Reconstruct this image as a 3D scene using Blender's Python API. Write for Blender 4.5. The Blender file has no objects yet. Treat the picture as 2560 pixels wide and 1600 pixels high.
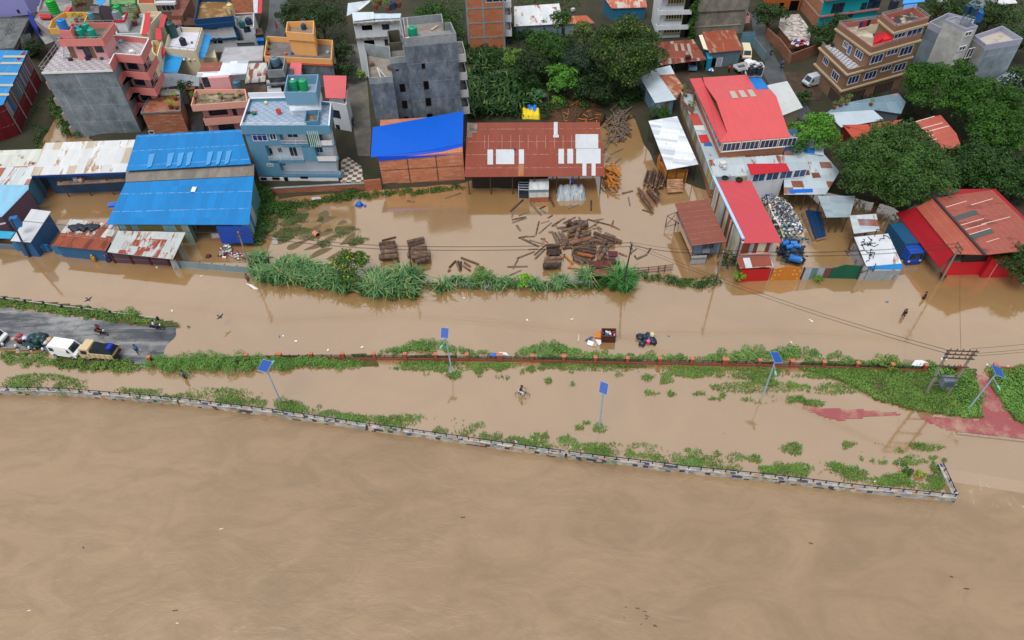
import bpy, math, random
import numpy as np
from mathutils import Vector, Matrix
rad = math.radians
S = bpy.context.scene
COL = S.collection
CAM_H, FPX, PITCH, ROLL = 65.0, 1750.0, 46.3, -1.63
CR = Matrix.Rotation(rad(90 - PITCH), 3, 'X') @ Matrix.Rotation(rad(ROLL), 3, 'Z')
cd = bpy.data.cameras.new('camera'); cam = bpy.data.objects.new('camera', cd); COL.objects.link(cam)
cam.matrix_world = Matrix.Translation((0, 0, CAM_H)) @ CR.to_4x4()
cd.sensor_width = 36; cd.lens = 36 * FPX / 2560; cd.clip_end = 3000; cd.clip_start = 1
S.camera = cam
SUN_EL, SUN_ROT = 66, 215
w = bpy.data.worlds.new('World'); S.world = w; w.use_nodes = True
nt = w.node_tree; bg = nt.nodes['Background']
sky = nt.nodes.new('ShaderNodeTexSky'); sky.sky_type = 'NISHITA'; sky.sun_disc = False
sky.sun_elevation = rad(SUN_EL); sky.sun_rotation = rad(SUN_ROT); sky.dust_density = 6; sky.air_density = 1.0; sky.ozone_density = 1
hs = nt.nodes.new('ShaderNodeHueSaturation'); hs.inputs['Saturation'].default_value = 0.42
nt.links.new(sky.outputs[0], hs.inputs['Color'])
cl = nt.nodes.new('ShaderNodeMix'); cl.data_type = 'RGBA'; cl.inputs[0].default_value = 0.75; cl.inputs[7].default_value = (7.0, 7.0, 7.0, 1)   # even cloud cover over the clear sky
nt.links.new(hs.outputs[0], cl.inputs[6]); nt.links.new(cl.outputs[2], bg.inputs['Color'])
bg.inputs['Strength'].default_value = 0.095
sl = bpy.data.lights.new('sun', 'SUN'); sl.energy = 1.5; sl.angle = rad(28); sl.color = (1, 0.96, 0.9)
so = bpy.data.objects.new('sun', sl); COL.objects.link(so)
so.rotation_euler = (rad(90 - SUN_EL), 0, rad(180 - SUN_ROT))
S.view_settings.view_transform = 'Standard'; S.view_settings.look = 'None'; S.view_settings.gamma = 1
S.view_settings.exposure = 0.48
S.cycles.max_bounces = 6

CROPS = dict(c1=(0,0,440/1751), c2=(400,0,480/1814), c3=(0,320,440/1848), c4=(240,300,440/1706), c5=(580,120,340/1353),
 c6=(850,0,350/1764), c7=(850,200,350/1764), c8=(1140,0,520/2420), d1=(1140,240,420/2268), d2=(1560,0,500/2420),
 d3=(1580,180,500/2420), d4=(1640,440,420/2268), d5=(1960,0,600/2420), d6=(1960,240,600/2420), d7=(1960,460,600/2420),
 d8=(1200,440,500/2420), e1=(0,720,480/2419), e2=(600,460,640/2420), e3=(440,820,560/2420), e4=(900,780,660/2420),
 e5=(1400,780,660/2420), e6=(1960,820,600/2420), e7=(1900,1060,660/2420), e8=(1200,1040,700/2420), f1=(0,0,240/2419),
 f2=(220,0,240/2419), f3=(440,0,280/2419), f4=(1620,0,320/2419), f5=(1860,0,400/2420), f6=(2200,0,360/2420),
 f7=(860,0,320/2420), f8=(400,140,240/1910), s=(0,0,1.0))
CUR = CROPS['s']
def use(c):
    global CUR; CUR = CROPS[c]
def ray(x, y):
    px = CUR[0] + x * CUR[2]; py = CUR[1] + y * CUR[2]
    return CR @ Vector((px - 1280, 800 - py, -FPX))
def W(x, y, z=0.0):
    d = ray(x, y); t = (z - CAM_H) / d.z
    return Vector((d.x * t, d.y * t, z))
def WL(pts, z=0.0):
    return [W(p[0], p[1], z) for p in pts]
def hit(x, y, A, B):
    """ray against the vertical plane through A,B -> (metres along AB, z)"""
    d = ray(x, y); t2 = Vector((B.x - A.x, B.y - A.y)); L = t2.length; t2 /= L
    n = Vector((t2.y, -t2.x)); k = n.dot(Vector((A.x, A.y))) / n.dot(Vector((d.x, d.y)))
    p = Vector((d.x * k, d.y * k)); return (p - Vector((A.x, A.y))).dot(t2), CAM_H + d.z * k
def pix(p):
    c = CR.transposed() @ (Vector(p) - Vector((0, 0, CAM_H))); return 1280 + FPX * c.x / -c.z, 800 - FPX * c.y / -c.z
def lin(c):
    return tuple((v / 12.92 if v <= 0.04045 else ((v + 0.055) / 1.055) ** 2.4) for v in (x / 255 for x in c))
class MB:
    """collects faces for ONE mesh object; UVs are metres along / up each face"""
    def __init__(s): s.v = []; s.f = []; s.mi = []; s.mats = []; s.m = 0
    def mat(s, m):
        if m not in s.mats: s.mats.append(m)
        s.m = s.mats.index(m); return s
    def face(s, pts):
        i = len(s.v); s.v += [tuple(p) for p in pts]; s.f.append(tuple(range(i, i + len(pts)))); s.mi.append(s.m)
    def prism(s, poly, z0, z1, bottom=False):
        """poly: xy points; z1 a number or a list of tops"""
        n = len(poly); a = sum(poly[i][0] * poly[(i + 1) % n][1] - poly[(i + 1) % n][0] * poly[i][1] for i in range(n))
        zt = list(z1) if hasattr(z1, '__len__') else [z1] * n
        zb = list(z0) if hasattr(z0, '__len__') else [z0] * n
        pl = [(p[0], p[1]) for p in poly]
        if a < 0: pl.reverse(); zt.reverse(); zb.reverse()
        for i in range(n):
            j = (i + 1) % n
            s.face([(*pl[i], zb[i]), (*pl[j], zb[j]), (*pl[j], zt[j]), (*pl[i], zt[i])])
        s.face([(*pl[i], zt[i]) for i in range(n)])
        if bottom: s.face([(*pl[i], zb[i]) for i in reversed(range(n))])
        return s
    def box(s, c, size, rz=0.0, M=None):
        hx, hy, hz = size[0] / 2, size[1] / 2, size[2] / 2
        R = M if M is not None else Matrix.Rotation(rz, 3, 'Z'); c = Vector(c)
        P = [c + R @ Vector((x * hx, y * hy, z * hz)) for z in (-1, 1) for y in (-1, 1) for x in (-1, 1)]
        for q in ((0, 2, 3, 1), (4, 5, 7, 6), (0, 1, 5, 4), (1, 3, 7, 5), (3, 2, 6, 7), (2, 0, 4, 6)): s.face([P[k] for k in q])
        return s
    def bar(s, a, b, w, h=None, up=Vector((0, 0, 1))):
        a = Vector(a); b = Vector(b); d = (b - a); L = d.length
        if L < 1e-6: return s
        d /= L; h = h or w
        x = d.cross(up)
        if x.length < 1e-4: x = d.cross(Vector((1, 0, 0)))
        x.normalize(); y = d.cross(x)
        M = Matrix((x, d, -y)).transposed() if False else Matrix((x, y, d)).transposed()
        return s.box((a + b) / 2, (w, h, L), M=M)
    def tube(s, a, b, r0, r1=None, n=8, cap=True):
        a = Vector(a); b = Vector(b); r1 = r0 if r1 is None else r1; d = (b - a).normalized()
        x = d.orthogonal().normalized(); y = d.cross(x)
        A = [a + (x * math.cos(t) + y * math.sin(t)) * r0 for t in (2 * math.pi * k / n for k in range(n))]
        Bq = [b + (x * math.cos(t) + y * math.sin(t)) * r1 for t in (2 * math.pi * k / n for k in range(n))]
        for k in range(n): s.face([A[k], A[(k + 1) % n], Bq[(k + 1) % n], Bq[k]])
        if cap: s.face(list(reversed(A))); s.face(Bq)
        return s
    def lathe(s, c, prof, n=14):
        """prof: (radius, z) from bottom to top"""
        c = Vector(c)
        rings = [[c + Vector((r * math.cos(2 * math.pi * k / n), r * math.sin(2 * math.pi * k / n), z)) for k in range(n)] for r, z in prof]
        for a, b in zip(rings, rings[1:]):
            for k in range(n): s.face([a[k], a[(k + 1) % n], b[(k + 1) % n], b[k]])
        s.face(list(reversed(rings[0]))); s.face(rings[-1]); return s
    def slab(s, q, t=0.06):
        """sloping sheet of thickness t hanging below the 3D polygon q"""
        q = [Vector(p) for p in q]; n = (q[1] - q[0]).cross(q[-1] - q[0])
        if n.z < 0: q.reverse()
        lo = [p - Vector((0, 0, t)) for p in q]; k = len(q)
        s.face(q); s.face(list(reversed(lo)))
        for i in range(k): j = (i + 1) % k; s.face([lo[i], lo[j], q[j], q[i]])
        return s
    def ring(s, poly, z0, z1, t, edges=None):
        """low wall of thickness t inside the polygon edge"""
        n = len(poly); P = [Vector((p[0], p[1])) for p in poly]
        a = sum(P[i].x * P[(i + 1) % n].y - P[(i + 1) % n].x * P[i].y for i in range(n)); sg = 1 if a > 0 else -1
        for i in (edges if edges is not None else range(n)):
            A, Bq = P[i], P[(i + 1) % n]; d = (Bq - A).normalized(); nn = Vector((-d.y, d.x)) * sg
            A2 = A + d * 0.002; B2 = Bq - d * (t + 0.002)
            if edges is not None: B2 = Bq - d * 0.002
            s.prism([A2, B2, B2 + nn * t, A2 + nn * t], z0, z1)
        return s
    def build(s, name, mat=None, parent=None, smooth=False):
        me = bpy.data.meshes.new(name); me.from_pydata(s.v, [], s.f); me.update()
        mats = s.mats if s.mats else [mat]
        for m in mats: me.materials.append(m)
        if len(mats) > 1: me.polygons.foreach_set('material_index', s.mi)
        auto_uv(me)
        if smooth:
            weld(me); me.polygons.foreach_set('use_smooth', [True] * len(me.polygons))
        o = bpy.data.objects.new(name, me); COL.objects.link(o)
        if parent is not None: attach(o, parent)
        return o
def weld(me):
    import bmesh
    bm = bmesh.new(); bm.from_mesh(me); bmesh.ops.remove_doubles(bm, verts=bm.verts, dist=1e-4); bm.to_mesh(me); bm.free()
def auto_uv(me):
    nl = len(me.loops); 
    if not nl: return
    co = np.empty(len(me.vertices) * 3); me.vertices.foreach_get('co', co); co = co.reshape(-1, 3)
    vi = np.empty(nl, int); me.loops.foreach_get('vertex_index', vi)
    npol = len(me.polygons); no = np.empty(npol * 3); me.polygons.foreach_get('normal', no); no = no.reshape(-1, 3)
    tot = np.empty(npol, int); me.polygons.foreach_get('loop_total', tot)
    t = np.stack([-no[:, 1], no[:, 0], np.zeros(npol)], 1); L = np.linalg.norm(t, axis=1); flat = L < 0.02
    t[flat] = (1, 0, 0); L[flat] = 1; t /= L[:, None]; b = np.cross(no, t)
    pi = np.repeat(np.arange(npol), tot); c = co[vi]
    uv = np.stack([(c * t[pi]).sum(1), (c * b[pi]).sum(1)], 1)
    me.uv_layers.new(name='UVMap').data.foreach_set('uv', uv.ravel())
def attach(o, parent):
    o.parent = parent
    r = parent; off = Vector((0, 0, 0))
    while r is not None: off += r.location; r = r.parent
    # parents carry a location only, so world-space meshes are shifted back
    o.location = o.location - off
def tag(o, label=None, cat=None, group=None, kind=None):
    if label: o['label'] = label
    if cat: o['category'] = cat
    if group: o['group'] = group
    if kind: o['kind'] = kind
    return o
def thing(name, label, cat, loc=(0, 0, 0), group=None):
    o = bpy.data.objects.new(name, None); COL.objects.link(o); o.location = loc; o.empty_display_size = 0.3
    return tag(o, label, cat, group)
def copy_tree(o, parent=None):
    c = o.copy(); COL.objects.link(c)
    if parent is not None: c.parent = parent
    for ch in list(o.children): copy_tree(ch, c)
    return c
def npmesh(name, v, f, mat, parent=None, smooth=False):
    v = np.asarray(v, float); f = np.asarray(f, int); me = bpy.data.meshes.new(name)
    me.vertices.add(len(v)); me.vertices.foreach_set('co', v.ravel())
    k = f.shape[1]; me.loops.add(f.size); me.loops.foreach_set('vertex_index', f.ravel())
    me.polygons.add(len(f)); me.polygons.foreach_set('loop_start', np.arange(0, f.size, k)); me.polygons.foreach_set('loop_total', np.full(len(f), k))
    me.update(calc_edges=True); me.materials.append(mat)
    if smooth: me.polygons.foreach_set('use_smooth', np.ones(len(f), bool))
    auto_uv(me)
    o = bpy.data.objects.new(name, me); COL.objects.link(o)
    if parent is not None: attach(o, parent)
    return o
_M = {}
class NB:
    def __init__(s, name):
        s.m = bpy.data.materials.new(name); s.m.use_nodes = True; s.t = s.m.node_tree; s.b = s.t.nodes['Principled BSDF']
    def n(s, typ, **kw):
        nd = s.t.nodes.new('ShaderNode' + typ)
        for k, v in kw.items():
            if k in nd.inputs.keys(): nd.inputs[k].default_value = v
            else: setattr(nd, k, v)
        return nd
    def l(s, a, b): s.t.links.new(a, b)
    def uv(s, sx=1, sy=1):
        c = s.n('TexCoord'); m = s.n('Mapping'); m.inputs['Scale'].default_value = (sx, sy, 1); s.l(c.outputs['UV'], m.inputs[0]); return m.outputs[0]
    def obj(s, sc=(1, 1, 1), rot=0):
        c = s.n('TexCoord'); m = s.n('Mapping'); m.inputs['Scale'].default_value = sc; m.inputs['Rotation'].default_value = (0, 0, rot); s.l(c.outputs['Object'], m.inputs[0]); return m.outputs[0]
    def noise(s, vec, scale, detail=4, rough=.6, dist=0):
        k = s.n('TexNoise', Scale=scale, Detail=detail, Roughness=rough, Distortion=dist); s.l(vec, k.inputs['Vector']); return k.outputs[0]
    def ramp(s, f, a, b, ca=(0, 0, 0), cb=(1, 1, 1)):
        r = s.n('ValToRGB'); r.color_ramp.elements[0].position = a; r.color_ramp.elements[1].position = b
        r.color_ramp.elements[0].color = (*ca, 1); r.color_ramp.elements[1].color = (*cb, 1); s.l(f, r.inputs[0]); return r.outputs[0]
    def mix(s, f, a, b, mode='MIX'):
        x = s.n('Mix', data_type='RGBA', blend_type=mode)
        for v, i in ((f, 0), (a, 6), (b, 7)):
            if isinstance(v, (int, float)): x.inputs[i].default_value = v
            elif isinstance(v, tuple): x.inputs[i].default_value = (*v, 1)
            else: s.l(v, x.inputs[i])
        return x.outputs[2]
    def math(s, op, a, b=0.0):
        x = s.n('Math', operation=op)
        for v, i in ((a, 0), (b, 1)):
            if isinstance(v, (int, float)): x.inputs[i].default_value = v
            else: s.l(v, x.inputs[i])
        return x.outputs[0]
    def bump(s, h, strength=.3, dist=.05):
        x = s.n('Bump', Strength=strength, Distance=dist); s.l(h, x.inputs['Height']); s.l(x.outputs[0], s.b.inputs['Normal'])
    def done(s, col, rough=.7, spec=.3):
        if isinstance(col, tuple): s.b.inputs['Base Color'].default_value = (*col, 1)
        else: s.l(col, s.b.inputs['Base Color'])
        if isinstance(rough, (int, float)): s.b.inputs['Roughness'].default_value = rough
        else: s.l(rough, s.b.inputs['Roughness'])
        s.b.inputs['Specular IOR Level'].default_value = spec
        return s.m
def sc(c, k): return tuple(min(1, max(0, x * k)) for x in c)
def cached(fn):
    def g(*a, **k):
        key = (fn.__name__, a, tuple(sorted(k.items())))
        if key not in _M: _M[key] = fn(*a, **k)
        return _M[key]
    return g
@cached
def paint(rgb, dirt=.35, rough=.6):
    c = lin(rgb); b = NB('paint'); u = b.uv(1.6, .22); n = b.noise(u, 1.0, 6, .7); n2 = b.noise(b.uv(), .25, 5, .65)
    f = b.math('MULTIPLY', b.ramp(n, .42, .78), dirt); col = b.mix(f, c, sc((c[0] * .5, c[1] * .5, c[2] * .47), 1))
    col = b.mix(b.math('MULTIPLY', b.ramp(n2, .4, .75), dirt * .6), col, sc(c, .65))
    return b.done(col, rough, .25)
@cached
def plain(rgb, rough=.5, spec=.4, metal=0.0):
    b = NB('plain'); c = lin(rgb); n = b.noise(b.obj(), 3.0, 3)
    b.b.inputs['Metallic'].default_value = metal
    return b.done(b.mix(b.ramp(n, .3, .8), c, sc(c, .78)), rough, spec)
@cached
def sheet(rgb, var=.12, rust=0.0, rgb2=(120, 62, 42), rustscale=.6, pw=.8, pl=2.6, alt=None, altf=.0, spots=0.0, rough=.45):
    """corrugated metal sheets laid side by side, each a little different, with rust runs"""
    c = lin(rgb); r = lin(rgb2); b = NB('metal_sheet'); u = b.uv(1 / pw, 1 / pl)
    fl = b.n('VectorMath', operation='FLOOR'); b.l(u, fl.inputs[0])
    wn = b.n('TexWhiteNoise'); wn.noise_dimensions = '2D'; b.l(fl.outputs[0], wn.inputs['Vector'])
    v = b.n('MapRange'); v.inputs['To Min'].default_value = 1 - var; v.inputs['To Max'].default_value = 1 + var; b.l(wn.outputs['Value'], v.inputs[0])
    hsv = b.n('HueSaturation'); hsv.inputs['Color'].default_value = (*c, 1); b.l(v.outputs[0], hsv.inputs['Value']); col = hsv.outputs[0]
    if alt:
        wn2 = b.n('TexWhiteNoise'); wn2.noise_dimensions = '3D'
        ad = b.n('VectorMath', operation='ADD'); ad.inputs[1].default_value = (7.3, 2.1, 4.4); b.l(fl.outputs[0], ad.inputs[0]); b.l(ad.outputs[0], wn2.inputs['Vector'])
        col = b.mix(b.math('LESS_THAN', wn2.outputs['Value'], altf), col, lin(alt))
    fade = b.noise(b.uv(.5, .18), 1.0, 5, .7)
    col = b.mix(b.math('MULTIPLY', b.ramp(fade, .45, .7), .32), col, sc(c, .68)); f2 = b.noise(b.uv(1.1, .12), .7, 6, .75); col = b.mix(b.math('MULTIPLY', b.ramp(f2, .5, .72), .22), col, sc(tuple(1.25 * x + .03 for x in c), 1))
    sv = b.n('SeparateXYZ'); b.l(u, sv.inputs[0]); ln = b.math('LESS_THAN', b.math('FRACT', sv.outputs[1]), .035); col = b.mix(b.math('MULTIPLY', b.math('MULTIPLY', ln, b.ramp(b.noise(b.uv(), 1.5, 3), .42, .55)), .55), col, sc(tuple(.6 * x + .3 for x in c), 1))
    if rust > 0:
        n = b.noise(b.uv(1.5, .35), rustscale, 7, .72, .3); w2 = b.math('MULTIPLY', wn.outputs['Value'], .22)
        f = b.ramp(b.math('ADD', n, w2), .80 - rust * .55, .90 - rust * .55)
        n3 = b.noise(b.uv(3, .8), 1.2, 5); col = b.mix(f, col, b.mix(n3, sc(r, .7), sc(r, 1.35)))
    if spots > 0:
        vo = b.n('TexVoronoi', Scale=.55); b.l(b.uv(), vo.inputs['Vector'])
        f = b.ramp(b.math('ADD', vo.outputs['Distance'], b.math('MULTIPLY', b.noise(b.uv(), 3, 4), .5)), .25 * spots + .1, .25 * spots + .25, (1, 1, 1), (0, 0, 0)); col = b.mix(f, col, sc(r, 1))
    wv = b.n('TexWave', Scale=1.0); wv.inputs['Scale'].default_value = 1.25; b.l(b.uv(), wv.inputs['Vector']); wv.inputs['Distortion'].default_value = 0
    b.bump(wv.outputs[0], .25, .04)
    return b.done(col, rough, .3)
@cached
def brick(rgb=(176, 104, 78), white=.35, rgb2=(205, 180, 160)):
    c = lin(rgb); b = NB('brick_wall'); u = b.uv()
    t = b.n('TexBrick', Scale=1.0); b.l(u, t.inputs['Vector'])
    t.inputs['Color1'].default_value = (*sc(c, 1.15), 1); t.inputs['Color2'].default_value = (*sc(c, .75), 1); t.inputs['Mortar'].default_value = (*sc(lin((165, 140, 120)), .8), 1)
    t.inputs['Brick Width'].default_value = .26; t.inputs['Row Height'].default_value = .085; t.inputs['Mortar Size'].default_value = .008
    n = b.noise(b.uv(.35, 2.2), 1.2, 6, .7, .4); col = b.mix(b.math('MULTIPLY', b.ramp(n, .5, .72), white), t.outputs[0], lin(rgb2))
    n2 = b.noise(u, .5, 5); col = b.mix(b.math('MULTIPLY', b.ramp(n2, .4, .8), .45), col, sc(c, .5))
    return b.done(col, .85, .15)
@cached
def concrete(rgb=(110, 120, 130), stain=.7, pale=.35, rgb2=(170, 178, 182), grid=0):
    c = lin(rgb); b = NB('concrete'); u = b.uv()
    n = b.noise(b.uv(.6, .6), .5, 8, .72, .2); st = b.noise(b.uv(.8, .42), 1.0, 7, .7, .15)
    col = b.mix(b.ramp(n, .36, .66), sc(c, 1 - .5 * stain), sc(c, 1.3))
    col = b.mix(b.math('MULTIPLY', b.ramp(st, .44, .78), pale), col, lin(rgb2))
    n3 = b.noise(b.uv(.8, .5), 1.7, 7, .75); col = b.mix(b.math('MULTIPLY', b.ramp(n3, .55, .72), stain * .6), col, sc(c, .4))
    if grid:
        t = b.n('TexBrick', Scale=1.0); b.l(u, t.inputs['Vector']); t.offset = 0
        t.inputs['Brick Width'].default_value = 3.6; t.inputs['Row Height'].default_value = 3.0; t.inputs['Mortar Size'].default_value = .05
        t.inputs['Color1'].default_value = (1, 1, 1, 1); t.inputs['Color2'].default_value = (.82, .82, .82, 1); t.inputs['Mortar'].default_value = (1.35, 1.35, 1.35, 1)
        col = b.mix(.8, col, t.outputs[0], 'MULTIPLY')
    return b.done(col, .85, .2)
@cached
def mottled(rgb, rgb2, scale=.6, lo=.4, hi=.62, rough=.85, spec=.2, stretch=1.0):
    b = NB('mottled'); n = b.noise(b.uv(1, stretch), scale, 7, .7, .5); n2 = b.noise(b.uv(), scale * 4, 4)
    col = b.mix(b.ramp(n, lo, hi), lin(rgb), lin(rgb2)); col = b.mix(b.math('MULTIPLY', n2, .35), col, sc(lin(rgb), .6))
    return b.done(col, rough, spec)
@cached
def tiles(rgb, rgb2, size=.6, mode='check'):
    b = NB('floor_tiles'); t = b.n('TexChecker', Scale=1 / size); b.l(b.uv(), t.inputs['Vector'])
    t.inputs[1].default_value = (*lin(rgb), 1); t.inputs[2].default_value = (*lin(rgb2), 1)
    n = b.noise(b.uv(), .8, 6); return b.done(b.mix(b.math('MULTIPLY', b.ramp(n, .45, .7), .4), t.outputs[0], sc(lin(rgb), .6)), .6, .3)
@cached
def stripes(cols, w=.8, axis=0):
    """sheets of several colours side by side on a wall"""
    b = NB('patched_sheets'); u = b.uv(); sp = b.n('SeparateXYZ'); b.l(u, sp.inputs[0]); f = b.math('FLOOR', b.math('DIVIDE', sp.outputs[axis], w))
    wn = b.n('TexWhiteNoise'); wn.noise_dimensions = '1D'; b.l(f, wn.inputs['W'])
    r = b.n('ValToRGB'); r.color_ramp.interpolation = 'CONSTANT'; e = r.color_ramp.elements
    while len(e) < len(cols): e.new(.5)
    for i, c in enumerate(cols): e[i].position = i / len(cols); e[i].color = (*lin(c), 1)
    b.l(wn.outputs['Value'], r.inputs[0]); n = b.noise(b.uv(1, .3), 1.5, 6, .7)
    wv = b.n('TexWave', Scale=1.25); b.l(u, wv.inputs['Vector']); b.bump(wv.outputs[0], .25, .04)
    return b.done(b.mix(b.math('MULTIPLY', b.ramp(n, .45, .75), .5), r.outputs[0], (.06, .05, .045)), .5, .4)
@cached
def glass(rgb=(24, 30, 44)):
    b = NB('window_glass'); n = b.noise(b.uv(), 1.3, 2); c = lin(rgb)
    return b.done(b.mix(b.ramp(n, .35, .7), c, sc((c[0] + .02, c[1] + .03, c[2] + .05), 1.4)), .08, .5)
@cached
def leaf(c1, c2, c3=None, rough=.55):
    b = NB('foliage'); g = b.n('NewGeometry'); r = g.outputs['Random Per Island']; n = b.noise(b.obj(), .45, 3, .5)
    f = b.math('ADD', b.math('MULTIPLY', r, .55), b.math('MULTIPLY', b.ramp(n, .3, .7), .45))
    col = b.mix(f, lin(c1), lin(c2))
    if c3: col = b.mix(b.ramp(r, .86, .9), col, lin(c3))
    b.b.inputs['Subsurface Weight'].default_value = 0
    return b.done(col, rough, .25)
# ================================================================ THE SETTING
rng = np.random.default_rng(7); random.seed(7)
FLOOD_EDGE = np.array([(-800, 455), (0, 455), (90, 380), (160, 270), (185, 260), (215, 345), (400, 470), (620, 480), (700, 500), (800, 490), (960, 478), (1160, 462), (1480, 340), (1530, 290), (1580, 290), (1640, 430), (1760, 480), (2000, 470), (2230, 520), (2330, 590), (2480, 640), (2560, 655), (3400, 700)], float)
def np_pix(x, y, z):
    c = np.array(CR.transposed()) @ np.stack([x, y, z - CAM_H]); return 1280 + FPX * c[0] / -c[2], 800 - FPX * c[1] / -c[2]
def ground_z(x, y):
    x = np.asarray(x, float); y = np.asarray(y, float)
    px, py = np_pix(x, np.clip(y, 5, 400), np.zeros_like(x)); e = np.interp(px, FLOOD_EDGE[:, 0], FLOOD_EDGE[:, 1]); d = (e - py) / 10.0
    return -0.9 + 1.5 / (1 + np.exp(-np.clip(d, -30, 30) * 1.2)) + .06 * np.sin(x * 1.3) * np.sin(y * .9)
def gz(p): return float(ground_z(p.x, p.y))
gx = np.concatenate([[-700, -400, -250, -180], np.arange(-140, 141, 1.2), [180, 250, 400, 700]])
gy = np.concatenate([[-300, -100, 0], np.arange(20, 215, 1.2), [240, 300, 450, 900]])
X, Y = np.meshgrid(gx, gy); Z = ground_z(X.ravel(), Y.ravel()); V = np.stack([X.ravel(), Y.ravel(), Z], 1)
nx = len(gx); idx = np.arange(len(V)).reshape(X.shape); Fq = np.stack([idx[:-1, :-1], idx[:-1, 1:], idx[1:, 1:], idx[1:, :-1]], -1).reshape(-1, 4)
def mat_ground():
    b = NB('muddy_ground'); o = b.obj(); n = b.noise(o, .12, 8, .65, .4); n2 = b.noise(o, 1.1, 6, .7)
    col = b.mix(b.ramp(n, .35, .65), lin((62, 54, 43)), lin((36, 44, 26))); col = b.mix(b.math('MULTIPLY', b.ramp(n2, .45, .7), .5), col, lin((52, 46, 38)))
    b.bump(n2, .5, .1); return b.done(col, .8, .3)
tag(npmesh('ground', V, Fq, mat_ground(), smooth=True), kind='structure')

def mat_water(c1, c2, c3, ripple, scale, rough, ior, flow, streak=0.0):
    b = NB('muddy_water'); o = b.obj(flow[0], flow[1]); n = b.noise(o, scale * .18, 6, .6, .9); n2 = b.noise(o, scale, 5, .6, 1.2); n3 = b.noise(b.obj(), scale * 5, 3, .5)
    big = b.noise(b.obj(), .02, 3, .5)
    col = b.mix(b.ramp(n, .35, .68), lin(c1), lin(c2)); col = b.mix(b.math('MULTIPLY', b.ramp(big, .4, .65), .6), col, lin(c3))
    h = b.math('ADD', b.math('MULTIPLY', n2, 1.0), b.math('MULTIPLY', n3, .12))
    if streak:
        s1 = b.noise(b.obj((.4, .7, 1), flow[1]), .28, 9, .7, 1.7); col = b.mix(b.math('MULTIPLY', b.ramp(s1, .42, .62), streak), col, sc(lin(c2), .8)); s2 = b.noise(b.obj((.5, .9, 1), flow[1] - .25), .4, 7, .62, 1.6); h = b.math('ADD', h, b.math('MULTIPLY', s2, 1.6))
    b.bump(h, ripple, .25)
    b.b.inputs['IOR'].default_value = ior
    return b.done(col, rough, .5)
M_FLOOD = mat_water((142, 111, 74), (151, 121, 84), (134, 104, 68), .035, .5, .07, 2.9, ((1, 1, 1), 0))
M_RIVER = mat_water((140, 114, 82), (124, 99, 69), (150, 125, 93), .25, .55, .32, 1.95, ((.6, 1, 1), rad(-14)), .5)
RIVER_Z = -0.62; WALL_TOP = 0.15
# the embankment wall, given where its foot meets the river
use('s')
WALLFOOT = [(-120, 976), (0, 986), (170, 990), (448, 1013), (671, 1040), (921, 1077), (1170, 1112), (1414, 1147), (1720, 1185), (1900, 1203), (2150, 1233), (2386, 1256)]
WF = [W(x, y, RIVER_Z) for x, y in WALLFOOT]
RET = [W(2390, 1248, 0), W(2354, 1166, 0)]           # the return at the downstream end
WEIR = [W(2362, 1172, 0), W(2450, 1185, 0), W(2560, 1203, 0), W(2800, 1236, 0)]
n_in = lambda i: Vector((0, 0))
inner = [p + Vector((0.06, .25, 0)) for p in WF]
flood_poly = [(p.x, p.y) for p in inner] + [(RET[0].x, RET[0].y), (RET[1].x, RET[1].y)] + [(p.x, p.y) for p in WEIR] + [(260, WEIR[-1].y + 10), (260, 230), (-260, 230), (-260, inner[0].y + 2)]
m = MB(); m.face([(x, y, 0) for x, y in flood_poly]); fw = m.build('flood_water', M_FLOOD)
tag(fw, kind='structure')
m = MB(); m.face([(-700, -300, RIVER_Z), (700, -300, RIVER_Z), (700, 62, RIVER_Z), (-700, 62, RIVER_Z)])
tag(m.build('river_water', M_RIVER), kind='structure')
# weir: the flood pours back into the river over a sunken edge
def mat_foam():
    b = NB('foam'); o = b.obj(); n = b.noise(b.obj((1, .45, 1)), 1.3, 7, .75, .8)
    b.l(b.ramp(n, .56, .85), b.b.inputs['Alpha']); return b.done(lin((216, 206, 192)), .6, .3)
m = MB()
for a, c in zip(WEIR, WEIR[1:]):
    m.face([(a.x, a.y - 1.1, RIVER_Z), (c.x, c.y - 1.1, RIVER_Z), (c.x, c.y, 0), (a.x, a.y, 0)])
tag(m.build('weir_water', M_FLOOD), kind='structure')
m = MB(); P0 = [WEIR[0] + (WEIR[3] - WEIR[0]) * t for t in np.linspace(0, 1, 14)]
for i, (a, c) in enumerate(zip(P0, P0[1:])):
    wd = lambda k: 1.0 + 1.8 * abs(math.sin(k * 1.7)) + (2.2 if 4 < k < 9 else 0)
    m.face([(a.x, a.y - 1.0 - wd(i), RIVER_Z + .012), (c.x, c.y - 1.0 - wd(i + 1), RIVER_Z + .012), (c.x, c.y - .75, RIVER_Z + .3), (a.x, a.y - .75, RIVER_Z + .3)])
tag(m.build('foam', mat_foam()), kind='stuff', label='white foam where flood water spills back into the river', cat='foam')

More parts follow.
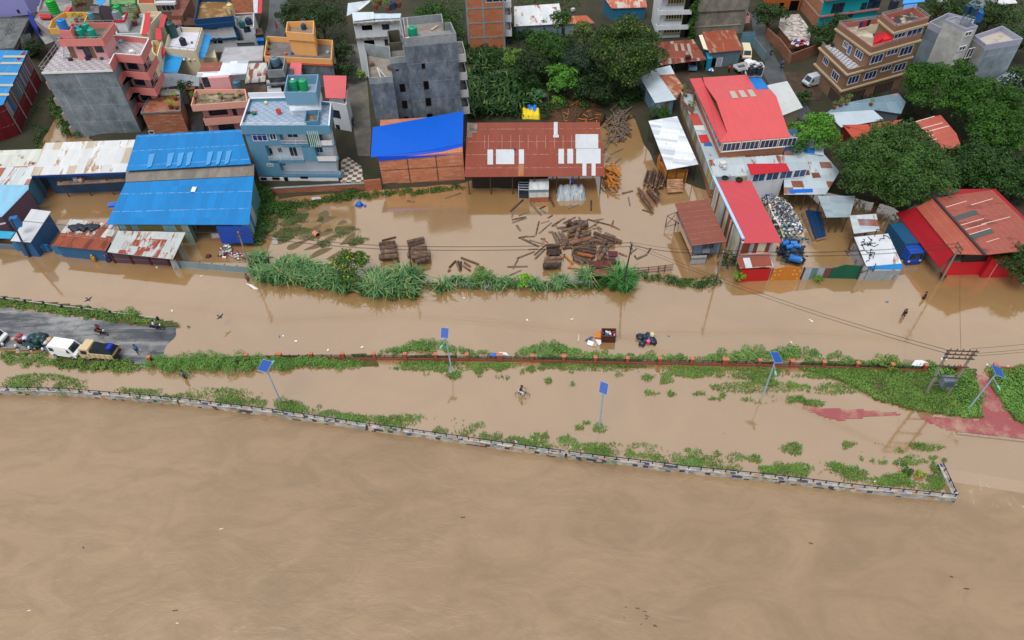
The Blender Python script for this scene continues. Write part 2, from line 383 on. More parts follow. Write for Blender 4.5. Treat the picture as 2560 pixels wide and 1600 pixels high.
def inpoly(x, y, poly):
    x = np.asarray(x); y = np.asarray(y); r = np.zeros(x.shape, bool); n = len(poly)
    for i in range(n):
        x0, y0 = poly[i][0], poly[i][1]; x1, y1 = poly[(i + 1) % n][0], poly[(i + 1) % n][1]
        if y0 == y1: continue
        r ^= ((y0 > y) != (y1 > y)) & (x < (x1 - x0) * (y - y0) / (y1 - y0) + x0)
    return r
def landgrid(name, poly, zf, mat, res=.4, label=None, cat=None):
    xs = [p[0] for p in poly]; ys = [p[1] for p in poly]
    gx = np.arange(min(xs) - res, max(xs) + 2 * res, res); gy = np.arange(min(ys) - res, max(ys) + 2 * res, res)
    X, Y = np.meshgrid(gx, gy); X2 = X + .0; cx = (X[:-1, :-1] + X[1:, 1:]) / 2; cy = (Y[:-1, :-1] + Y[1:, 1:]) / 2
    k = inpoly(cx, cy, poly); V = np.stack([X.ravel(), Y.ravel(), zf(X.ravel(), Y.ravel())], 1)
    idx = np.arange(len(V)).reshape(X.shape); F = np.stack([idx[:-1, :-1], idx[:-1, 1:], idx[1:, 1:], idx[1:, :-1]], -1)[k]
    used = np.unique(F); mp = np.zeros(len(V), int); mp[used] = np.arange(len(used))
    o = npmesh(name, V[used], mp[F], mat, smooth=True); return tag(o, label, cat, kind='structure')
def nz(x, y, s=1.0, seed=0):
    """cheap smooth noise -1..1"""
    r = np.random.default_rng(seed); t = 0
    for k in range(6):
        a = r.uniform(0, 6.28); f = s * r.uniform(.5, 2.2); t = t + np.sin((x * math.cos(a) + y * math.sin(a)) * f + r.uniform(0, 6.28))
    return t / 3.2
def mat_asphalt():
    b = NB('wet_asphalt'); n = b.noise(b.obj((.16, .8, 1), rad(-9)), .55, 7, .65, .5); n2 = b.noise(b.obj(), .5, 6, .7)
    col = b.mix(b.ramp(n, .44, .62), lin((64, 68, 76)), lin((138, 140, 142))); col = b.mix(b.math('MULTIPLY', b.ramp(n2, .5, .66), .7), col, lin((52, 56, 64)))
    b.bump(b.noise(b.obj(), 14, 3), .2, .02)
    return b.done(col, b.ramp(n2, .4, .6, (.5,) * 3, (.22,) * 3), .5)
use('e1')
road_px = [(-900, 120), (0, 250), (700, 345), (1400, 440), (1900, 490), (2300, 480), (2420, 560), (2400, 900), (2260, 930), (1720, 965), (1500, 880), (700, 815), (0, 760), (-900, 680)]
road = [(p.x, p.y) for p in WL(road_px)]
re = W(2190, 680); rw = W(1300, 600)
def road_z(x, y):
    d = (re.x - x) + 2.2 * nz(x, y, .35, 3) + .5 * nz(x, y, 1.6, 4) + .25 * (re.y - y)
    return np.clip(.022 * d, -.3, .16)
landgrid('road', road, road_z, mat_asphalt(), .35)
def mat_path():
    b = NB('red_path'); t = b.n('TexBrick', Scale=1.0); b.l(b.obj(), t.inputs['Vector']); c = lin((150, 78, 82))
    t.inputs['Color1'].default_value = (*sc(c, 1.1), 1); t.inputs['Color2'].default_value = (*sc(c, .9), 1); t.inputs['Mortar'].default_value = (*sc(c, .7), 1); t.inputs['Brick Width'].default_value = .3; t.inputs['Row Height'].default_value = .15
    n = b.noise(b.obj(), .35, 6, .7); col = b.mix(b.math('MULTIPLY', b.ramp(n, .48, .66), .75), t.outputs[0], lin((168, 142, 122)))
    return b.done(col, .5, .4)
MP = mat_path(); use('e6')
def path_z(s, cx):
    return lambda x, y: .05 + s * (x - cx) * .01 + .06 * nz(x, y, .6, 11)
pp = [(p.x, p.y) for p in WL([(1350, 905), (1600, 880), (1960, 930), (1990, 800), (1900, 640), (1840, 490), (2030, 490), (2150, 600), (2200, 720), (2280, 930), (2420, 965), (2700, 1010), (2700, 1170), (2420, 1128), (2050, 1090), (1700, 1040), (1450, 960)])]
p0 = W(1750, 960)
landgrid('brick_path', pp, lambda x, y: np.clip(.03 + .007 * (x - p0.x) + .035 * nz(x, y, .55, 11), -.2, .14), MP, .3)
pp2 = [(p.x, p.y) for p in WL([(160, 795), (500, 812), (860, 833), (1100, 852), (1250, 870), (1000, 890), (760, 905), (560, 938), (380, 890)])]; p1 = W(520, 850)
landgrid('brick_path', pp2, lambda x, y: .05 - .028 * np.hypot((x - p1.x) * .24, y - p1.y) ** 2 * .6 + .02 * nz(x, y, .8, 5), MP, .25)
# kerb of the path, black and white blocks
m = MB(); m.mat(plain((40, 44, 52))); use('e6')
kp = WL([(1740, 1062), (1830, 1071), (1960, 1086), (2060, 1097), (2160, 1108), (2300, 1124), (2560, 1155)])
for a, c in zip(kp, kp[1:]):
    L = (c - a).length; k = max(1, int(L / .9))
    for i in range(k):
        m.mat(plain((40, 44, 52)) if i % 2 else plain((150, 142, 130)))
        q = a + (c - a) * ((i + .5) / k); m.box(q + Vector((0, -.05, .03)), (L / k - .02, .22, .2), math.atan2((c - a).y, (c - a).x))
tag(m.build('kerb'), kind='structure')
def mat_bank():
    b = NB('grassy_bank'); n = b.noise(b.obj(), 1.2, 6, .7); return b.done(b.mix(b.ramp(n, .35, .65), lin((52, 74, 32)), lin((92, 84, 56))), .9, .2)
MBK = mat_bank()
def bank(px, z=.06, edge=.0, crop=None):
    if crop: use(crop)
    poly = [(p.x, p.y) for p in WL(px)]
    return landgrid('grass_bank', poly, lambda x, y: z + .1 * nz(x, y, .9, 21), MBK, .35)
FRONT_BANK = [(2000, 905), (2200, 905), (2440, 925), (2440, 960), (2455, 1045), (2380, 1040), (2280, 1025), (2190, 1000), (2130, 965), (2060, 935), (2000, 925)]
bank(FRONT_BANK, .1, crop='s')
bank([(2470, 960), (2480, 930), (2560, 915), (2700, 900), (2700, 1090), (2560, 1066), (2530, 1045), (2500, 1000)], .15, crop='s')
bank([(-150, 868), (0, 878), (150, 888), (330, 895), (350, 915), (250, 925), (120, 918), (0, 905), (-150, 895)], .05, crop='s')
bank([(-100, 735), (0, 742), (200, 765), (440, 808), (450, 818), (370, 818), (200, 792), (0, 765), (-100, 750)], .12, crop='s')
bank([(360, 893), (700, 888), (1000, 886), (1450, 893), (2000, 905), (2000, 925), (1500, 918), (1000, 912), (760, 918), (500, 922), (365, 915)], -.02, crop='s')

MUDP = [(p.x, p.y) for p in WL([(645, 480), (760, 500), (880, 560), (900, 640), (760, 655), (650, 640)])]; landgrid('mud_bank', MUDP, lambda x, y: -.02 + .1 * nz(x, y, 1.7, 27), plain((104, 88, 62), .6), .35)

LG_GRASS = leaf((58, 88, 34), (112, 146, 66)); LG_LUSH = leaf((56, 96, 36), (116, 160, 76)); LG_REED = leaf((54, 96, 54), (116, 156, 104), (140, 148, 92))
LG_DARK = leaf((8, 26, 8), (36, 64, 22)); LG_MID = leaf((16, 48, 10), (60, 100, 28)); LG_BRIGHT = leaf((62, 108, 24), (116, 158, 44)); LG_BLUE = leaf((16, 36, 26), (44, 70, 46)); LG_YEL = leaf((88, 120, 20), (160, 170, 30))
def cards(P, N, size, r):
    """one bent leaf spray per point, facing N with jitter"""
    n = len(P); N = N + r.normal(0, .4, (n, 3)); N /= np.linalg.norm(N, axis=1)[:, None] + 1e-9
    t = r.normal(0, 1, (n, 3)); t -= (t * N).sum(1)[:, None] * N; t /= np.linalg.norm(t, axis=1)[:, None] + 1e-9; b = np.cross(N, t)
    s = size * r.uniform(.6, 1.35, (n, 1)); w = .55 * s
    v = np.stack([P - t * s * .5, P + b * w * .5 + N * s * .08, P + t * s * .5, P - b * w * .5 - N * s * .05], 1).reshape(-1, 3)
    return v, np.arange(n * 4).reshape(-1, 4)
def blobleaves(blobs, dens, size, r, under=.35):
    Vs = []; Fs = []; k = 0
    for c, rx, ry, rz in blobs:
        n = max(8, int(dens * 4 * (rx * ry + rx * rz + ry * rz) / 3 * 3.14 / 1.0)); d = r.normal(0, 1, (n, 3)); d[:, 2] = np.where(d[:, 2] < -under, -d[:, 2], d[:, 2]); d /= np.linalg.norm(d, axis=1)[:, None]
        q = r.uniform(.55, 1.0, (n, 1)) ** .6; lump = 1 + .16 * np.sin(d[:, :1] * 5 + c[0]) * np.sin(d[:, 1:2] * 5 + c[1]) * 1.5
        P = np.array(c) + d * q * lump * np.array([rx, ry, rz]); v, f = cards(P, d + np.array([0, 0, .5]), size, r); Vs.append(v); Fs.append(f + k); k += len(v)
    return np.concatenate(Vs), np.concatenate(Fs)
def blades(P, L, lean, wid, r, droop=.55):
    n = len(P); a = r.uniform(0, 6.283, n); dx = np.stack([np.cos(a), np.sin(a), np.zeros(n)], 1); sd = np.stack([-np.sin(a), np.cos(a), np.zeros(n)], 1)
    L = L[:, None]; ln = lean[:, None]; up = np.array([0, 0, 1.0]); m1 = P + up * L * .6 + dx * L * ln * .35; t = P + up * L * (1 - droop * ln) + dx * L * ln
    w = wid * r.uniform(.7, 1.3, (n, 1))
    v = np.stack([P - sd * w * .5, P + sd * w * .5, m1 + sd * w * .6, m1 - sd * w * .6, t + sd * w * .08, t - sd * w * .08], 1).reshape(-1, 3)
    i = np.arange(n)[:, None] * 6; f = np.concatenate([i + np.array([[0, 1, 2, 3]]), i + np.array([[3, 2, 4, 5]])]); return v, f
def sample(poly, n, r):
    xs = [p[0] for p in poly]; ys = [p[1] for p in poly]; out = np.zeros((0, 2))
    while len(out) < n:
        q = np.stack([r.uniform(min(xs), max(xs), n * 2), r.uniform(min(ys), max(ys), n * 2)], 1); out = np.concatenate([out, q[inpoly(q[:, 0], q[:, 1], poly)]])
    return out[:n]
def area(poly): return abs(sum(poly[i][0] * poly[i - 1][1] - poly[i - 1][0] * poly[i][1] for i in range(len(poly)))) / 2
def grass(label, polys, dens=45, L=.35, mat=None, z=.0, cut=-.35, scale=1.2, wid=.09, seed=1, cat='grass', name='grass'):
    r = np.random.default_rng(seed); Vs = []; Fs = []; k = 0
    for px in polys:
        poly = [(p.x, p.y) for p in WL(px)]; n = int(area(poly) * dens * 1.5) + 4; q = sample(poly, n, r); g = nz(q[:, 0], q[:, 1], scale, seed + 5) + r.normal(0, .28, n); q = q[g > cut]; g = g[g > cut]
        if not len(q): continue
        P = np.column_stack([q, np.full(len(q), z)]); v, f = blades(P, L * .75 * r.uniform(.5, 1.2, len(q)) * (1 + .3 * np.clip(g, -1, 1)), r.uniform(.4, 1.3, len(q)), wid * .75, r); Vs.append(v); Fs.append(f + k); k += len(v)
    return tag(npmesh(name, np.concatenate(Vs), np.concatenate(Fs), mat or LG_GRASS), label, cat, kind='stuff')
def hedge(label, path, mat=None, leafs=.2, dens=26, step=.55, seed=1, name='undergrowth', spread=.5, cat='undergrowth', z0=0):
    """a mass of low bushes along a path of (px, py, half width m, height m)"""
    r = np.random.default_rng(seed); blobs = []
    for a, b in zip(path, path[1:]):
        A, Bq = W(a[0], a[1], z0), W(b[0], b[1], z0); k = max(1, int((Bq - A).length / step))
        for i in range(k):
            t = (i + r.uniform(0, 1)) / k; wd = a[2] + (b[2] - a[2]) * t; h = (a[3] + (b[3] - a[3]) * t) * r.uniform(.55, 1.2); p = A.lerp(Bq, t); R = min(max(wd, .2), 1.3) * r.uniform(.55, 1.1)
            d = (Bq - A).normalized(); o = r.normal(0, spread) * wd; blobs.append(((p.x - d.y * o, p.y + d.x * o, z0 + h * .3), R, R, max(.15, h * .7)))
    v, f = blobleaves(blobs, dens, leafs, r); return tag(npmesh(name, v, f, mat or LG_LUSH), label, cat, kind='stuff')
M_BARK = plain((78, 62, 48), .9, .1)
def tree(label, px, py, zc, R, rz=None, mat=None, size=.42, dens=7, nb=22, seed=1, name='tree', cat='tree', group=None, fill=.5, zb=None, squash=1.0, lob=(.2, .4)):
    """crown centre at pixel (px,py) and height zc; tapered trunk with limbs, crown of leaf clumps"""
    r = np.random.default_rng(seed); c = W(px, py, zc); rz = rz or R * .75; zb = gz(c) - .1 if zb is None else zb
    root = thing(name, label, cat, (c.x, c.y, zb), group); blobs = []
    for i in range(nb):
        d = r.normal(0, 1, 3); d[2] = abs(d[2]) * .9 - .25; d /= np.linalg.norm(d); q = r.uniform(.55, .84); k = R * r.uniform(*lob)
        blobs.append(((c.x + d[0] * R * q, c.y + d[1] * R * squash * q, zc + d[2] * rz * q), k, k, k * .75))
    blobs.append(((c.x, c.y, zc), R * fill, R * fill * squash, rz * fill)); v, f = blobleaves(blobs, dens, size, r); npmesh('crown', v, f, mat or LG_MID, root)
    m = MB(); h = zc - rz * .3; m.tube((c.x, c.y, zb - .3), (c.x, c.y, max(zb + .4, h)), max(.06, R * .05), max(.04, R * .03), 7, False)
    for b in blobs[:7]: m.tube((c.x, c.y, max(zb + .3, h - .25 * rz)), b[0], max(.03, R * .022), .02, 5, False)
    m.build('trunk', M_BARK, root, True); return root
# ================================================================ RIVERSIDE: wall, fence, lamps, poles
@cached
def blocks(cols, bw=.55, bh=.42):
    b = NB('stone_blocks'); u = b.uv(1 / bw, 1 / bh); sp = b.n('SeparateXYZ'); b.l(u, sp.inputs[0]); row = b.math('FLOOR', sp.outputs[1])
    off = b.math('ADD', sp.outputs[0], b.math('MULTIPLY', row, .37)); cx = b.math('FLOOR', off); cb = b.n('CombineXYZ'); b.l(cx, cb.inputs[0]); b.l(row, cb.inputs[1])
    wn = b.n('TexWhiteNoise'); wn.noise_dimensions = '2D'; b.l(cb.outputs[0], wn.inputs['Vector'])
    r = b.n('ValToRGB'); r.color_ramp.interpolation = 'CONSTANT'; e = r.color_ramp.elements
    while len(e) < len(cols): e.new(.5)
    for i, c in enumerate(cols): e[i].position = i / len(cols); e[i].color = (*lin(c), 1)
    b.l(wn.outputs['Value'], r.inputs[0]); n = b.noise(b.uv(), 2.5, 5, .7)
    return b.done(b.mix(b.math('MULTIPLY', b.ramp(n, .4, .75), .5), r.outputs[0], (.09, .075, .06)), .85, .2)
M_WALL = blocks(((178, 176, 172), (156, 160, 164), (70, 78, 96), (170, 162, 146), (172, 134, 108), (138, 146, 156), (188, 184, 178), (60, 66, 80), (154, 142, 122), (172, 168, 164), (146, 152, 160), (178, 170, 156)))
M_IRON = plain((26, 28, 38), .5, .4); M_RAILW = plain((168, 168, 176), .5, .4)
def polyline_at(P, d):
    for a, b in zip(P, P[1:]):
        L = (b - a).length
        if d <= L: return a.lerp(b, d / L), (b - a).normalized()
        d -= L
    return P[-1], (P[-1] - P[-2]).normalized()
def stone_wall(label, P, h0, h1, thick=.4, side=1):
    root = thing('stone_wall', label, 'wall', (P[0].x, P[0].y, h0), 'stone river walls'); m = MB(); nr = [Vector((-(b - a).y, (b - a).x, 0)).normalized() * thick * side for a, b in zip(P, P[1:])]
    for i, (a, b) in enumerate(zip(P, P[1:])): m.prism([a, b, b + nr[i], a + nr[i]], h0 - .6, h1 + .003 * (i % 2))
    m.build('wall', M_WALL, root)
    r = MB(); pm = None; mid = [p + nr[min(i, len(nr) - 1)] * .55 for i, p in enumerate(P)]
    for a, b in zip(mid, mid[1:]):
        for z, mm in ((h1 + .2, M_RAILW), (h1 + .44, M_IRON)): r.mat(mm); r.bar((a.x, a.y, z), (b.x, b.y, z), .06)
    rail = r.build('railing', None, root); tot = sum((b - a).length for a, b in zip(mid, mid[1:])); d = .15
    post0 = None
    while d < tot:
        q, t = polyline_at(mid, d)
        if post0 is None:
            post0 = MB().box((0, 0, .23), (.1, .1, .5)).build('post', M_IRON); po = post0
        else: po = post0.copy(); COL.objects.link(po)
        po.location = Vector((q.x, q.y, h1)); attach(po, rail); d += 1.27
    return root
def subline(P, px0, px1):
    out = []
    for a, b in zip(P, P[1:]):
        xa, xb = pix(a)[0], pix(b)[0]
        for k in range(12):
            t = k / 12; x = xa + (xb - xa) * t
            if px0 <= x <= px1 and (k == 0 or not out or k % 4 == 0): out.append(a.lerp(b, t))
    e0 = [a.lerp(b, (px0 - pix(a)[0]) / (pix(b)[0] - pix(a)[0])) for a, b in zip(P, P[1:]) if pix(a)[0] <= px0 <= pix(b)[0]]
    e1 = [a.lerp(b, (px1 - pix(a)[0]) / (pix(b)[0] - pix(a)[0])) for a, b in zip(P, P[1:]) if pix(a)[0] <= px1 <= pix(b)[0]]
    return e0[:1] + [p for p in out if (not e0 or (p - e0[0]).length > .3) and (not e1 or (p - e1[0]).length > .3)] + e1[:1]
stone_wall('stone river wall with black railing at the left edge beside the road end', subline(WF, -100, 447), RIVER_Z, WALL_TOP)
stone_wall('stone river wall with black railing behind which the left solar lamp stands', subline(WF, 452, 916), RIVER_Z, WALL_TOP)
stone_wall('stone river wall with black railing between two narrow drain gaps in mid river bank', subline(WF, 922, 1411), RIVER_Z, WALL_TOP)
stone_wall('longest stone river wall with black railing running to the downstream corner', subline(WF, 1418, 2385.9), RIVER_Z, WALL_TOP)
stone_wall('short stone wall return with railing at the spillway corner', [W(2391, 1240, 0), W(2356, 1164, 0)], RIVER_Z, .4, .6)
M_FBRICK = brick((136, 62, 42), .1); M_CAP = plain((186, 112, 86), .8); M_FENCE = plain((22, 44, 42), .5)
use('s')
PIL = [(380, 908), (462, 907), (542, 905.6), (622, 902), (701.5, 899.8), (782, 898.7), (860, 898.7), (937.5, 899), (1015, 900), (1091, 900.5), (1168.6, 901.5), (1249.6, 902.5), (1330, 904.3), (1408.6, 906), (1487, 908.5), (1567, 910), (1647, 911), (1727, 912.5), (1810, 914), (1895, 916), (1975, 918), (2054, 920), (2138, 923), (2223, 926), (2306, 928), (2390, 931)]
fr = thing('brick_fence', 'long low red brick fence with square pillars and dark green mesh panels', 'fence', W(380, 908))
PW = [W(x, y, 0) for x, y in PIL]; m = MB(); p2 = MB(); pil0 = None
for a, b in zip(PW, PW[1:]):
    d = (b - a).normalized(); n = Vector((-d.y, d.x, 0)); A = a + d * .21; Bq = b - d * .21
    m.prism([A - n * .1, Bq - n * .1, Bq + n * .1, A + n * .1], -.6, .42)
m.build('low_wall', M_FBRICK, fr)
for i, p in enumerate(PW):
    big = .3 if PIL[i][0] in (701.5, 1249.6, 1810) else 0
    q = MB(); q.mat(M_FBRICK).box((0, 0, .3), (.38 + big, .38, 1.7)); q.mat(M_CAP).box((0, 0, 1.2), (.44 + big, .44, .1)); o = q.build('pillar'); o.location = p; attach(o, fr)
for a, b in zip(PW, PW[1:]):
    d = (b - a).normalized(); A = a + d * .2; Bq = b - d * .2; g = MB()
    for z in (.46, .66, .86): g.bar((A.x, A.y, z), (Bq.x, Bq.y, z), .035)
    L = (Bq - A).length; k = max(4, int(L / .11))
    for j in range(k + 1):
        q = A.lerp(Bq, j / k); big = j % max(1, k // 3) == 0; g.bar((q.x, q.y, .42), (q.x, q.y, 1.0 if big else .84), .07 if big else .03)
    g.build('fence_panel', M_FENCE, fr)
p = W(2480, 924); q = W(2700, 930); m = MB(); m.prism([(p.x, p.y), (q.x, q.y), (q.x, q.y + .2), (p.x, p.y + .2)], -.5, .42); fr2 = thing('brick_fence', 'short stretch of red brick fence right of the brick path', 'fence', p); m.build('low_wall', M_FBRICK, fr2)
o = MB().mat(M_FBRICK).box((0, 0, .2), (.4, .4, 1.5)).mat(M_CAP).box((0, 0, 1.0), (.46, .46, .1)).build('pillar'); o.location = p; attach(o, fr2)
M_POLE = plain((140, 166, 186), .4, .5); M_LAMPHEAD = plain((110, 190, 170), .5)
def mat_solar():
    b = NB('solar_cells'); t = b.n('TexBrick', Scale=1.0); b.l(b.uv(), t.inputs['Vector']); t.offset = 0; t.inputs['Brick Width'].default_value = .16; t.inputs['Row Height'].default_value = .16; t.inputs['Mortar Size'].default_value = .006
    t.inputs['Color1'].default_value = (*lin((14, 68, 150)), 1); t.inputs['Color2'].default_value = (*lin((10, 58, 138)), 1); t.inputs['Mortar'].default_value = (*lin((60, 110, 180)), 1); return b.done(t.outputs[0], .45, .25)
M_SOLAR = mat_solar()
def solar_lamp(label, crop, base, corners, arm, zt=6.5, zb=5.85):
    use(crop); b = W(*base, 0); c = [W(*corners[0], zt), W(*corners[1], zt), W(*corners[2], zb), W(*corners[3], zb)]
    c[2] = c[1] + c[3] - c[0]
    mid = (c[0] + c[1] + c[2] + c[3]) / 4; root = thing('solar_street_lamp', label, 'street lamp', b, 'solar street lamps')
    top = mid - Vector((0, 0, .12)); m = MB(); m.tube(b - Vector((0, 0, .8)), b.lerp(top, .5), .11, .09, 8, False); m.tube(b.lerp(top, .5), top, .085, .07, 8); m.build('pole', M_POLE, root)
    n = (c[1] - c[0]).cross(c[3] - c[0]).normalized(); n = n if n.z > 0 else -n
    m = MB(); ins = [mid + (p - mid) * .95 + n * .02 for p in c]; m.slab(c, .05); fr = m.build('panel_frame', plain((150, 176, 205)), root)
    m = MB(); m.slab(ins, .006); m.build('solar_panel', M_SOLAR, root)
    if arm:
        e = W(*arm[1], 5.15); s = b.lerp(top, .86); m = MB(); m.tube(s, e + (s - e) * .2, .035, .03, 6); m.build('arm', M_POLE, root)
        d = (e - s); d.z = 0; d.normalize(); m = MB(); m.bar(e - d * .28, e + d * .28, .2, .09); m.build('lamp_head', M_LAMPHEAD, root)
    return root
solar_lamp('solar lamp leaning left in the grass by the wall, leftmost of the five', 'e3', (1135, 805), [(940, 335), (1045, 362), (965, 485), (875, 455)], [(1010, 490), (1045, 375)])
solar_lamp('solar lamp with upright panel in front of the brick fence, by a round grass clump', 'e4', (848, 565), [(745, 138), (815, 148), (805, 240), (737, 235)], [(795, 265), (745, 320)])
solar_lamp('solar lamp standing alone in the flooded path on a small grass tuft', 'e4', (2195, 1055), [(2205, 630), (2280, 658), (2262, 755), (2188, 735)], None)
solar_lamp('solar lamp with green lamp head, on the grassy strip left of the red path', 'e5', (1858, 775), [(1925, 365), (1998, 363), (2040, 468), (1970, 468)], [(1968, 490), (1976, 562)])
solar_lamp('solar lamp leaning right over the red brick path beside the transformer', 'e6', (1838, 838), [(2090, 362), (2185, 400), (2220, 492), (2137, 470)], [(2115, 525), (2165, 600)])
M_CONCP = plain((150, 148, 142), .9, .15); M_STEEL = plain((70, 64, 66), .6, .4); M_DARKP = plain((52, 60, 70), .6); M_INS = plain((120, 60, 44), .35)
POLETOP = {}
def utility_pole(label, crop, base, top, H, mat, key, arms=2, r=.13):
    use(crop); b = W(*base, 0); t = W(*top, H); root = thing('utility_pole', label, 'utility pole', b); m = MB(); m.tube(b - Vector((0, 0, .8)), t, r, r * .7, 8); m.build('pole', mat, root); POLETOP[key] = t
    for k in range(arms):
        c = t + (b - t) * (.05 + .09 * k); a = MB(); a.box(c, (.09, 1.5, .09)); ar = a.build('crossarm', M_STEEL, root)
        for s in (-.65, 0, .65): i = MB(); i.tube(c + Vector((0, s, .04)), c + Vector((0, s, .24)), .05, .03, 6); i.build('insulator', M_INS, ar)
    return root
u1 = utility_pole('dark utility pole with a blue box standing in floodwater before the workshop', 'c3', (300, 1350), (115, 955), 7.2, M_DARKP, 'a', 0, .16)
bx = MB(); q = W(165, 985, 5.2); bx.box(q, (1.0, .8, 1.5), .3); bx.build('meter_box', paint((36, 104, 170)), u1)
utility_pole('weathered utility pole at the left end of the reeds by the blue sheds', 'c4', (1500, 1440), (1375, 1085), 8.4, M_CONCP, 'b')
utility_pole('slim utility pole rising out of the reeds in front of the log stacks', 'e2', (1625, 850), (1597, 600), 6.5, M_STEEL, 'c', 1, .09)
utility_pole('leaning utility pole at the right end of the reeds by the iron railing gate', 'd8', (1715, 1370), (1840, 820), 8.6, M_DARKP, 'd')
utility_pole('utility pole in green bushes beside the red sheet gate', 'd4', (830, 1330), (912, 1018), 7.6, M_CONCP, 'e', 1)
utility_pole('tall utility pole with cables leaning before the red warehouse front', 'd7', (1590, 962), (1785, 610), 8.8, M_CONCP, 'f')
use('e6'); hb = [W(1440, 650, 0), W(1648, 668, 0)]; ht = [W(1668, 215, 9.4), W(1925, 225, 9.4)]
hr = thing('transformer_pole', 'twin pole transformer frame with crossarms on the grass beside the red path', 'utility pole', hb[0])
for b_, t_ in zip(hb, ht): MB().tube(b_ - Vector((0, 0, .6)), t_, .17, .12, 8).build('pole', M_CONCP, hr)
at = lambda i, k: hb[i].lerp(ht[i], k)
for k in (.42, .66, .84, .92, .995):
    a, b_ = at(0, k), at(1, k); d = (b_ - a).normalized() * .35; am = MB(); am.bar(a - d + Vector((0, -.16, 0)), b_ + d + Vector((0, -.16, 0)), .11); ar = am.build('crossarm', M_STEEL, hr)
    if k > .6:
        for j in range(5): q = a.lerp(b_, j / 4) + Vector((0, -.16, .05)); MB().tube(q, q + Vector((0, 0, .3)), .07, .05, 6).build('insulator', M_INS, ar)
q = at(0, .3).lerp(at(1, .3), .55) + Vector((.1, -.1, .15)); m = MB(); m.box(q, (1.25, .8, 1.0)); tr = m.build('transformer_tank', plain((112, 128, 142), .5), hr)
for s_ in (-1, 1):
    for j in range(7): MB().box(q + Vector((-.5 + j * .17, .5 * s_, 0)), (.05, .22, .8)).build('cooling_fin', plain((92, 108, 124), .5), tr)
for j in range(3): MB().tube(q + Vector((-.35 + j * .35, 0, .5)), q + Vector((-.35 + j * .35, 0, .85)), .07, .05, 6).build('bushing', plain((180, 176, 168)), tr)
a, b_ = at(0, .25), at(1, .25); m = MB(); m.bar(a, b_, .14); m.bar(a + Vector((0, -.4, .0)), b_ + Vector((0, -.4, .0)), .12); m.build('platform', M_STEEL, hr)
def cable(label, a, b, n=4, gap=.35, sag=.5, r=.018):
    for i in range(n):
        o = Vector((0, (i - (n - 1) / 2) * gap, -.22 * (i % 2))); A, Bq = a + o, b + o; m = MB(); prev = A
        for k in range(1, 15): t = k / 14; q = A.lerp(Bq, t) - Vector((0, 0, sag * 4 * t * (1 - t))); m.tube(prev, q, r, None, 4, False); prev = q
        tag(m.build('power_cable', plain((34, 32, 34), .6)), label, 'cable', label)
T = POLETOP; H0 = at(0, .96); H1 = at(1, .96)
cable('power cable above the reeds left of the slim pole', T['b'], T['c'], 4)
cable('power cable above the log yard right of the slim pole', T['c'], T['d'], 4, sag=.3)
cable('power cable above the iron railing gate and small brown shed', T['d'], T['e'], 3)
cable('power cable in front of the coloured sheet gates', T['e'], T['f'], 4, sag=.8)
cable('power cable slanting over the flooded street to the transformer', T['d'], H0, 4, .3, .9)
cable('single cable between the red warehouse pole and the transformer', T['f'], H0.lerp(H1, .5), 1, sag=.3)
cable('power cable leaving the transformer towards the right edge', H1, H1 + Vector((22, 2, .8)), 3, .5, .5)
cable('power cable left of the blue sheds', T['a'], T['b'], 2, sag=.6)
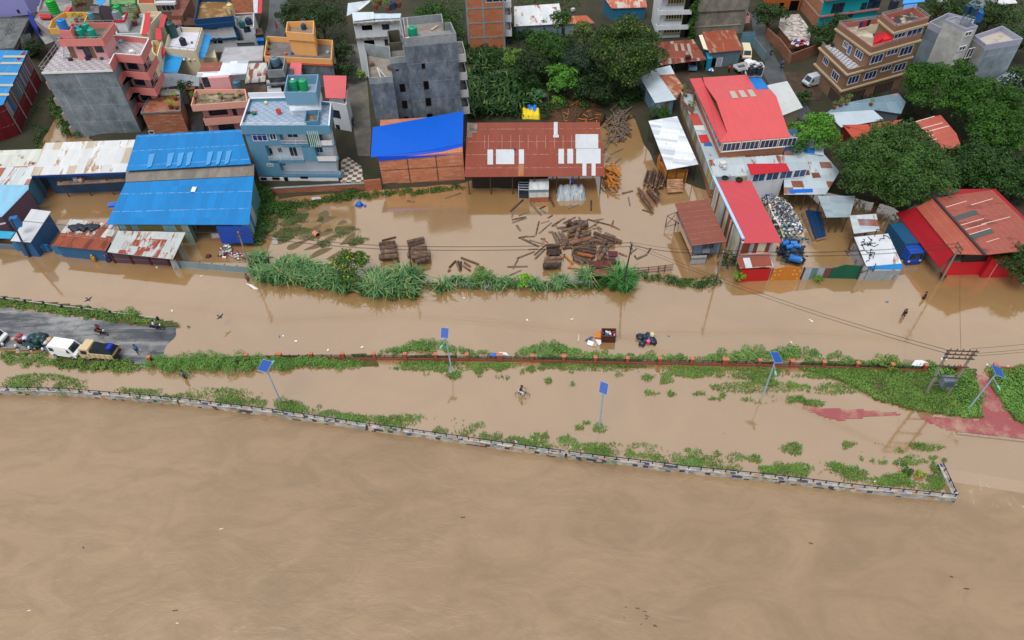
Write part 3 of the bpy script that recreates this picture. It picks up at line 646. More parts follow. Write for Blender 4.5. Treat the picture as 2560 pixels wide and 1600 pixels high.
# ================================================================ BUILDING KIT
WHITEF = plain((222, 224, 228), .5); DARKF = plain((42, 30, 28), .6); GL = glass(); CREAMF = plain((222, 200, 140), .6)
def offs(P, k):
    """polygon inset by k metres (towards its centre)"""
    n = len(P); Q = [Vector((p[0], p[1])) for p in P]; a = sum(Q[i].x * Q[(i + 1) % n].y - Q[(i + 1) % n].x * Q[i].y for i in range(n)); sg = 1 if a > 0 else -1; out = []
    for i in range(n):
        A, B, C = Q[i - 1], Q[i], Q[(i + 1) % n]; d1 = (B - A).normalized(); d2 = (C - B).normalized(); n1 = Vector((-d1.y, d1.x)) * sg; n2 = Vector((-d2.y, d2.x)) * sg
        b = n1 + n2; b = b / max(.35, b.length_squared) * 2; out.append(B + b * k)
    return out
class Bld:
    def __init__(s, label, px, z=0, name='house', cat='house', group=None):
        p = W(*px, z); s.root = thing(name, label, cat, (p.x, p.y, 0), group)
    def pts(s, px, z):
        P = [W(*p, z) for p in px]
        if len(P) == 3: P.append(P[0] + P[2] - P[1])
        return P
    def part(s, m, name, mat=None, parent=None): return m.build(name, mat, parent or s.root)
    def block(s, px, z1, wall, top=None, z0=-.9, par=None, parmat=None, part=.16, edges=None, P=None, name='wall', zpx=None, slab=None):
        """px is the outline as seen at height zpx (default: parapet top)"""
        z1p = z1 + (par or 0); P = P or s.pts(px, z1p if zpx is None else zpx); s.P = P; s.z1 = z1
        s.part(MB().prism(P, z0, z1), name, wall)
        if top: s.part(MB().prism(offs(P, .01), z1 - .05, z1 + .012), 'roof', top)
        if par: s.part(MB().ring(offs(P, -.004), z1 - .2, z1 + par, part, edges), 'parapet', parmat or wall)
        if slab: s.part(MB().prism(offs(P, -slab[0]), z1 - slab[1], z1 - .06), 'floor_slab', slab[2])
        return P
    def win(s, A, B, rects, frame=WHITEF, gl=GL, mull=1, out=.05, fw=.09, transom=False, name='window', sill=None):
        A = Vector((A.x, A.y, 0)); B = Vector((B.x, B.y, 0)); t = (B - A).normalized(); n = Vector((t.y, -t.x, 0))
        if n.dot(Vector((0, 0, 0)) - A) < 0 : n = -n
        for r in rects:
            if len(r) == 4 and not isinstance(r[0], str):
                cx, cy = (r[0] + r[2]) / 2, (r[1] + r[3]) / 2; u0 = hit(r[0], cy, A, B)[0]; u1 = hit(r[2], cy, A, B)[0]; z1 = hit(cx, r[1], A, B)[1]; z0 = hit(cx, r[3], A, B)[1]
            else: u0, z0, u1, z1 = r[1:]
            if u1 < u0: u0, u1 = u1, u0
            f = MB(); an = math.atan2(t.y, t.x); ct = lambda u, z, o: A + t * u + n * o + Vector((0, 0, z))
            h = z1 - z0; wd = u1 - u0; o = out / 2
            f.box(ct((u0 + u1) / 2, z0 + fw / 2, o), (wd, out, fw), an); f.box(ct((u0 + u1) / 2, z1 - fw / 2, o), (wd, out, fw), an)
            for k in range(mull + 2):
                u = u0 + fw / 2 + (wd - fw) * k / (mull + 1); f.box(ct(u, (z0 + z1) / 2, o), (fw * (1 if k in (0, mull + 1) else .7), out - .004, h - 2 * fw + .01), an)
            if transom: f.box(ct((u0 + u1) / 2, z0 + h * .72, o), (wd - 2 * fw, out - .006, fw * .7), an)
            fo = s.part(f, name, frame); s.part(MB().box(ct((u0 + u1) / 2, (z0 + z1) / 2, .012), (wd - fw, .02, h - fw), an), 'pane', gl, fo)
            if sill: s.part(MB().box(ct((u0 + u1) / 2, z0 - .06, .14), (wd + .25, .28, .09), an), 'sill', sill, fo)
    def hole(s, A, B, rects, mat=None, name='opening'): s.win(A, B, rects, frame=mat or DARKF, gl=plain((10, 11, 14), .9, .1), mull=0, fw=.07, name=name)
    def band(s, A, B, z0, z1, out, mat, name='cornice', ext=.0, back=.0):
        A = Vector((A.x, A.y, 0)); B = Vector((B.x, B.y, 0)); t = (B - A).normalized(); n = Vector((t.y, -t.x, 0)); n = n if n.dot(-A) > 0 else -n
        return s.part(MB().prism([A - t * ext - n * back, B + t * ext - n * back, B + t * ext + n * out, A - t * ext + n * out], z0, z1, True), name, mat)
    def balcony(s, P, z, par, mat, floor=None, th=.22, edges=None, name='balcony', pt=.12):
        o = s.part(MB().prism(P, z - th, z, True), name, floor or mat)
        if par: s.part(MB().ring(offs(P, -.004), z - th - .01, z + par, pt, edges), 'balcony_wall', mat, o)
        return o
    def rail(s, P, z, h, mat=None, closed=False, r=.04, nb=2, gap=1.6, name='railing'):
        m = MB(); Q = [Vector((p[0], p[1], 0)) for p in P]; Q = Q + [Q[0]] if closed else Q
        for a, b in zip(Q, Q[1:]):
            for k in range(nb): zz = z + h * (k + 1) / nb; m.bar((a.x, a.y, zz), (b.x, b.y, zz), r)
            n = max(1, int((b - a).length / gap))
            for k in range(n + 1): q = a.lerp(b, k / n); m.bar((q.x, q.y, z), (q.x, q.y, z + h), r)
        return s.part(m, name, mat or M_RAILW)
    def sheetroof(s, q, mat, t=.06, name='roof', parent=None):
        return s.part(MB().slab([W(x, y, z) for x, y, z in q], t), name, mat, parent)
    def walls_under(s, q, mat, inset=.25, z0=-.9, drop=.07, name='wall', gaps=None):
        """walls whose tops follow the sloping roof q (list of (x,y,z))"""
        P = [W(x, y, z) for x, y, z in q]; Q = offs(P, inset); n = len(P); a = np.array([[p.x, p.y, 1] for p in P]); k = np.linalg.lstsq(a, np.array([p.z for p in P]), rcond=None)[0]
        s.P = [Vector((p.x, p.y, 0)) for p in Q]; return s.part(MB().prism(Q, z0, [float(k @ [p.x, p.y, 1]) - drop - .03 for p in Q]), name, mat)
    def posts(s, q, mat, inset=.3, z0=-.9, n=(3, 2), r=.09, sides=(0,)):
        P = [W(x, y, z) for x, y, z in q]; Q = offs(P, inset)
        for sd in sides:
            i, j = sd, (sd + 1) % len(P)
            for k in range(n[0]):
                t = k / (n[0] - 1); p = Q[i].lerp(Q[j], t); z = P[i].z + (P[j].z - P[i].z) * t; s.part(MB().tube((p.x, p.y, z0), (p.x, p.y, z - .08), r, None, 6), 'post', mat)
def shed(label, crop, q, roof, wall, name='shed', cat='shed', inset=.3, z0=-.9, t=.06, group=None):
    use(crop); c = [sum(p[i] for p in q) / len(q) for i in range(3)]; b = Bld(label, c[:2], c[2], name, cat, group); b.sheetroof(q, roof, t)
    if wall: b.walls_under(q, wall, inset, z0)
    return b
def plane(q):
    """function (x,y) -> point on the plane of three (x,y,z) picture points"""
    a, b, c = [W(*p) for p in q[:3]]; n = (b - a).cross(c - a).normalized(); n = n if n.z > 0 else -n; o = Vector((0, 0, CAM_H))
    def f(x, y, h=.03): d = ray(x, y); return o + d * ((a - o).dot(n) / d.dot(n)) + n * h
    return f
def panels(b, f, rects, mat, name='roof_panel', h=.03, t=.015):
    for r in rects:
        p = r if len(r) > 4 or isinstance(r[0], tuple) else [(r[0], r[3]), (r[2], r[3]), (r[2], r[1]), (r[0], r[1])]
        b.part(MB().slab([f(x, y, h) for x, y in p], t), name, mat)
def tank(label, crop, x, y, z, r=.55, h=1.35, rgb=(22, 150, 118), group='water tanks on the roofs', lid=None):
    use(crop); p = W(x, y, z); root = thing('water_tank', label, 'water tank', p, group); m = plain(rgb, .35, .4)
    pr = [(r * .97, 0)]
    for k in range(5): zz = h * (.06 + .15 * k); pr += [(r, zz), (r, zz + h * .09), (r * .96, zz + h * .11), (r * .96, zz + h * .14)]
    pr += [(r * .98, h * .8), (r * .75, h * .92), (r * .36, h), (r * .34, h * 1.0)]
    o = MB().lathe((0, 0, 0), pr, 16).build('tank_body', m, None, True); o.location = p; attach(o, root)
    o = MB().lathe((0, 0, h), [(r * .34, 0), (r * .34, .09), (r * .26, .13), (.02, .15)], 12).build('lid', lid or m, None, True); o.location = p; attach(o, root); return root
def pots(label, crop, pts, z, mat=None, r=.35, seed=3, name='potted_plant'):
    use(crop); rr = np.random.default_rng(seed)
    for i, (x, y, s) in enumerate(pts):
        p = W(x, y, z); root = thing(name, label, 'potted plant', p, label); o = MB().lathe((0, 0, 0), [(.16 * s, 0), (.24 * s, .34 * s), (.2 * s, .34 * s)], 10).build('pot', plain((120, 66, 48), .8)); o.location = p; attach(o, root)
        v, f = blobleaves([((p.x, p.y, z + .62 * s), r * s, r * s, .42 * s)], 40, .17, rr); npmesh('foliage', v, f, mat or LG_BRIGHT, root)
CGREY = concrete((112, 120, 128)); CDARK = concrete((88, 100, 112), .85, .5, (160, 170, 178)); CWALL = concrete((128, 136, 142), .6, .4)
ROOFC = mottled((150, 152, 156), (112, 110, 106), .4); SLATE = concrete((118, 130, 140), .75, .5, (166, 176, 184), 1)
BR = brick(); BR2 = brick((168, 96, 70), .6, (214, 190, 172)); PINK = paint((212, 156, 160), .2); PINKD = paint((204, 124, 120), .25); WHITEP = paint((206, 212, 220), .35); CREAM = paint((214, 202, 176), .3)
ZINC = sheet((178, 190, 200), .12, .12); ZRUST = sheet((186, 190, 190), .14, .42); RUST = sheet((148, 78, 56), .12, .3, (110, 52, 36), alt=(176, 170, 164), altf=.12); TILEF = tiles((176, 182, 192), (150, 154, 164), .6)
# ================================================================ LEFT: BLUE SHEDS AND HOUSES BEHIND
BLUE = sheet((8, 114, 182), .09, .0, pw=1.0, pl=3.2); BLUE2 = sheet((30, 138, 206), .05, pw=1.0)
use('c1'); b = Bld('pink house with tiled roof terraces above a bare grey plaster side wall', (740, 640), 13.1)
P = b.pts([(383, 662), (1092, 637), (1142, 535), (1400, 555), (1487, 380), (1310, 362), (1165, 350), (575, 405)], 13.1); rt = (P[1] - P[0]).normalized(); bk = Vector((-rt.y, rt.x, 0))
core = [P[0] + bk * .1, P[1] + bk * .1, P[2] + bk * 1.4, P[3] + bk * 1.6 - rt * 1.3, P[4] - rt * 1.3, P[7]]
b.part(MB().prism(core[:1] + [core[1], P[2] - rt * .1, P[6], P[7]], -.9, 11.9), 'wall', SLATE); b.part(MB().prism([core[2] - rt * .05, core[3], core[4], P[6] + rt * .05], -.9, 11.9), 'wall', PINK)
b.part(MB().prism(P, 11.9, 12.12, True), 'floor_slab', PINKD); b.part(MB().prism(offs(P, .03), 12.1, 12.14), 'roof', tiles((178, 174, 180), (150, 146, 152), .7))
b.part(MB().ring(offs(P, -.004), 11.7, 13.1, .14, [1, 2, 3, 4, 5, 6]), 'parapet', PINKD); b.part(MB().ring(offs(P, -.012), 13.1, 13.18, .17, [1, 2, 3, 4, 5, 6]), 'coping', WHITEF); b.rail([P[0], P[1]], 12.12, 1.0); b.rail([P[0], P[7]], 12.12, 1.0)
b.band(P[0], P[1], 11.85, 12.16, .12, WHITEF, 'edge')
wing = [P[1] + bk * .6, P[2], P[3], P[4], P[4] - rt * 3, P[2] + bk * 3]
for z in (9.1, 6.2, 3.3): b.balcony(wing, z, 1.0, PINKD, plain((150, 144, 146), .7), .3, [0, 1, 2])
for z in (9.3, 6.4, 3.5, .4):
    b.win(core[2], core[3], [('r', .6, z + .6, 2.6, z + 1.9)], DARKF, mull=2); b.win(core[3], core[4], [('r', .9, z + .1, 2.0, z + 2.0)], DARKF, mull=0); b.win(core[3], core[4], [('r', 3.2, z + .7, 4.6, z + 1.9)], DARKF, mull=1)
for zz in (9.4, 6.6, 3.8, 1.2): b.part(MB().box(P[0] - rt * .34 + bk * (1.0 + .3 * (zz > 9)) + Vector((0, 0, zz - P[0].z)), (.7, 1.3, 1.3), math.atan2(rt.y, rt.x)), 'window_box', plain((150, 128, 128), .6))
up = b.pts([(572, 392), (1015, 385), (1140, 222)], 15.9); wl = offs(up, .75); b.part(MB().prism(wl, 12.1, 14.9), 'upper_wall', PINK); b.part(MB().prism(up, 14.8, 15.05, True), 'upper_roof', PINKD); b.part(MB().ring(offs(up, -.004), 14.7, 15.9, .14), 'parapet', PINKD); b.rail(up, 15.9, .35, closed=True, nb=1)
b.part(MB().prism(offs(up, .2), 15.04, 15.07), 'roof', mottled((120, 112, 100), (90, 84, 76)))
b.win(wl[0], wl[1], [(760, 448, 825, 490), (945, 450, 1025, 522)], DARKF, mull=1); b.win(wl[0], wl[1], [(832, 450, 900, 575)], DARKF, mull=0, name='door'); b.win(wl[0], wl[1], [(690, 450, 745, 575), (905, 455, 940, 575)], plain((122, 96, 70)), plain((122, 96, 70)), mull=0, name='shutter')
m = MB(); s0 = W(665, 590, 12.15); s1 = s0 + bk * 3.2 + Vector((0, 0, 2.7))
for k in range(10): q = s0.lerp(s1, k / 9); m.box(q, (1.1, .34, .1), math.atan2(rt.y, rt.x))
m.bar(s0 - rt * .55, s1 - rt * .55, .08, .2); m.bar(s0 + rt * .55, s1 + rt * .55, .08, .2); b.part(m, 'stairs', M_RAILW)
for i, (x, y) in enumerate(((820, 372), (935, 372), (880, 318))): tank('teal green water tank on the upper roof of the pink house', 'c1', x, y, 15.07, .62, 1.5, (16, 158, 136), 'teal tanks on the pink house')
tank('grey blue water tank behind the teal tanks of the pink house', 'c1', 800, 330, 15.07, .6, 1.4, (86, 108, 132))
use('c1'); bb = Bld('pink raised tank stand at the upper left roof corner of the pink house', (650, 320), 15, 'tank_stand', 'tank stand'); bb.block([(580, 300), (700, 305), (722, 262)], 16.7, PINKD, z0=15.05, par=.3, zpx=17.0)
tank('bright blue water tank on the raised pink stand', 'c1', 645, 292, 16.72, .75, 1.7, (24, 122, 206))
RS = stripes(((104, 24, 32), (98, 22, 30), (110, 30, 36), (30, 90, 150), (150, 140, 128)), 1.3)
b = shed('long industrial shed at the left edge, blue roof with pale strips, dark red sheet walls', 'c1', [(-420, 1180, 6.6), (30, 1040, 6.4), (278, 503, 6.4), (-260, 492, 7.4)], sheet((22, 124, 190), .05, pw=1.2), sheet((104, 26, 34), .16, .12, (60, 20, 22), pw=.5), inset=.25)
A, B_ = b.P[1], b.P[2]; L = (B_ - A).length
for k in range(5): u = L * (.04 + k * .235); n = Vector((B_.y - A.y, A.x - B_.x, 0)).normalized(); q = A.lerp(B_, u / L) + n * .06; b.part(MB().box((q.x, q.y, 2.7), (.14, .14, 7.2)), 'post', M_RAILW)
b.win(A, B_, [('r', L * (.06 + .235 * k), 3.3, L * (.255 + .235 * k), 5.9) for k in range(4)], plain((92, 96, 100)), stripes(((70, 110, 130), (40, 90, 160), (150, 146, 140), (128, 84, 90), (90, 96, 92)), .7), mull=0, out=.04, fw=.06, name='upper_panel')
use('c1'); f_ = plane([(30, 1040, 6.4), (278, 503, 6.4), (-260, 492, 7.4)])
for y in (562, 628, 735, 848, 940):
    x1 = 245 - (y - 562) * .42; c = [f_(x, yy) for x, yy in ((x1 - 215, y + 12), (x1, y + 12), (x1 + 8, y - 10), (x1 - 205, y - 10))]; b.part(MB().slab(c, .02), 'skylight', plain((176, 176, 160)))
b = shed('low brick house with cluttered rusty flat roof between the pink houses', 'c1', [(1400, 1130, 4.6), (1800, 1108, 4.6), (1795, 955, 4.6), (1480, 972, 4.6)], mottled((132, 68, 48), (160, 120, 100), .5), BR2, 'brick_house', 'house', inset=.1, t=.2)
b.win(b.P[0], b.P[1], [(1480, 1300, 1535, 1335)], WHITEF, mull=0); b.part(MB().ring(offs(b.P, -.12), 4.5, 4.75, .15, [0, 1, 3]), 'parapet', CGREY)
use('f8'); OR = paint((224, 164, 148), .2); b = Bld('pink house with orange balcony fronts and a weedy concrete roof', (1150, 900), 6.3)
P = b.pts([(605, 965), (1735, 880), (1690, 640), (690, 650)], 6.9); rt = (P[1] - P[0]).normalized(); bk = Vector((-rt.y, rt.x, 0)); wl = [P[0] + bk * 1.3 + rt * 1.0, P[1] + bk * 1.3, P[2], P[3] + rt * .3]
b.part(MB().prism(wl, -.9, 5.9), 'wall', PINK); b.part(MB().prism(P, 5.7, 6.0, True), 'floor_slab', OR); b.part(MB().prism(offs(P, .1), 5.99, 6.02), 'roof', mottled((92, 84, 66), (168, 160, 140), .7, .45, .6)); b.part(MB().ring(offs(P, -.004), 5.6, 6.75, .15), 'parapet', OR)
bal = [P[0] + rt * 1.0 + bk * .3, P[1] + rt * -.2 + bk * .3, P[1] + bk * 2 - rt * .2, P[0] + bk * 2 + rt * 1.0]
for z in (3.0, .3): b.balcony(bal, z, .95, OR, None, .3, [0, 3])
b.win(wl[0], wl[1], [(965, 1045, 1340, 1175)], DARKF, mull=2); b.win(wl[0], wl[1], [(1440, 1010, 1520, 1180)], DARKF, mull=0, name='door'); b.win(wl[0], wl[1], [(1160, 1350, 1340, 1480), (1345, 1345, 1480, 1480)], DARKF, mull=1)
# rooms on the roof under a white sheet roof
wr = [P[3] + rt * 1.6 - bk * .1, P[3] + rt * 6.2 - bk * .1, P[3] + rt * 6.2 + bk * 4, P[3] + rt * 1.6 + bk * 4]; b.part(MB().prism(wr, 3, 8.6), 'upper_wall', PINK); b.win(wr[0], wr[1], [(850, 420, 980, 620)], DARKF, mull=0, name='door')
ZW = sheet((206, 214, 224), .14, .06, pw=1.2, pl=3.0, alt=(160, 172, 186), altf=.3)
b.sheetroof([(720, 420, 8.6), (1715, 355, 8.7), (1765, 85, 9.0), (1250, 110, 9.0), (1190, 300, 8.75), (745, 322, 8.7)], ZW); b.sheetroof([(765, 318, 8.62), (1190, 300, 8.64), (1250, 118, 8.9), (830, 140, 8.9)], sheet((132, 72, 58), .1, .2))
use('f8'); b.part(MB().bar(W(1420, 640, 6), W(1330, 400, 8.6), .22), 'post', CWALL)
tank('dark grey water tank standing on the weedy roof beside the teal house', 'f8', 1570, 690, 6.02, .8, 1.9, (72, 104, 124))
pots('leafy pot on the weedy roof of the pink and orange house', 'f8', [(690, 880, 1.6), (1240, 860, 1.2), (1480, 850, 1.0), (1600, 800, 1.1)], 6.02, LG_GRASS, seed=5)
tree('leafy potted roof tree left of the pink and orange house', *[400 + 520 * 240 / 1910, 140 + 610 * 240 / 1910], 6.2, 1.6, 1.6, LG_DARK, .3, 16, 12, 31, 'roof_tree', 'tree', zb=4.5) if (use('s') or True) else None
pots('yellow flowering pot on the rusty flat roof', 'f8', [(230, 1050, 1.8), (320, 880, 1.7), (340, 1060, 1.4)], 4.62, LG_YEL, seed=6)
use('c2'); b = Bld('cream house with white roof terrace, dark tank and bright blue lean-to roofs', (230, 400), 6.5)
P = b.block([(40, 452), (335, 480), (400, 262), (195, 255), (85, 300)], 6.2, CREAM, mottled((206, 208, 222), (188, 190, 206)), par=.9, z0=-.5)
b.rail([P[0], P[1], P[2]], 7.1, .4, DARKF, nb=1)
b.sheetroof([(350, 490, 6.0), (440, 500, 5.6), (488, 330, 5.6), (405, 318, 6.0)], BLUE2); b.sheetroof([(40, 500, 5.9), (430, 500, 5.9), (430, 540, 5.5), (215, 550, 5.5), (165, 690, 5.0), (-5, 680, 5.0)], BLUE2)
q0 = [W(440, 500, 5.5), W(545, 585, 5.5), W(500, 430, 5.5)]; b.part(MB().prism([(p.x, p.y) for p in (W(380, 590, 3), W(545, 590, 3), W(500, 420, 5), W(420, 470, 5))], -.5, 4.0), 'wall', CREAM)
for x in (250, 300, 350): b.part(MB().bar(W(x, 690, 0.3), W(x - 25, 560, 5.4), .35), 'pillar', CREAM)
tank('black square cornered water tank on the cream house terrace', 'c2', 228, 425, 6.22, .62, 1.4, (30, 36, 56)); tank('tall green water tank at the left corner of the cream house', 'c2', 130, 345, 6.22, .95, 2.8, (24, 78, 78)); tank('small blue tank far corner of the cream house terrace', 'c2', 200, 295, 6.22, .5, 1.0, (40, 96, 150))
use('f3'); b = Bld('two storey white house with dark blue trim and stained brown roof', (800, 300), 7); NAVY = paint((24, 66, 110), .4)
P = b.block([(385, 420), (1225, 345), (1100, -60), (480, -60)], 6.6, WHITEP, mottled((122, 92, 52), (190, 170, 140), .45, .5, .68), par=.9, parmat=NAVY, z0=.1); b.band(P[0], P[1], 5.6, 6.5, .45, NAVY, 'fascia'); b.band(P[0], P[1], 3.0, 3.35, .3, NAVY, 'cornice')
b.win(P[0], P[1], [(690, 505, 885, 635)], DARKF, mull=1); b.win(P[0], P[1], [(800, 820, 870, 940), (900, 815, 1000, 935)], DARKF, mull=0); b.band(P[1] - (P[1] - P[0]).normalized() * .5, P[1], .2, 5.6, .06, NAVY, 'corner_strip')
tank('cream water tank at the right edge of the stained brown roof', 'f3', 1215, 310, 6.3, .7, 2.2, (214, 196, 140)); tank('dark teal tank lying by the small white roof house', 'f3', 1440, 580, 4.2, .6, 1.2, (40, 104, 112)); tank('dark navy tank on the small white roof house', 'f3', 1580, 500, 4.2, .7, 1.1, (28, 52, 84))
use('f3'); b = Bld('small white house with concrete terrace beside the alley', (1550, 560), 4); P = b.block([(1410, 640), (1680, 590), (1690, 270), (1250, 290), (1290, 560)], 4.0, WHITEP, ROOFC, z0=.1, par=.3); b.win(P[0], P[1], [(1460, 570, 1610, 695)], DARKF, mull=0)
# satellite dish beside it
use('f3'); q = W(1320, 400, 5.0); sd = thing('satellite_dish', 'pale satellite dish between the stained roof and the small white house', 'satellite dish', q); m = MB(); m.lathe((0, 0, 0), [(.08, 0), (.4, .08), (.62, .22), (.66, .26)], 14); o = m.build('dish', plain((170, 200, 220)), None, True); o.location = q; attach(o, sd); m = MB(); m.tube(q - Vector((0, 0, 1)), q, .05); m.build('mount', M_STEEL, sd)
use('f3'); b = Bld('flat grey concrete roof building in the middle of the old houses', (1450, 1150), 4.5); b.block([(935, 1335), (1870, 1310), (1905, 980), (1045, 1015)], 4.3, CWALL, mottled((172, 174, 182), (150, 150, 156), .3), par=.05)
b = shed('weathered sheet roof with a rust edge left of the dark tank tower', 'c2', [(800, 790, 4.6), (1000, 770, 4.6), (1010, 590, 5.0), (840, 600, 5.0)], ZRUST, CWALL, inset=.2)
use('c2'); b = Bld('dark stained concrete tank tower with open top', (1100, 640), 7); P = b.block([(1005, 665), (1165, 655), (1185, 540), (1040, 530)], 6.6, concrete((60, 62, 62), .8, .2), plain((24, 30, 36)), par=1.2, parmat=CWALL, z0=-.2)
b.band(P[0], P[1], 5.2, 5.5, .6, CDARK, 'cornice', .6); b.band(P[1], P[2], 5.2, 5.5, .8, CDARK, 'cornice', .2)
tank('big round grey tank inside the dark tank tower', 'c2', 1095, 615, 6.62, .85, 1.5, (96, 126, 146)); 
use('c2'); ORG = paint((226, 170, 108), .2); b = Bld('orange house with stair tower and open roof terrace', (1300, 430), 6); P = b.block([(980, 530), (1620, 560), (1632, 378), (1010, 340)], 5.2, CDARK, mottled((120, 118, 120), (96, 92, 92), .4), par=1.0, parmat=ORG, z0=-.2)
tw = b.pts([(1185, 300), (1450, 320), (1455, 195), (1200, 205)], 9.6); b.part(MB().prism(offs(tw, .25), 5.2, 8.4), 'stair_tower', ORG); b.part(MB().prism(tw, 8.3, 8.55, True), 'roof', plain((136, 122, 112))); b.part(MB().ring(offs(tw, -.004), 8.1, 9.6, .16), 'parapet', ORG)
b.band(P[0], P[1], 4.9, 5.25, .12, paint((196, 96, 62), .2), 'cornice'); q = b.pts([(1565, 580), (1640, 660), (1655, 545)], 4.0); b.balcony(q, 3.0, 1.0, ORG)
tank('dark tank at the back corner of the orange stair tower', 'c2', 1362, 240, 8.56, .55, 1.2, (30, 56, 78)); tank('dark tank at the front edge of the orange stair tower', 'c2', 1362, 275, 8.56, .5, 1.0, (36, 64, 88))
pots('green pot inside the orange terrace', 'c2', [(1030, 420, 1.4), (1030, 470, 1.0)], 5.22, LG_BRIGHT, seed=8)
shed('pink sheet roof beside the dark tank tower', 'c2', [(1215, 705, 5.0), (1330, 705, 5.0), (1340, 595, 5.4), (1235, 588, 5.4)], paint((204, 104, 116), .2), CREAM); shed('faded red sheet roof with a pale stripe behind the teal house', 'c2', [(1565, 925, 6.5), (1752, 930, 6.5), (1762, 715, 7.0), (1540, 712, 7.0)], paint((196, 92, 100), .2), WHITEP, inset=.5)
use('c2'); b = Bld('white narrow house by the alley behind the teal house', (1680, 1000), 5); P = b.block([(1600, 960), (1760, 990), (1770, 850), (1600, 850)], 5.4, WHITEP, ROOFC, z0=-.2, par=.3); b.win(P[0], P[1], [(1615, 1040, 1700, 1110), (1665, 1180, 1700, 1230)], DARKF, mull=0)
use('c5'); TEAL = paint((88, 138, 168), .3); TW = paint((214, 220, 228), .15); b = Bld('teal four storey house with white balconies and a pale tiled roof terrace', (500, 620), 10.7, 'apartment_house', 'apartment house')
P = b.pts([(72, 752), (965, 752), (985, 520), (560, 470), (165, 480)], 10.9); rt = (P[1] - P[0]).normalized(); bk = Vector((-rt.y, rt.x, 0)); zf = 10.0
F0, F1 = P[0] + bk * .25 + rt * .1, P[1] + bk * .25 - rt * .1; W0, W1 = P[0] + bk * 1.4 + rt * .15, P[1] + bk * 1.4 - rt * .9
cp = [W0, W1, P[2] - rt * .9, P[3], P[4]]; b.part(MB().prism(cp, -.9, zf - .2), 'wall', TW)
b.part(MB().prism(P, zf - .35, zf, True), 'floor_slab', TEAL); b.part(MB().prism(offs(P, .05), zf - .01, zf + .02), 'roof', tiles((150, 168, 190), (132, 150, 172), .6)); b.part(MB().ring(offs(P, -.004), zf - .9, zf + .55, .16), 'parapet', TEAL)
for k in range(4): A = P[0].lerp(P[1], .03 + .19 * k); B_ = P[0].lerp(P[1], .17 + .19 * k); b.rail([A + bk * .1, B_ + bk * .1], zf + .5, .45, WHITEF, nb=2, r=.07)
b.part(MB().ring(offs(P, -.01), zf + .55, zf + .62, .2, [1, 2, 3, 4]), 'coping', WHITEF)
L = (P[1] - P[0]).length; lx = lambda f: P[0] + rt * (L * f)
# projecting teal bays (solid) and the white balconies between them
for f0, f1, z0, z1 in ((.0, .40, 7.0, 9.66), (.0, .20, 4.2, 7.01), (.0, .30, 1.5, 4.21), (.60, .76, 4.2, 7.01), (.70, .72, 7.0, 9.66)): b.part(MB().prism([lx(f0 + .01) + bk * .25, lx(f1) + bk * .25, lx(f1) + bk * 1.5, lx(f0 + .01) + bk * 1.5], z0, z1, True), 'bay', TEAL)
for f0, f1, z in ((.40, .72, 7.0), (.78, .99, 7.0), (.20, .60, 4.2), (.76, .99, 4.2), (.30, .99, 1.5)):
    A, B_ = lx(f0), lx(f1); q = [A + bk * .25, B_ + bk * .25, B_ + bk * 1.45, A + bk * 1.45]; o = b.part(MB().prism(q, z - .3, z + .12, True), 'balcony', TEAL); b.rail([A + bk * .3, B_ + bk * .3], z + .12, .75, WHITEF if f0 != .3 else M_RAILW, r=.05, nb=3); 
for f0, f1, z in ((.80, .98, 7.0), (.77, .98, 4.2)): A, B_ = lx(f0) + bk * .2, lx(f1) + bk * .2; b.band(A, B_, z + .1, z + .85, .05, plain((226, 220, 226)), 'balcony_panel')
b.win(F0, F1, [(200, 845, 350, 925)], WHITEF, glass((22, 34, 110)), 2, transom=True); b.win(F0, F1, [(375, 850, 440, 915)], WHITEF, mull=1); b.win(F0, F1, [(348, 1152, 412, 1176)], WHITEF, mull=1)
b.win(W0, W1, [(545, 825, 655, 890), (825, 962, 905, 1040), (310, 988, 405, 1060), (570, 975, 650, 1078)], WHITEF, mull=1); b.win(W0, W1, [(455, 990, 500, 1042), (500, 1140, 535, 1175)], WHITEF, mull=1)
b.hole(F0, F1, [(290, 1290, 345, 1312), (400, 1287, 475, 1310), (520, 1285, 560, 1330), (680, 1278, 755, 1298)])
m = MB()
for k in range(6): q = lx(.735 + .022 * k) + bk * .1; m.box((q.x, q.y, 8.3), (.13, .25, 2.7))
b.part(m, 'louvre', plain((176, 206, 204))); b.part(MB().box((lx(.79).x, (lx(.79) + bk * .45).y, 8.3), (2.2, .3, 2.6)), 'louvre_back', plain((26, 56, 66)))
st = b.pts([(515, 440), (835, 440), (860, 262), (550, 268)], 13.9); b.part(MB().prism(offs(st, .2), zf, 12.3), 'stair_room', TW); b.part(MB().prism(st, 12.2, 12.4, True), 'stair_roof', plain((140, 158, 176))); b.part(MB().ring(offs(st, -.004), 11.9, 13.9, .16), 'parapet', paint((110, 152, 180), .2)); b.part(MB().prism([F0, F1 - rt * .6, F1 - rt * .6 + bk * 2, F0 + bk * 2], -.9, 1.15), 'ground_wall', TW)
sw = offs(st, .2); b.win(sw[0], sw[1], [(665, 512, 845, 545)], DARKF, mull=2); b.sheetroof([(580, 628, 11.0), (890, 610, 11.0), (885, 540, 12.0), (555, 545, 12.0)], sheet((190, 204, 220), .06)); o = b.pts([(715, 735), (855, 720), (870, 612), (735, 620)], 10.9); b.part(MB().ring(o, zf, 10.9, .14), 'skylight_kerb', TEAL); b.part(MB().prism(offs(o, .14), zf, zf + .06), 'skylight', mottled((92, 80, 76), (150, 130, 110), 2.0))
b.part(MB().prism([P[3] - rt * .2, P[3] + bk * .2, P[4] + bk * .2, P[4]], zf, zf + 1.4), 'back_wall', TW)
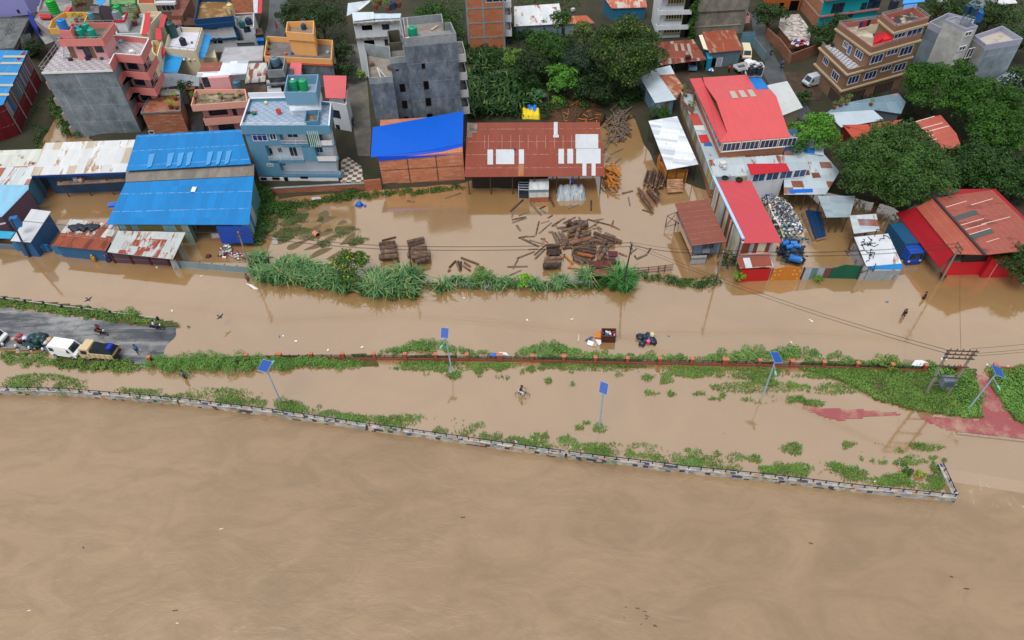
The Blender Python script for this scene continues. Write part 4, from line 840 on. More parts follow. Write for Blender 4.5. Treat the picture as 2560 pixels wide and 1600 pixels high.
tank('bright green water tank left on the teal house stair roof', 'c5', 630, 418, 12.42, .68, 1.7, (20, 150, 110), lid=plain((220, 220, 214))); tank('bright green water tank right on the teal house stair roof', 'c5', 722, 415, 12.42, .68, 1.7, (22, 164, 96))
use('c5'); q = W(470, 655, 10.05); tag(MB().lathe(q, [(.32, 0), (.42, .7), (.38, .7), (.3, .3), (.02, .28)], 14).build('bucket', plain((214, 84, 84))), 'red plastic bucket on the teal house terrace', 'bucket'); q = W(220, 660, 10.05); tag(MB().lathe(q, [(.3, 0), (.42, .35), (.38, .35), (.02, .1)], 14).build('basin', plain((20, 110, 84))), 'green basin on the left of the teal house terrace', 'basin')
# compound wall and checkered yard right of it
use('c5'); m = MB(); cw = WL([(330, 1405), (1330, 1350), (1340, 1190), (1190, 1010)], 1.2); cw2 = [(p.x, p.y) for p in cw]
rt_ = thing('compound_wall', 'red brick compound wall along the flooded yard under the teal house', 'wall', cw[0]); m.prism([cw2[0], cw2[1], (cw2[1][0], cw2[1][1] + .25), (cw2[0][0], cw2[0][1] + .25)], -.9, 1.2); m.build('wall', brick((150, 84, 62), .2), rt_); MB().prism([(cw2[0][0], cw2[0][1] - .05), (cw2[1][0], cw2[1][1] - .05), (cw2[1][0], cw2[1][1] + .3), (cw2[0][0], cw2[0][1] + .3)], 1.2, 1.3, True).build('coping', CWALL, rt_)
cy = [(p.x, p.y) for p in WL([(1080, 1330), (1310, 1330), (1290, 1180), (1150, 1080), (1085, 1120)], .75)]; tag(MB().prism(cy, -.5, .75).build('courtyard', tiles((196, 186, 174), (84, 76, 72), .75)), kind='structure')
use('c4'); b = Bld('large blue sheet roof workshop, two slopes divided by a grey strip', (800, 800), 5, 'workshop', 'workshop')
q1 = [(100, 1012, 3.6), (1485, 1015, 3.6), (1530, 545, 5.6), (285, 607, 5.6)]; q2 = [(290, 492, 5.9), (1505, 425, 5.9), (1400, 90, 7.3), (395, 145, 7.3)]
b.sheetroof(q1, BLUE); b.sheetroof([(285, 600, 5.2), (1532, 540, 5.2), (1532, 430, 5.5), (290, 490, 5.5)], mottled((112, 106, 102), (140, 134, 126), .6, stretch=.3)); b.sheetroof(q2, BLUE)
b.walls_under([(190, 1014, 3.5), (890, 1015, 3.5), (900, 575, 5.4), (290, 600, 5.4)], stripes(((120, 160, 166), (112, 104, 62), (96, 140, 150), (130, 150, 140)), .9), .1, name='wall'); b.walls_under([(292, 492, 5.8), (1500, 428, 5.8), (1398, 95, 7.2), (398, 148, 7.2)], paint((36, 96, 140)), .3)
b.walls_under([(1330, 1014, 3.5), (1478, 1015, 3.5), (1525, 550, 5.4), (1390, 556, 5.4)], stripes(((52, 130, 150), (80, 120, 110), (150, 166, 172), (30, 100, 160)), .9), .05)
A, B_, C_, D_ = WL([(1160, 1035), (1490, 1035), (1530, 1195), (1225, 1195)], 0)
b.part(MB().slab([W(1160, 1030, 3.45), W(1480, 1030, 3.45), W(1530, 1190, .9), W(1220, 1195, .9)], .05), 'tarpaulin', plain((16, 62, 156), .5))
for x, y, x2, y2 in ((700, 330, 762, 318), (800, 328, 858, 316), (890, 322, 945, 310), (515, 340, 575, 328), (1085, 316, 1140, 305), (1180, 312, 1230, 302), (1265, 306, 1320, 296)):
    k = [W(x, y, 6.42), W(x2, y2, 6.47), W(x2 - 35, y2 + 125, 6.02), W(x - 18, y + 130, 5.97)]; b.part(MB().slab([p + Vector((0, 0, .09)) for p in k], .02), 'skylight', plain((72, 146, 206), .5))
k = [W(918, 698, 5.1), W(960, 698, 5.1), W(978, 650, 5.32), W(935, 650, 5.32)]; b.part(MB().slab([p + Vector((0, 0, .05)) for p in k], .02), 'patch', plain((214, 214, 206)))
LAIR = 'c3'; use(LAIR); b = Bld('long pale zinc roof building with blue eave at the back of the flooded yard', (900, 330), 4.5, 'workshop', 'workshop')
q = [(325, 498, 4.3), (1325, 460, 4.3), (1420, 122, 5.6), (475, 155, 5.6)]; b.sheetroof(q, sheet((196, 200, 204), .1, .16, (150, 120, 92), pw=1.3, pl=3.6, alt=(176, 164, 146), altf=.25)); b.band(W(325, 500, 4.3), W(1325, 462, 4.3), 3.95, 4.22, .06, paint((26, 60, 140)), 'fascia')
b.walls_under(q, paint((52, 84, 120), .6), 1.2); b.posts(q, M_STEEL, .2, n=(5, 2)); b.part(MB().slab([W(600, 600, 2.6), W(1310, 560, 2.6), W(1310, 530, 2.8), W(600, 560, 2.8)], .1), 'shelf', mottled((132, 110, 96), (90, 70, 60)))
shed('zinc roof with dark rust spots at the left edge', 'c3', [(-300, 415, 4.4), (370, 400, 4.4), (445, 220, 5.0), (-300, 245, 5.0)], sheet((188, 192, 188), .1, .1, (116, 40, 36), spots=1.0), paint((90, 96, 110)))
shed('patched zinc and rust roof below the spotted roof at the left edge', 'c3', [(-300, 610, 3.9), (300, 605, 3.9), (375, 400, 4.5), (-300, 410, 4.5)], sheet((186, 194, 200), .1, .2, alt=(150, 84, 52), altf=.25, pw=1.1), paint((70, 120, 150)))
b = shed('pale blue roofed shed with purple side wall at the left edge', 'c3', [(-300, 1000, 4.0), (20, 930, 4.0), (300, 640, 4.4), (300, 600, 4.6), (-300, 590, 4.6)], sheet((124, 176, 208), .05), paint((96, 74, 92), .3)); b.band(b.P[0], b.P[1], 2.6, 2.8, .1, WHITEF)
BLSIGN = paint((36, 104, 150), .15)
def sign(bl, A, B, z0, z1, k, mat=None):
    """row of blue painted shop panels, each with a faded round emblem"""
    A = Vector((A.x, A.y, 0)); B = Vector((B.x, B.y, 0)); t = (B - A).normalized(); n = Vector((t.y, -t.x, 0)); n = n if n.dot(-A) > 0 else -n; L = (B - A).length; an = math.atan2(t.y, t.x)
    for i in range(k):
        c = A + t * (L * (i + .5) / k) + n * .05; pn = bl.part(MB().box(c + Vector((0, 0, (z0 + z1) / 2)), (L / k - .06, .06, z1 - z0), an), 'painted_panel', mat or BLSIGN)
        e = MB(); cc = c + n * .035 + Vector((0, 0, z0 + (z1 - z0) * .62)); pts = [cc + t * (.34 * math.cos(a)) + Vector((0, 0, .34 * math.sin(a))) for a in np.linspace(0, 6.283, 15)[:-1]]; e.face(pts); em = bl.part(e, 'emblem', plain((206, 212, 216))); e = MB(); c2 = cc + n * .008
        for s in (-.13, .06): e.face([c2 + t * -.26 + Vector((0, 0, s)), c2 + t * .26 + Vector((0, 0, s)), c2 + t * .26 + Vector((0, 0, s + .1)), c2 + t * -.26 + Vector((0, 0, s + .1))])
        bl.part(e, 'emblem_band', plain((190, 84, 84)), em); e = MB(); c3 = cc + Vector((0, 0, -.55)); e.face([c3 + t * -.4 + Vector((0, 0, -.06)), c3 + t * .4 + Vector((0, 0, -.06)), c3 + t * .4 + Vector((0, 0, .04)), c3 + t * -.4 + Vector((0, 0, .04))]); bl.part(e, 'lettering', plain((170, 196, 210)), pn)
b = shed('small zinc roofed shop with blue painted panels at the left edge of the flood', 'c3', [(110, 1185, 3.0), (320, 1200, 3.0), (535, 875, 3.4), (330, 850, 3.4)], sheet((184, 188, 196), .08, .05, pw=1.6), paint((40, 84, 130)), 'shop', 'shop'); use('c3'); A, B_ = W(180, 1285, 0), W(540, 1300, 0); b.part(MB().prism([A, B_, B_ + Vector((0, .2, 0)), A + Vector((0, .2, 0))], -.9, 1.3), 'front_wall', BLSIGN); sign(b, A, B_, .1, 1.3, 2)
use('c3'); b = Bld('blue painted low wall at the left edge under the pale blue roof', (60, 1240), 0, 'shop_wall', 'wall'); A, B_ = W(-300, 1255, 0), W(180, 1280, 0); b.part(MB().prism([A, B_, B_ + Vector((0, .3, 0)), A + Vector((0, .3, 0))], -.9, .8), 'wall', paint((96, 110, 122), .4)); b.sheetroof([(-300, 1150, 2.0), (110, 1160, 2.0), (160, 1090, 2.3), (-300, 1060, 2.3)], sheet((46, 150, 190), .05))
b = shed('low shop with half white half rusty roof and blue painted front panels', 'c3', [(550, 1235, 2.3), (1110, 1290, 2.3), (1180, 1165, 2.5), (640, 1100, 2.5)], sheet((136, 66, 44), .1, .2, (96, 44, 32)), paint((40, 90, 130)), 'shop', 'shop'); b.sheetroof([(640, 1098, 2.52), (1180, 1160, 2.52), (1230, 1010, 2.8), (740, 955, 2.8)], ZRUST); A, B_ = W(590, 1320, 0), W(1120, 1385, 0); sign(b, A + Vector((0, -.02, 0)), B_, .0, 1.45, 3); b.part(MB().prism([A, B_, B_ + Vector((0, .3, 0)), A + Vector((0, .3, 0))], -.9, 1.5), 'front_wall', BLSIGN)
b = shed('long grey sheet roof with rust patches over purple shutters', 'c4', [(110, 1280, 2.5), (745, 1350, 2.5), (870, 1085, 3.1), (215, 1075, 3.1)], sheet((170, 178, 180), .07, .34, (130, 58, 40), 1.0, pw=1.2, pl=2.4), None, 'shop', 'shop')
A, B_ = W(190, 1385, 0), W(720, 1410, 0); rt = (B_ - A).normalized(); b.part(MB().prism([A, B_, B_ + Vector((0, 3.5, 0)), A + Vector((0, 3.5, 0))], -.9, 2.3), 'wall', paint((82, 62, 76), .3)); b.band(A, B_, .75, .85, .05, paint((120, 100, 112)), 'band')
for k in range(4): q = A.lerp(B_, k / 3); b.part(MB().box((q.x, q.y - .06, .7), (.22, .16, 3.0)), 'pillar', paint((84, 34, 40)))
use('c4'); A, B_ = W(790, 1425, 0), W(1510, 1490, 0); t = thing('sheet_fence', 'grey blue sheet metal fence in the flood between the sheds and the reeds', 'fence', A); MB().prism([A, B_, B_ + Vector((0, .08, 0)), A + Vector((0, .08, 0))], -.9, 1.15).build('sheet', sheet((110, 132, 140), .1, .12), t)
for k in range(7): q = A.lerp(B_, k / 6); MB().box((q.x, q.y + .15, .2), (.1, .1, 2.1)).build('post', M_STEEL, t)
A, B_ = W(720, 1360, 1.3), W(800, 1450, 0); t = thing('leaning_sheet', 'single grey metal sheet leaning at the corner of the purple shutters', 'panel', B_); MB().slab([W(715, 1360, 1.7), W(770, 1355, 1.7), W(815, 1440, 0), W(755, 1460, 0)], .04).build('sheet', sheet((140, 150, 154), .1, .1), t)
use('f1'); LAV = paint((146, 146, 206), .2); b = Bld('lavender house at the top left corner', (300, 300), 3); A, B_ = W(-200, 400, 2.5), W(770, 310, 2.5); P = b.block(None, 9.5, LAV, ROOFC, z0=2.0, P=[A, B_, B_ + Vector((2, 9, 0)), A + Vector((2, 9, 0))]); b.win(P[0], P[1], [(430, 240, 490, 330)], DARKF, mull=0)
use('f1'); b = Bld('dark brick house under the lavender house with an iron railing', (150, 900), 2.5); P = b.block([(-300, 1260), (350, 1200), (760, 420), (-300, 430)], 2.4, paint((96, 100, 104), .6), concrete((92, 96, 98)), par=.3)
b.rail([W(120, 830, 3.4), W(330, 400, 3.4)], 2.4, 1.0, DARKF); b.rail([W(390, 1180, 3.4), W(760, 340, 3.4)], 2.4, 1.0, plain((110, 96, 70)))
use('f1'); b = Bld('grey plaster house with white door frame behind the far left shed', (1050, 700), 5); P = b.block([(860, 480), (1215, 740), (1330, 480), (1000, 290)], 5.5, paint((150, 140, 142), .35), ROOFC, z0=.2, par=.1); b.part(MB().prism(offs(b.pts([(1000, 440), (1290, 440), (1250, 290), (950, 300)], 6.2), 0), 5.9, 6.2, True), 'awning', plain((190, 44, 48))); P2 = b.block([(760, 560), (960, 780), (880, 460)], 4.4, paint((24, 40, 130)), None, z0=.2); P3 = b.block([(930, 800), (1290, 760), (1350, 1040), (1150, 1120)], 3.2, paint((120, 108, 112), .4), ROOFC, z0=.0)
use('f1'); b = Bld('yellow walled terrace house behind the pink house', (1700, 550), 8); YEL = paint((222, 170, 84), .25); P = b.block([(1215, 725), (1560, 705), (2080, 640), (2250, 300), (1620, 300), (1300, 500)], 8.6, paint((140, 148, 158)), mottled((150, 150, 140), (110, 110, 90)), par=.9, parmat=YEL, z0=.2)
pots('green plant on the yellow walled terrace', 'f1', [(1950, 560, 1.8), (2100, 560, 1.7), (2050, 150, 2.0), (1950, 180, 1.8), (2150, 130, 1.6)], 8.62, LG_GRASS, seed=9)
tank('tall bright green water tank above the yellow terrace', 'f1', 1400, 320, 9.0, .95, 2.6, (12, 170, 50)); tank('light blue round tank beside the yellow terrace', 'f1', 2310, 460, 9.0, .55, 1.1, (74, 150, 180))
use('f1'); b = Bld('grey house with small red balcony at the top left', (1300, 150), 8); b.block([(950, 260), (1800, 280), (1800, 20), (1050, -60)], 6.5, paint((150, 146, 150)), ROOFC, par=.5, z0=.2); q = b.pts([(1600, 290), (1720, 290), (1800, 170)], 7.6); b.part(MB().prism(q, 7.0, 7.6), 'awning', plain((190, 60, 80)))
use('f2'); b = Bld('house with bright blue sheet roof at the top left', (330, 80), 9); b.sheetroof([(190, 0, 9.0), (290, 160, 8.6), (450, 0, 9.0), (400, -80, 9.3)], BLUE2); b.block([(130, 100), (560, 160), (540, -80), (150, -80)], 6.0, paint((90, 80, 90)), ROOFC, z0=.2)
use('f2'); b = Bld('cream house with red framed roof band and white terraces', (1500, 700), 9); RED = paint((188, 56, 66), .15)
P = b.block([(1330, 860), (1500, 860), (1560, 620), (1850, 290), (1560, 290), (1430, 320)], 8.5, CREAM, mottled((196, 184, 160), (160, 140, 110)), par=.6, z0=.2); b.sheetroof([(1340, 870, 9.1), (1490, 870, 9.1), (1560, 600, 9.3), (1555, 310, 9.5), (1430, 315, 9.5), (1425, 580, 9.3)], RED); b.sheetroof([(1790, 690, 9.1), (1900, 690, 9.1), (1990, 390, 9.3), (1880, 350, 9.3)], RED)
P = b.block([(1610, 1290), (1740, 1440), (1860, 1010), (1600, 1020)], 7.0, CREAM, mottled((186, 140, 60), (160, 120, 60)), par=.9, z0=.2, edges=[0, 1, 2, 3]); b.sheetroof([(1700, 1000, 8.4), (1860, 1000, 8.4), (1840, 710, 8.6), (1705, 705, 8.6)], RED); b.part(MB().slab([W(1770, 1480, 6.2), W(1880, 1500, 6.2), W(1950, 1280, 7.4), W(1870, 1150, 7.4)], .1), 'side_panel', RED)
use('f2'); b = Bld('white roof terrace with stair rails right behind the pink house', (950, 800), 7.8); P = b.block([(700, 850), (1330, 840), (1420, 350), (1030, 330), (680, 560)], 7.4, CREAM, concrete((120, 122, 122)), par=.7, parmat=WHITEP, z0=.2); q = b.pts([(650, 525), (920, 515), (990, 300), (680, 370)], 9.6); b.part(MB().ring(q, 9.2, 9.7, .14), 'parapet', RED); b.part(MB().prism(offs(q, .1), 7.4, 9.3), 'stair_room', WHITEP)
tank('grey ribbed tank on the red edged stair room', 'f2', 770, 490, 9.3, .75, 1.7, (130, 146, 160)); tank('bright green tank behind the grey ribbed tank', 'f2', 800, 380, 9.3, .75, 1.9, (16, 160, 70)); pots('bushy plant on the white roof terrace', 'f2', [(1200, 640, 2.4), (1280, 420, 2.6), (1190, 480, 1.8), (1090, 380, 1.6)], 7.42, LG_GRASS, seed=12)
tank('dark green tank with ladder at the cream house corner', 'f2', 2100, 800, 6.2, .8, 2.6, (18, 72, 74))
use('f2'); b = Bld('green trimmed house at the top edge with lattice windows', (900, 60), 9); P = b.block([(540, 110), (1200, 90), (1180, -120), (520, -120)], 7.5, paint((150, 158, 150)), mottled((130, 160, 110), (90, 120, 80)), par=.4, parmat=paint((40, 130, 90)), z0=.2); b.win(P[0], P[1], [(940, 110, 1000, 150), (1040, 110, 1120, 190), (1140, 130, 1210, 200)], WHITEF, mull=2)
use('f2'); b = Bld('brown plaster house with a large white window at the top edge', (2000, 200), 5); P = b.block([(1720, 60), (2220, 50), (2200, -160), (1740, -160)], 8.2, paint((132, 100, 90), .35), ROOFC, z0=.2); b.win(P[0], P[1], [(1850, 85, 2190, 280)], WHITEF, mull=2, transom=True); b.band(P[0], P[1], 7.9, 8.4, .7, WHITEP)
use('f2'); b = Bld('small terracotta roofed house at the top edge', (1450, 70), 8); b.block([(1250, 95), (1690, 95), (1700, -60), (1250, -60)], 7.6, CREAM, mottled((160, 84, 56), (130, 66, 44)), par=.2, z0=.2)
use('f3'); b = Bld('dark brown brick house at the top edge left of the stained roof', (100, 200), 8); b.block([(-100, 340), (130, 340), (330, -60), (-60, -60)], 6.8, brick((110, 66, 56), .1), mottled((128, 84, 74), (104, 66, 58)), z0=.2)
use('f3'); b = Bld('rusty brown roofed house with a red roof edge beside the alley', (1500, 150), 5); b.block([(1280, 330), (1650, 290), (1760, -40), (1180, -40)], 4.2, paint((110, 100, 100)), mottled((136, 84, 56), (110, 62, 42), .8), z0=.1); b.sheetroof([(1765, 290, 4.6), (1850, 280, 4.6), (1865, -50, 5), (1780, -50, 5)], RED); b.sheetroof([(1680, 280, 4.7), (1760, 280, 4.7), (1775, -50, 5.2), (1660, -50, 5.2)], ZINC)
# ================================================================ MIDDLE AND RIGHT
DIRT = mottled((80, 66, 54), (54, 48, 42), .5)
use('c6'); b = Bld('tall bare grey concrete house with stepped roof terraces and small dark openings', (900, 600), 10)
P = b.pts([(796, 478), (1462, 416), (1395, 275), (1302, 290), (1282, 172), (752, 226)], 18.8); b.block(None, 17.6, CDARK, mottled((140, 138, 138), (118, 108, 98), .3), par=1.2, P=P, parmat=CWALL, z0=-.3)
rt = (P[1] - P[0]).normalized(); bk = Vector((-rt.y, rt.x, 0)); F0 = P[0] - rt * 12 + bk * -.0; F1 = P[1]
P2 = b.pts([(625, 728), (872, 702), (872, 606), (745, 540), (612, 562)], 15.8); b.block(None, 15.0, CDARK, mottled((128, 128, 128), (96, 92, 88), .5), par=.8, P=P2, parmat=CWALL, z0=-.3)
P3 = b.pts([(360, 985), (662, 964), (625, 690), (318, 640)], 13.5); b.block(None, 12.7, CDARK, mottled((148, 142, 136), (120, 110, 100), .4), par=.8, P=P3, parmat=CWALL, z0=-.3, edges=[0, 3]); b.part(MB().prism([P3[3], P3[2], P3[2] + bk * .2, P3[3] + bk * .2], 11.7, 14.7), 'back_wall', CWALL)
P4 = b.pts([(612, 545), (785, 530), (750, 370), (592, 385)], 16.3); b.part(MB().ring(P4, 12.7, 16.3, .18), 'stair_wall', concrete((84, 80, 70), .8, .1)); b.part(MB().prism(offs(P4, .1), -.3, 14.3), 'stair_floor', concrete((60, 58, 54)))
b.hole(P[0], P[1], [(1028, 798, 1074, 866), (1052, 1020, 1120, 1125), (1078, 1232, 1148, 1335)]); b.hole(P3[0], P3[1], [(750, 1055, 825, 1160), (780, 1265, 852, 1370), (808, 1465, 870, 1520)]); b.hole(P2[0], P2[1], [(696, 872, 742, 892)])
b.hole(P[0], P[1], [(1095, 1432, 1165, 1475)])
for z in (14.2, 11.2, 8.2, 5.2): q = [P[1] + bk * .5 - rt * .02, P[1] + bk * .5 + rt * 1.3, P[1] + bk * 5 + rt * 1.3, P[1] + bk * 5 - rt * .02]; b.balcony(q, z, 1.0, plain((176, 176, 176), .8), CWALL, .25, [0, 1, 2])
for z in (14.3, 11.3, 8.3, 5.3): b.part(MB().box((P[1] + bk * 2.6 - rt * .0).to_tuple()[:2] + (z + 1.1,), (.12, 1.6, 2.0), math.atan2(rt.y, rt.x)), 'opening', plain((14, 14, 16)))
for z in (14.6, 11.5, 8.4): b.band(P[0] - rt * .0, P[1], z, z + .05, .012, CWALL, 'floor_line')
tank('teal green tank on the roof of the tall bare concrete house', 'c6', 924, 462, 17.62, .72, 1.6, (12, 150, 112)); use('c6'); q = [W(1150, 385, 17.65), W(1230, 330, 17.65)]; tag(MB().bar(q[0] + Vector((0, 0, .08)), q[1] + Vector((0, 0, .08)), .4, .12).build('plank', plain((176, 160, 140), .8)), 'pale plank lying on the roof of the tall concrete house', 'plank')
t = thing('water_pipes', 'white water pipes beside the teal tank on the concrete house', 'pipes', W(830, 470, 17.62)); m = MB()
for x, y in ((800, 300), (845, 295)): a = W(x + 30, y + 175, 17.6); m.bar(a, a + Vector((0, 0, 3.0)), .1)
a = W(830, 475, 20.6); c = W(875, 470, 20.6); m.bar(a, c, .1); m.build('frame', WHITEF, t)
for i, (x, y, x2, y2) in enumerate(((465, 850, 520, 990), (470, 850, 575, 970))): a = W(x, y, 12.75 + .9); c = W(x2, y2, 13.0); tag(MB().bar(a, c, .16, .05).build('board', plain((190, 184, 190))), 'pale boards leaning on the lower terrace of the concrete house', 'board', 'leaning boards on the concrete house')
use('c6'); b = Bld('white house with black window openings behind the tall concrete house', (400, 400), 9); P = b.block([(168, 292), (748, 258), (770, 170), (160, 165)], 10.9, WHITEP, ZINC, par=.05, z0=0)
b.band(P[0], P[1], 7.9, 8.25, .35, mottled((92, 88, 74), (150, 150, 150), 1.5), 'ledge', .1); b.band(P[0], P[1], 10.6, 11.05, .4, mottled((92, 84, 74), (160, 160, 160), 1.5), 'cornice'); b.hole(P[0], P[1], [(268, 303, 412, 385), (300, 500, 440, 582)], WHITEF); b.win(P[0], P[1], [(528, 290, 620, 372), (562, 495, 606, 572)], DARKF, mull=1)
b.sheetroof([(85, 200, 11.4), (245, 130, 11.6), (395, 0, 12.4), (100, 40, 12.4)], ZINC); b.sheetroof([(165, 265, 11.2), (428, 235, 11.3), (425, 150, 11.9), (150, 155, 11.9)], sheet((190, 202, 214), .06)); b.sheetroof([(430, 235, 11.2), (755, 225, 11.2), (755, 170, 11.7), (430, 180, 11.7)], sheet((180, 196, 214), .06))
b.part(MB().bar(W(240, 120, 11.9), W(390, 0, 12.9), .6, .1), 'ramp_sheet', sheet((196, 200, 206), .05))
pots('green and yellow bush on the roof terrace of the white house', 'c6', [(450, 120, 2.6), (500, 60, 2.4), (600, 140, 2.2), (740, 90, 2.8), (480, 30, 2.2)], 11.6, LG_GRASS, seed=14)
tank('dark blue water tank among the roof plants of the white house', 'c6', 655, 110, 11.6, .8, 1.3, (24, 56, 92))
use('c7'); b = Bld('brick workshop in three bays under a bright blue tarpaulin roof', (1000, 1000), 5, 'workshop', 'workshop'); TARP = paint((0, 86, 198), .2, .6)
q = [(388, 972, 5.3), (1130, 885, 5.55), (1546, 800, 5.7), (1556, 390, 7.0), (412, 596, 6.8)]; b.sheetroof(q, TARP, .08); A, B_ = W(487, 1015, 4.6), W(1548, 925, 5.0)
up0, up1 = W(470, 962, 5.32), W(1545, 803, 5.66); b.part(MB().slab([up0 + Vector((0, -.02, -.02)), W(1130, 885, 5.5) + Vector((0, -.02, -.02)), up1 + Vector((0, -.02, -.02)), W(1548, 925, 4.9) + Vector((0, -.15, 0)), A + Vector((0, -.15, 0))], .03), 'tarpaulin_flap', paint((0, 66, 186), .08, .5))
rt = (B_ - A).normalized(); rt.z = 0; bk = Vector((-rt.y, rt.x, 0)); BRW = brick((196, 118, 86), .55, (222, 190, 168)); b.part(MB().prism([A, B_, B_ + bk * 9, A + bk * 9], -.9, [4.95, 5.3, 6.3, 6.3]), 'wall', BRW); L = (B_ - A).length
for f in (.335, .675): q2 = A + rt * (L * f); b.part(MB().box((q2.x, q2.y - .02, 2.2), (.09, .12, 5.6)), 'pillar', plain((64, 42, 36)))
b.band(A, B_, 2.75, 2.82, .03, plain((70, 46, 38)), 'beam'); b.band(A, B_, -.8, .35, .12, brick((150, 78, 50), .2), 'plinth')
use('c7'); A, B_ = W(325, 1400, 0), W(530, 1380, 0); t = thing('brick_wall', 'orange brick boundary wall between the checkered yard and the brick workshop', 'wall', A); MB().prism([A, B_, B_ + Vector((0, .25, 0)), A + Vector((0, .25, 0))], -.9, 1.9).build('wall', brick((168, 92, 64), .1), t)
use('d1'); b = Bld('long brown sheet roofed sawmill shed with white roof panels', (1000, 700), 4.5, 'sawmill_shed', 'shed'); q = [(115, 1092, 3.6), (2012, 1080, 3.6), (1942, 352, 5.4), (150, 360, 5.4)]; BRN = sheet((126, 62, 48), .06, .12, (142, 66, 34), pw=.9, pl=3)
b.sheetroof(q, BRN); f = plane(q); WPAN = sheet((184, 190, 198), .04, .0, pw=.8)
panels(b, f, [(425, 725, 500, 926), (540, 722, 786, 921), (848, 722, 918, 917), (1383, 715, 1458, 915), (1503, 715, 1581, 912), (1612, 517, 1920, 708), (1622, 712, 1952, 912), (1706, 913, 1760, 1078), (1830, 913, 1884, 1078), (1320, 353, 1372, 524), (1312, 526, 1388, 560)], WPAN); panels(b, f, [(842, 925, 914, 1082)], mottled((170, 92, 40), (150, 130, 110), .6)); panels(b, f, [(152, 362, 222, 560), (222, 375, 285, 500)], mottled((150, 140, 132), (80, 70, 66), .5)); panels(b, f, [(780, 708, 815, 738)], plain((28, 52, 110)))
panels(b, f, [(x, 530, x + 4, 712) for x in (385, 437, 620, 738, 855, 972, 1090, 1208, 1327, 1443, 1560)], plain((190, 150, 132)), 'batten')
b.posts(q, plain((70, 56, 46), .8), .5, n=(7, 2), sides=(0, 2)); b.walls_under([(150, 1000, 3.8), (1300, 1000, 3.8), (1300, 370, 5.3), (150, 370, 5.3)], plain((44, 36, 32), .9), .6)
use('c8'); b = Bld('tall bare brick house with pale concrete frame at the top edge', (330, 200), 7); A, B_ = W(147, 598, .3), W(570, 578, .3); rt = (B_ - A).normalized(); bk = Vector((-rt.y, rt.x, 0)); BO = brick((186, 108, 72), .18); b.block(None, 13.5, BO, ROOFC, P=[A, B_, B_ + bk * 9, A + bk * 9], z0=0)
for z in (2.9, 5.8, 8.65, 11.5): b.band(A, B_, z, z + .28, .05, CWALL, 'beam')
for fq in (.0, .43, .97): q = A.lerp(B_, fq); b.part(MB().prism([q, q + rt * .35, q + rt * .35 - bk * .055, q - bk * .055], 0, 13.4), 'pillar', CWALL)
for z in (2.9, 5.8, 8.6): b.balcony([B_ + bk * .8, B_ + rt * 1.5 + bk * .8, B_ + rt * 1.5 + bk * 6, B_ + bk * 6], z, 1.0, WHITEP, None, .25, [0, 1, 2])
b.win(A, B_, [(345, -20, 590, 25)], WHITEF, mull=2)
b = shed('zinc roofed shed with grey walls right of the tall brick house', 'c8', [(680, 306, 3.2), (1250, 275, 3.2), (1200, 40, 4.4), (675, 75, 4.4)], sheet((200, 206, 212), .08, .22, (146, 72, 48), pw=.9), paint((120, 140, 156), .4), z0=0)
b = shed('rust streaked zinc shed peeping out over the trees', 'c8', [(1250, 278, 3.2), (1612, 266, 3.2), (1520, 178, 3.9), (1260, 190, 3.9)], sheet((190, 190, 186), .1, .5, (160, 84, 56), pw=.8), sheet((130, 150, 160), .1, .2), z0=0)
b = shed('blue walled shed with white and rust striped roof at the top edge', 'c8', [(1812, 96, 3.4), (2222, 84, 3.4), (2205, -70, 4.4), (1700, -60, 4.4)], sheet((190, 180, 172), .1, .5, (168, 88, 66), pw=.7), paint((44, 104, 136), .4), z0=0)
use('f4'); b = Bld('white three storey house with cream lattice windows and balcony fronts', (400, 400), 5); A, B_ = W(180, 735, .4), W(592, 722, .4); rt = (B_ - A).normalized(); bk = Vector((-rt.y, rt.x, 0)); b.block(None, 11, WHITEP, ROOFC, P=[A, B_, B_ + bk * 8, A + bk * 8], z0=0)
for z in (3.0, 6.0, 9.0): b.balcony([A - bk * 1.0 - rt * .8, B_ - bk * 1.0 + rt * 1.4, B_ + bk * .0 + rt * 1.4, A - rt * .8], z, .55, WHITEP, None, .35, [0, 1, 3])
b.win(A, B_, [('r', 1.0, z + 1.1, 4.4, z + 2.3) for z in (.4, 3.2, 6.2)], CREAMF, glass((46, 52, 50)), 5, sill=plain((130, 130, 130)), fw=.14)
for z in (.5, 3.2, 6.2): b.hole(A, B_, [('r', 5.4, z, 6.3, z + 2.2)], name='door')
b.part(MB().prism([B_ + rt * 1.6 - bk * .6, B_ + rt * 2.5 - bk * .6, B_ + rt * 2.5 + bk * 6, B_ + rt * 1.6 + bk * 6], 0, 8.4), 'side_wall', LG_DARK)
use('f4'); r_ = np.random.default_rng(4); t = thing('creeper', 'green creeper hanging down the right side of the white house', 'creeper', B_ + rt * 2); bl = [((B_ + rt * (2.0 + .5 * math.sin(k)) - bk * .7).to_tuple()[:2] + (.6 + k * .55,), .75, .5, .6) for k in range(15)]; v, fq = blobleaves(bl, 26, .3, r_); npmesh('foliage', v, fq, LG_MID, t)
b = Bld('weathered stained plaster house between the white house and the alley', (1300, 300), 6); A, B_ = W(765, 700, .4), W(1785, 640, .4); rt = (B_ - A).normalized(); bk = Vector((-rt.y, rt.x, 0)); b.block(None, 11, concrete((122, 118, 110), .75, .55, (176, 170, 156)), ROOFC, P=[A, B_, B_ + bk * 8, A + bk * 8], z0=0)
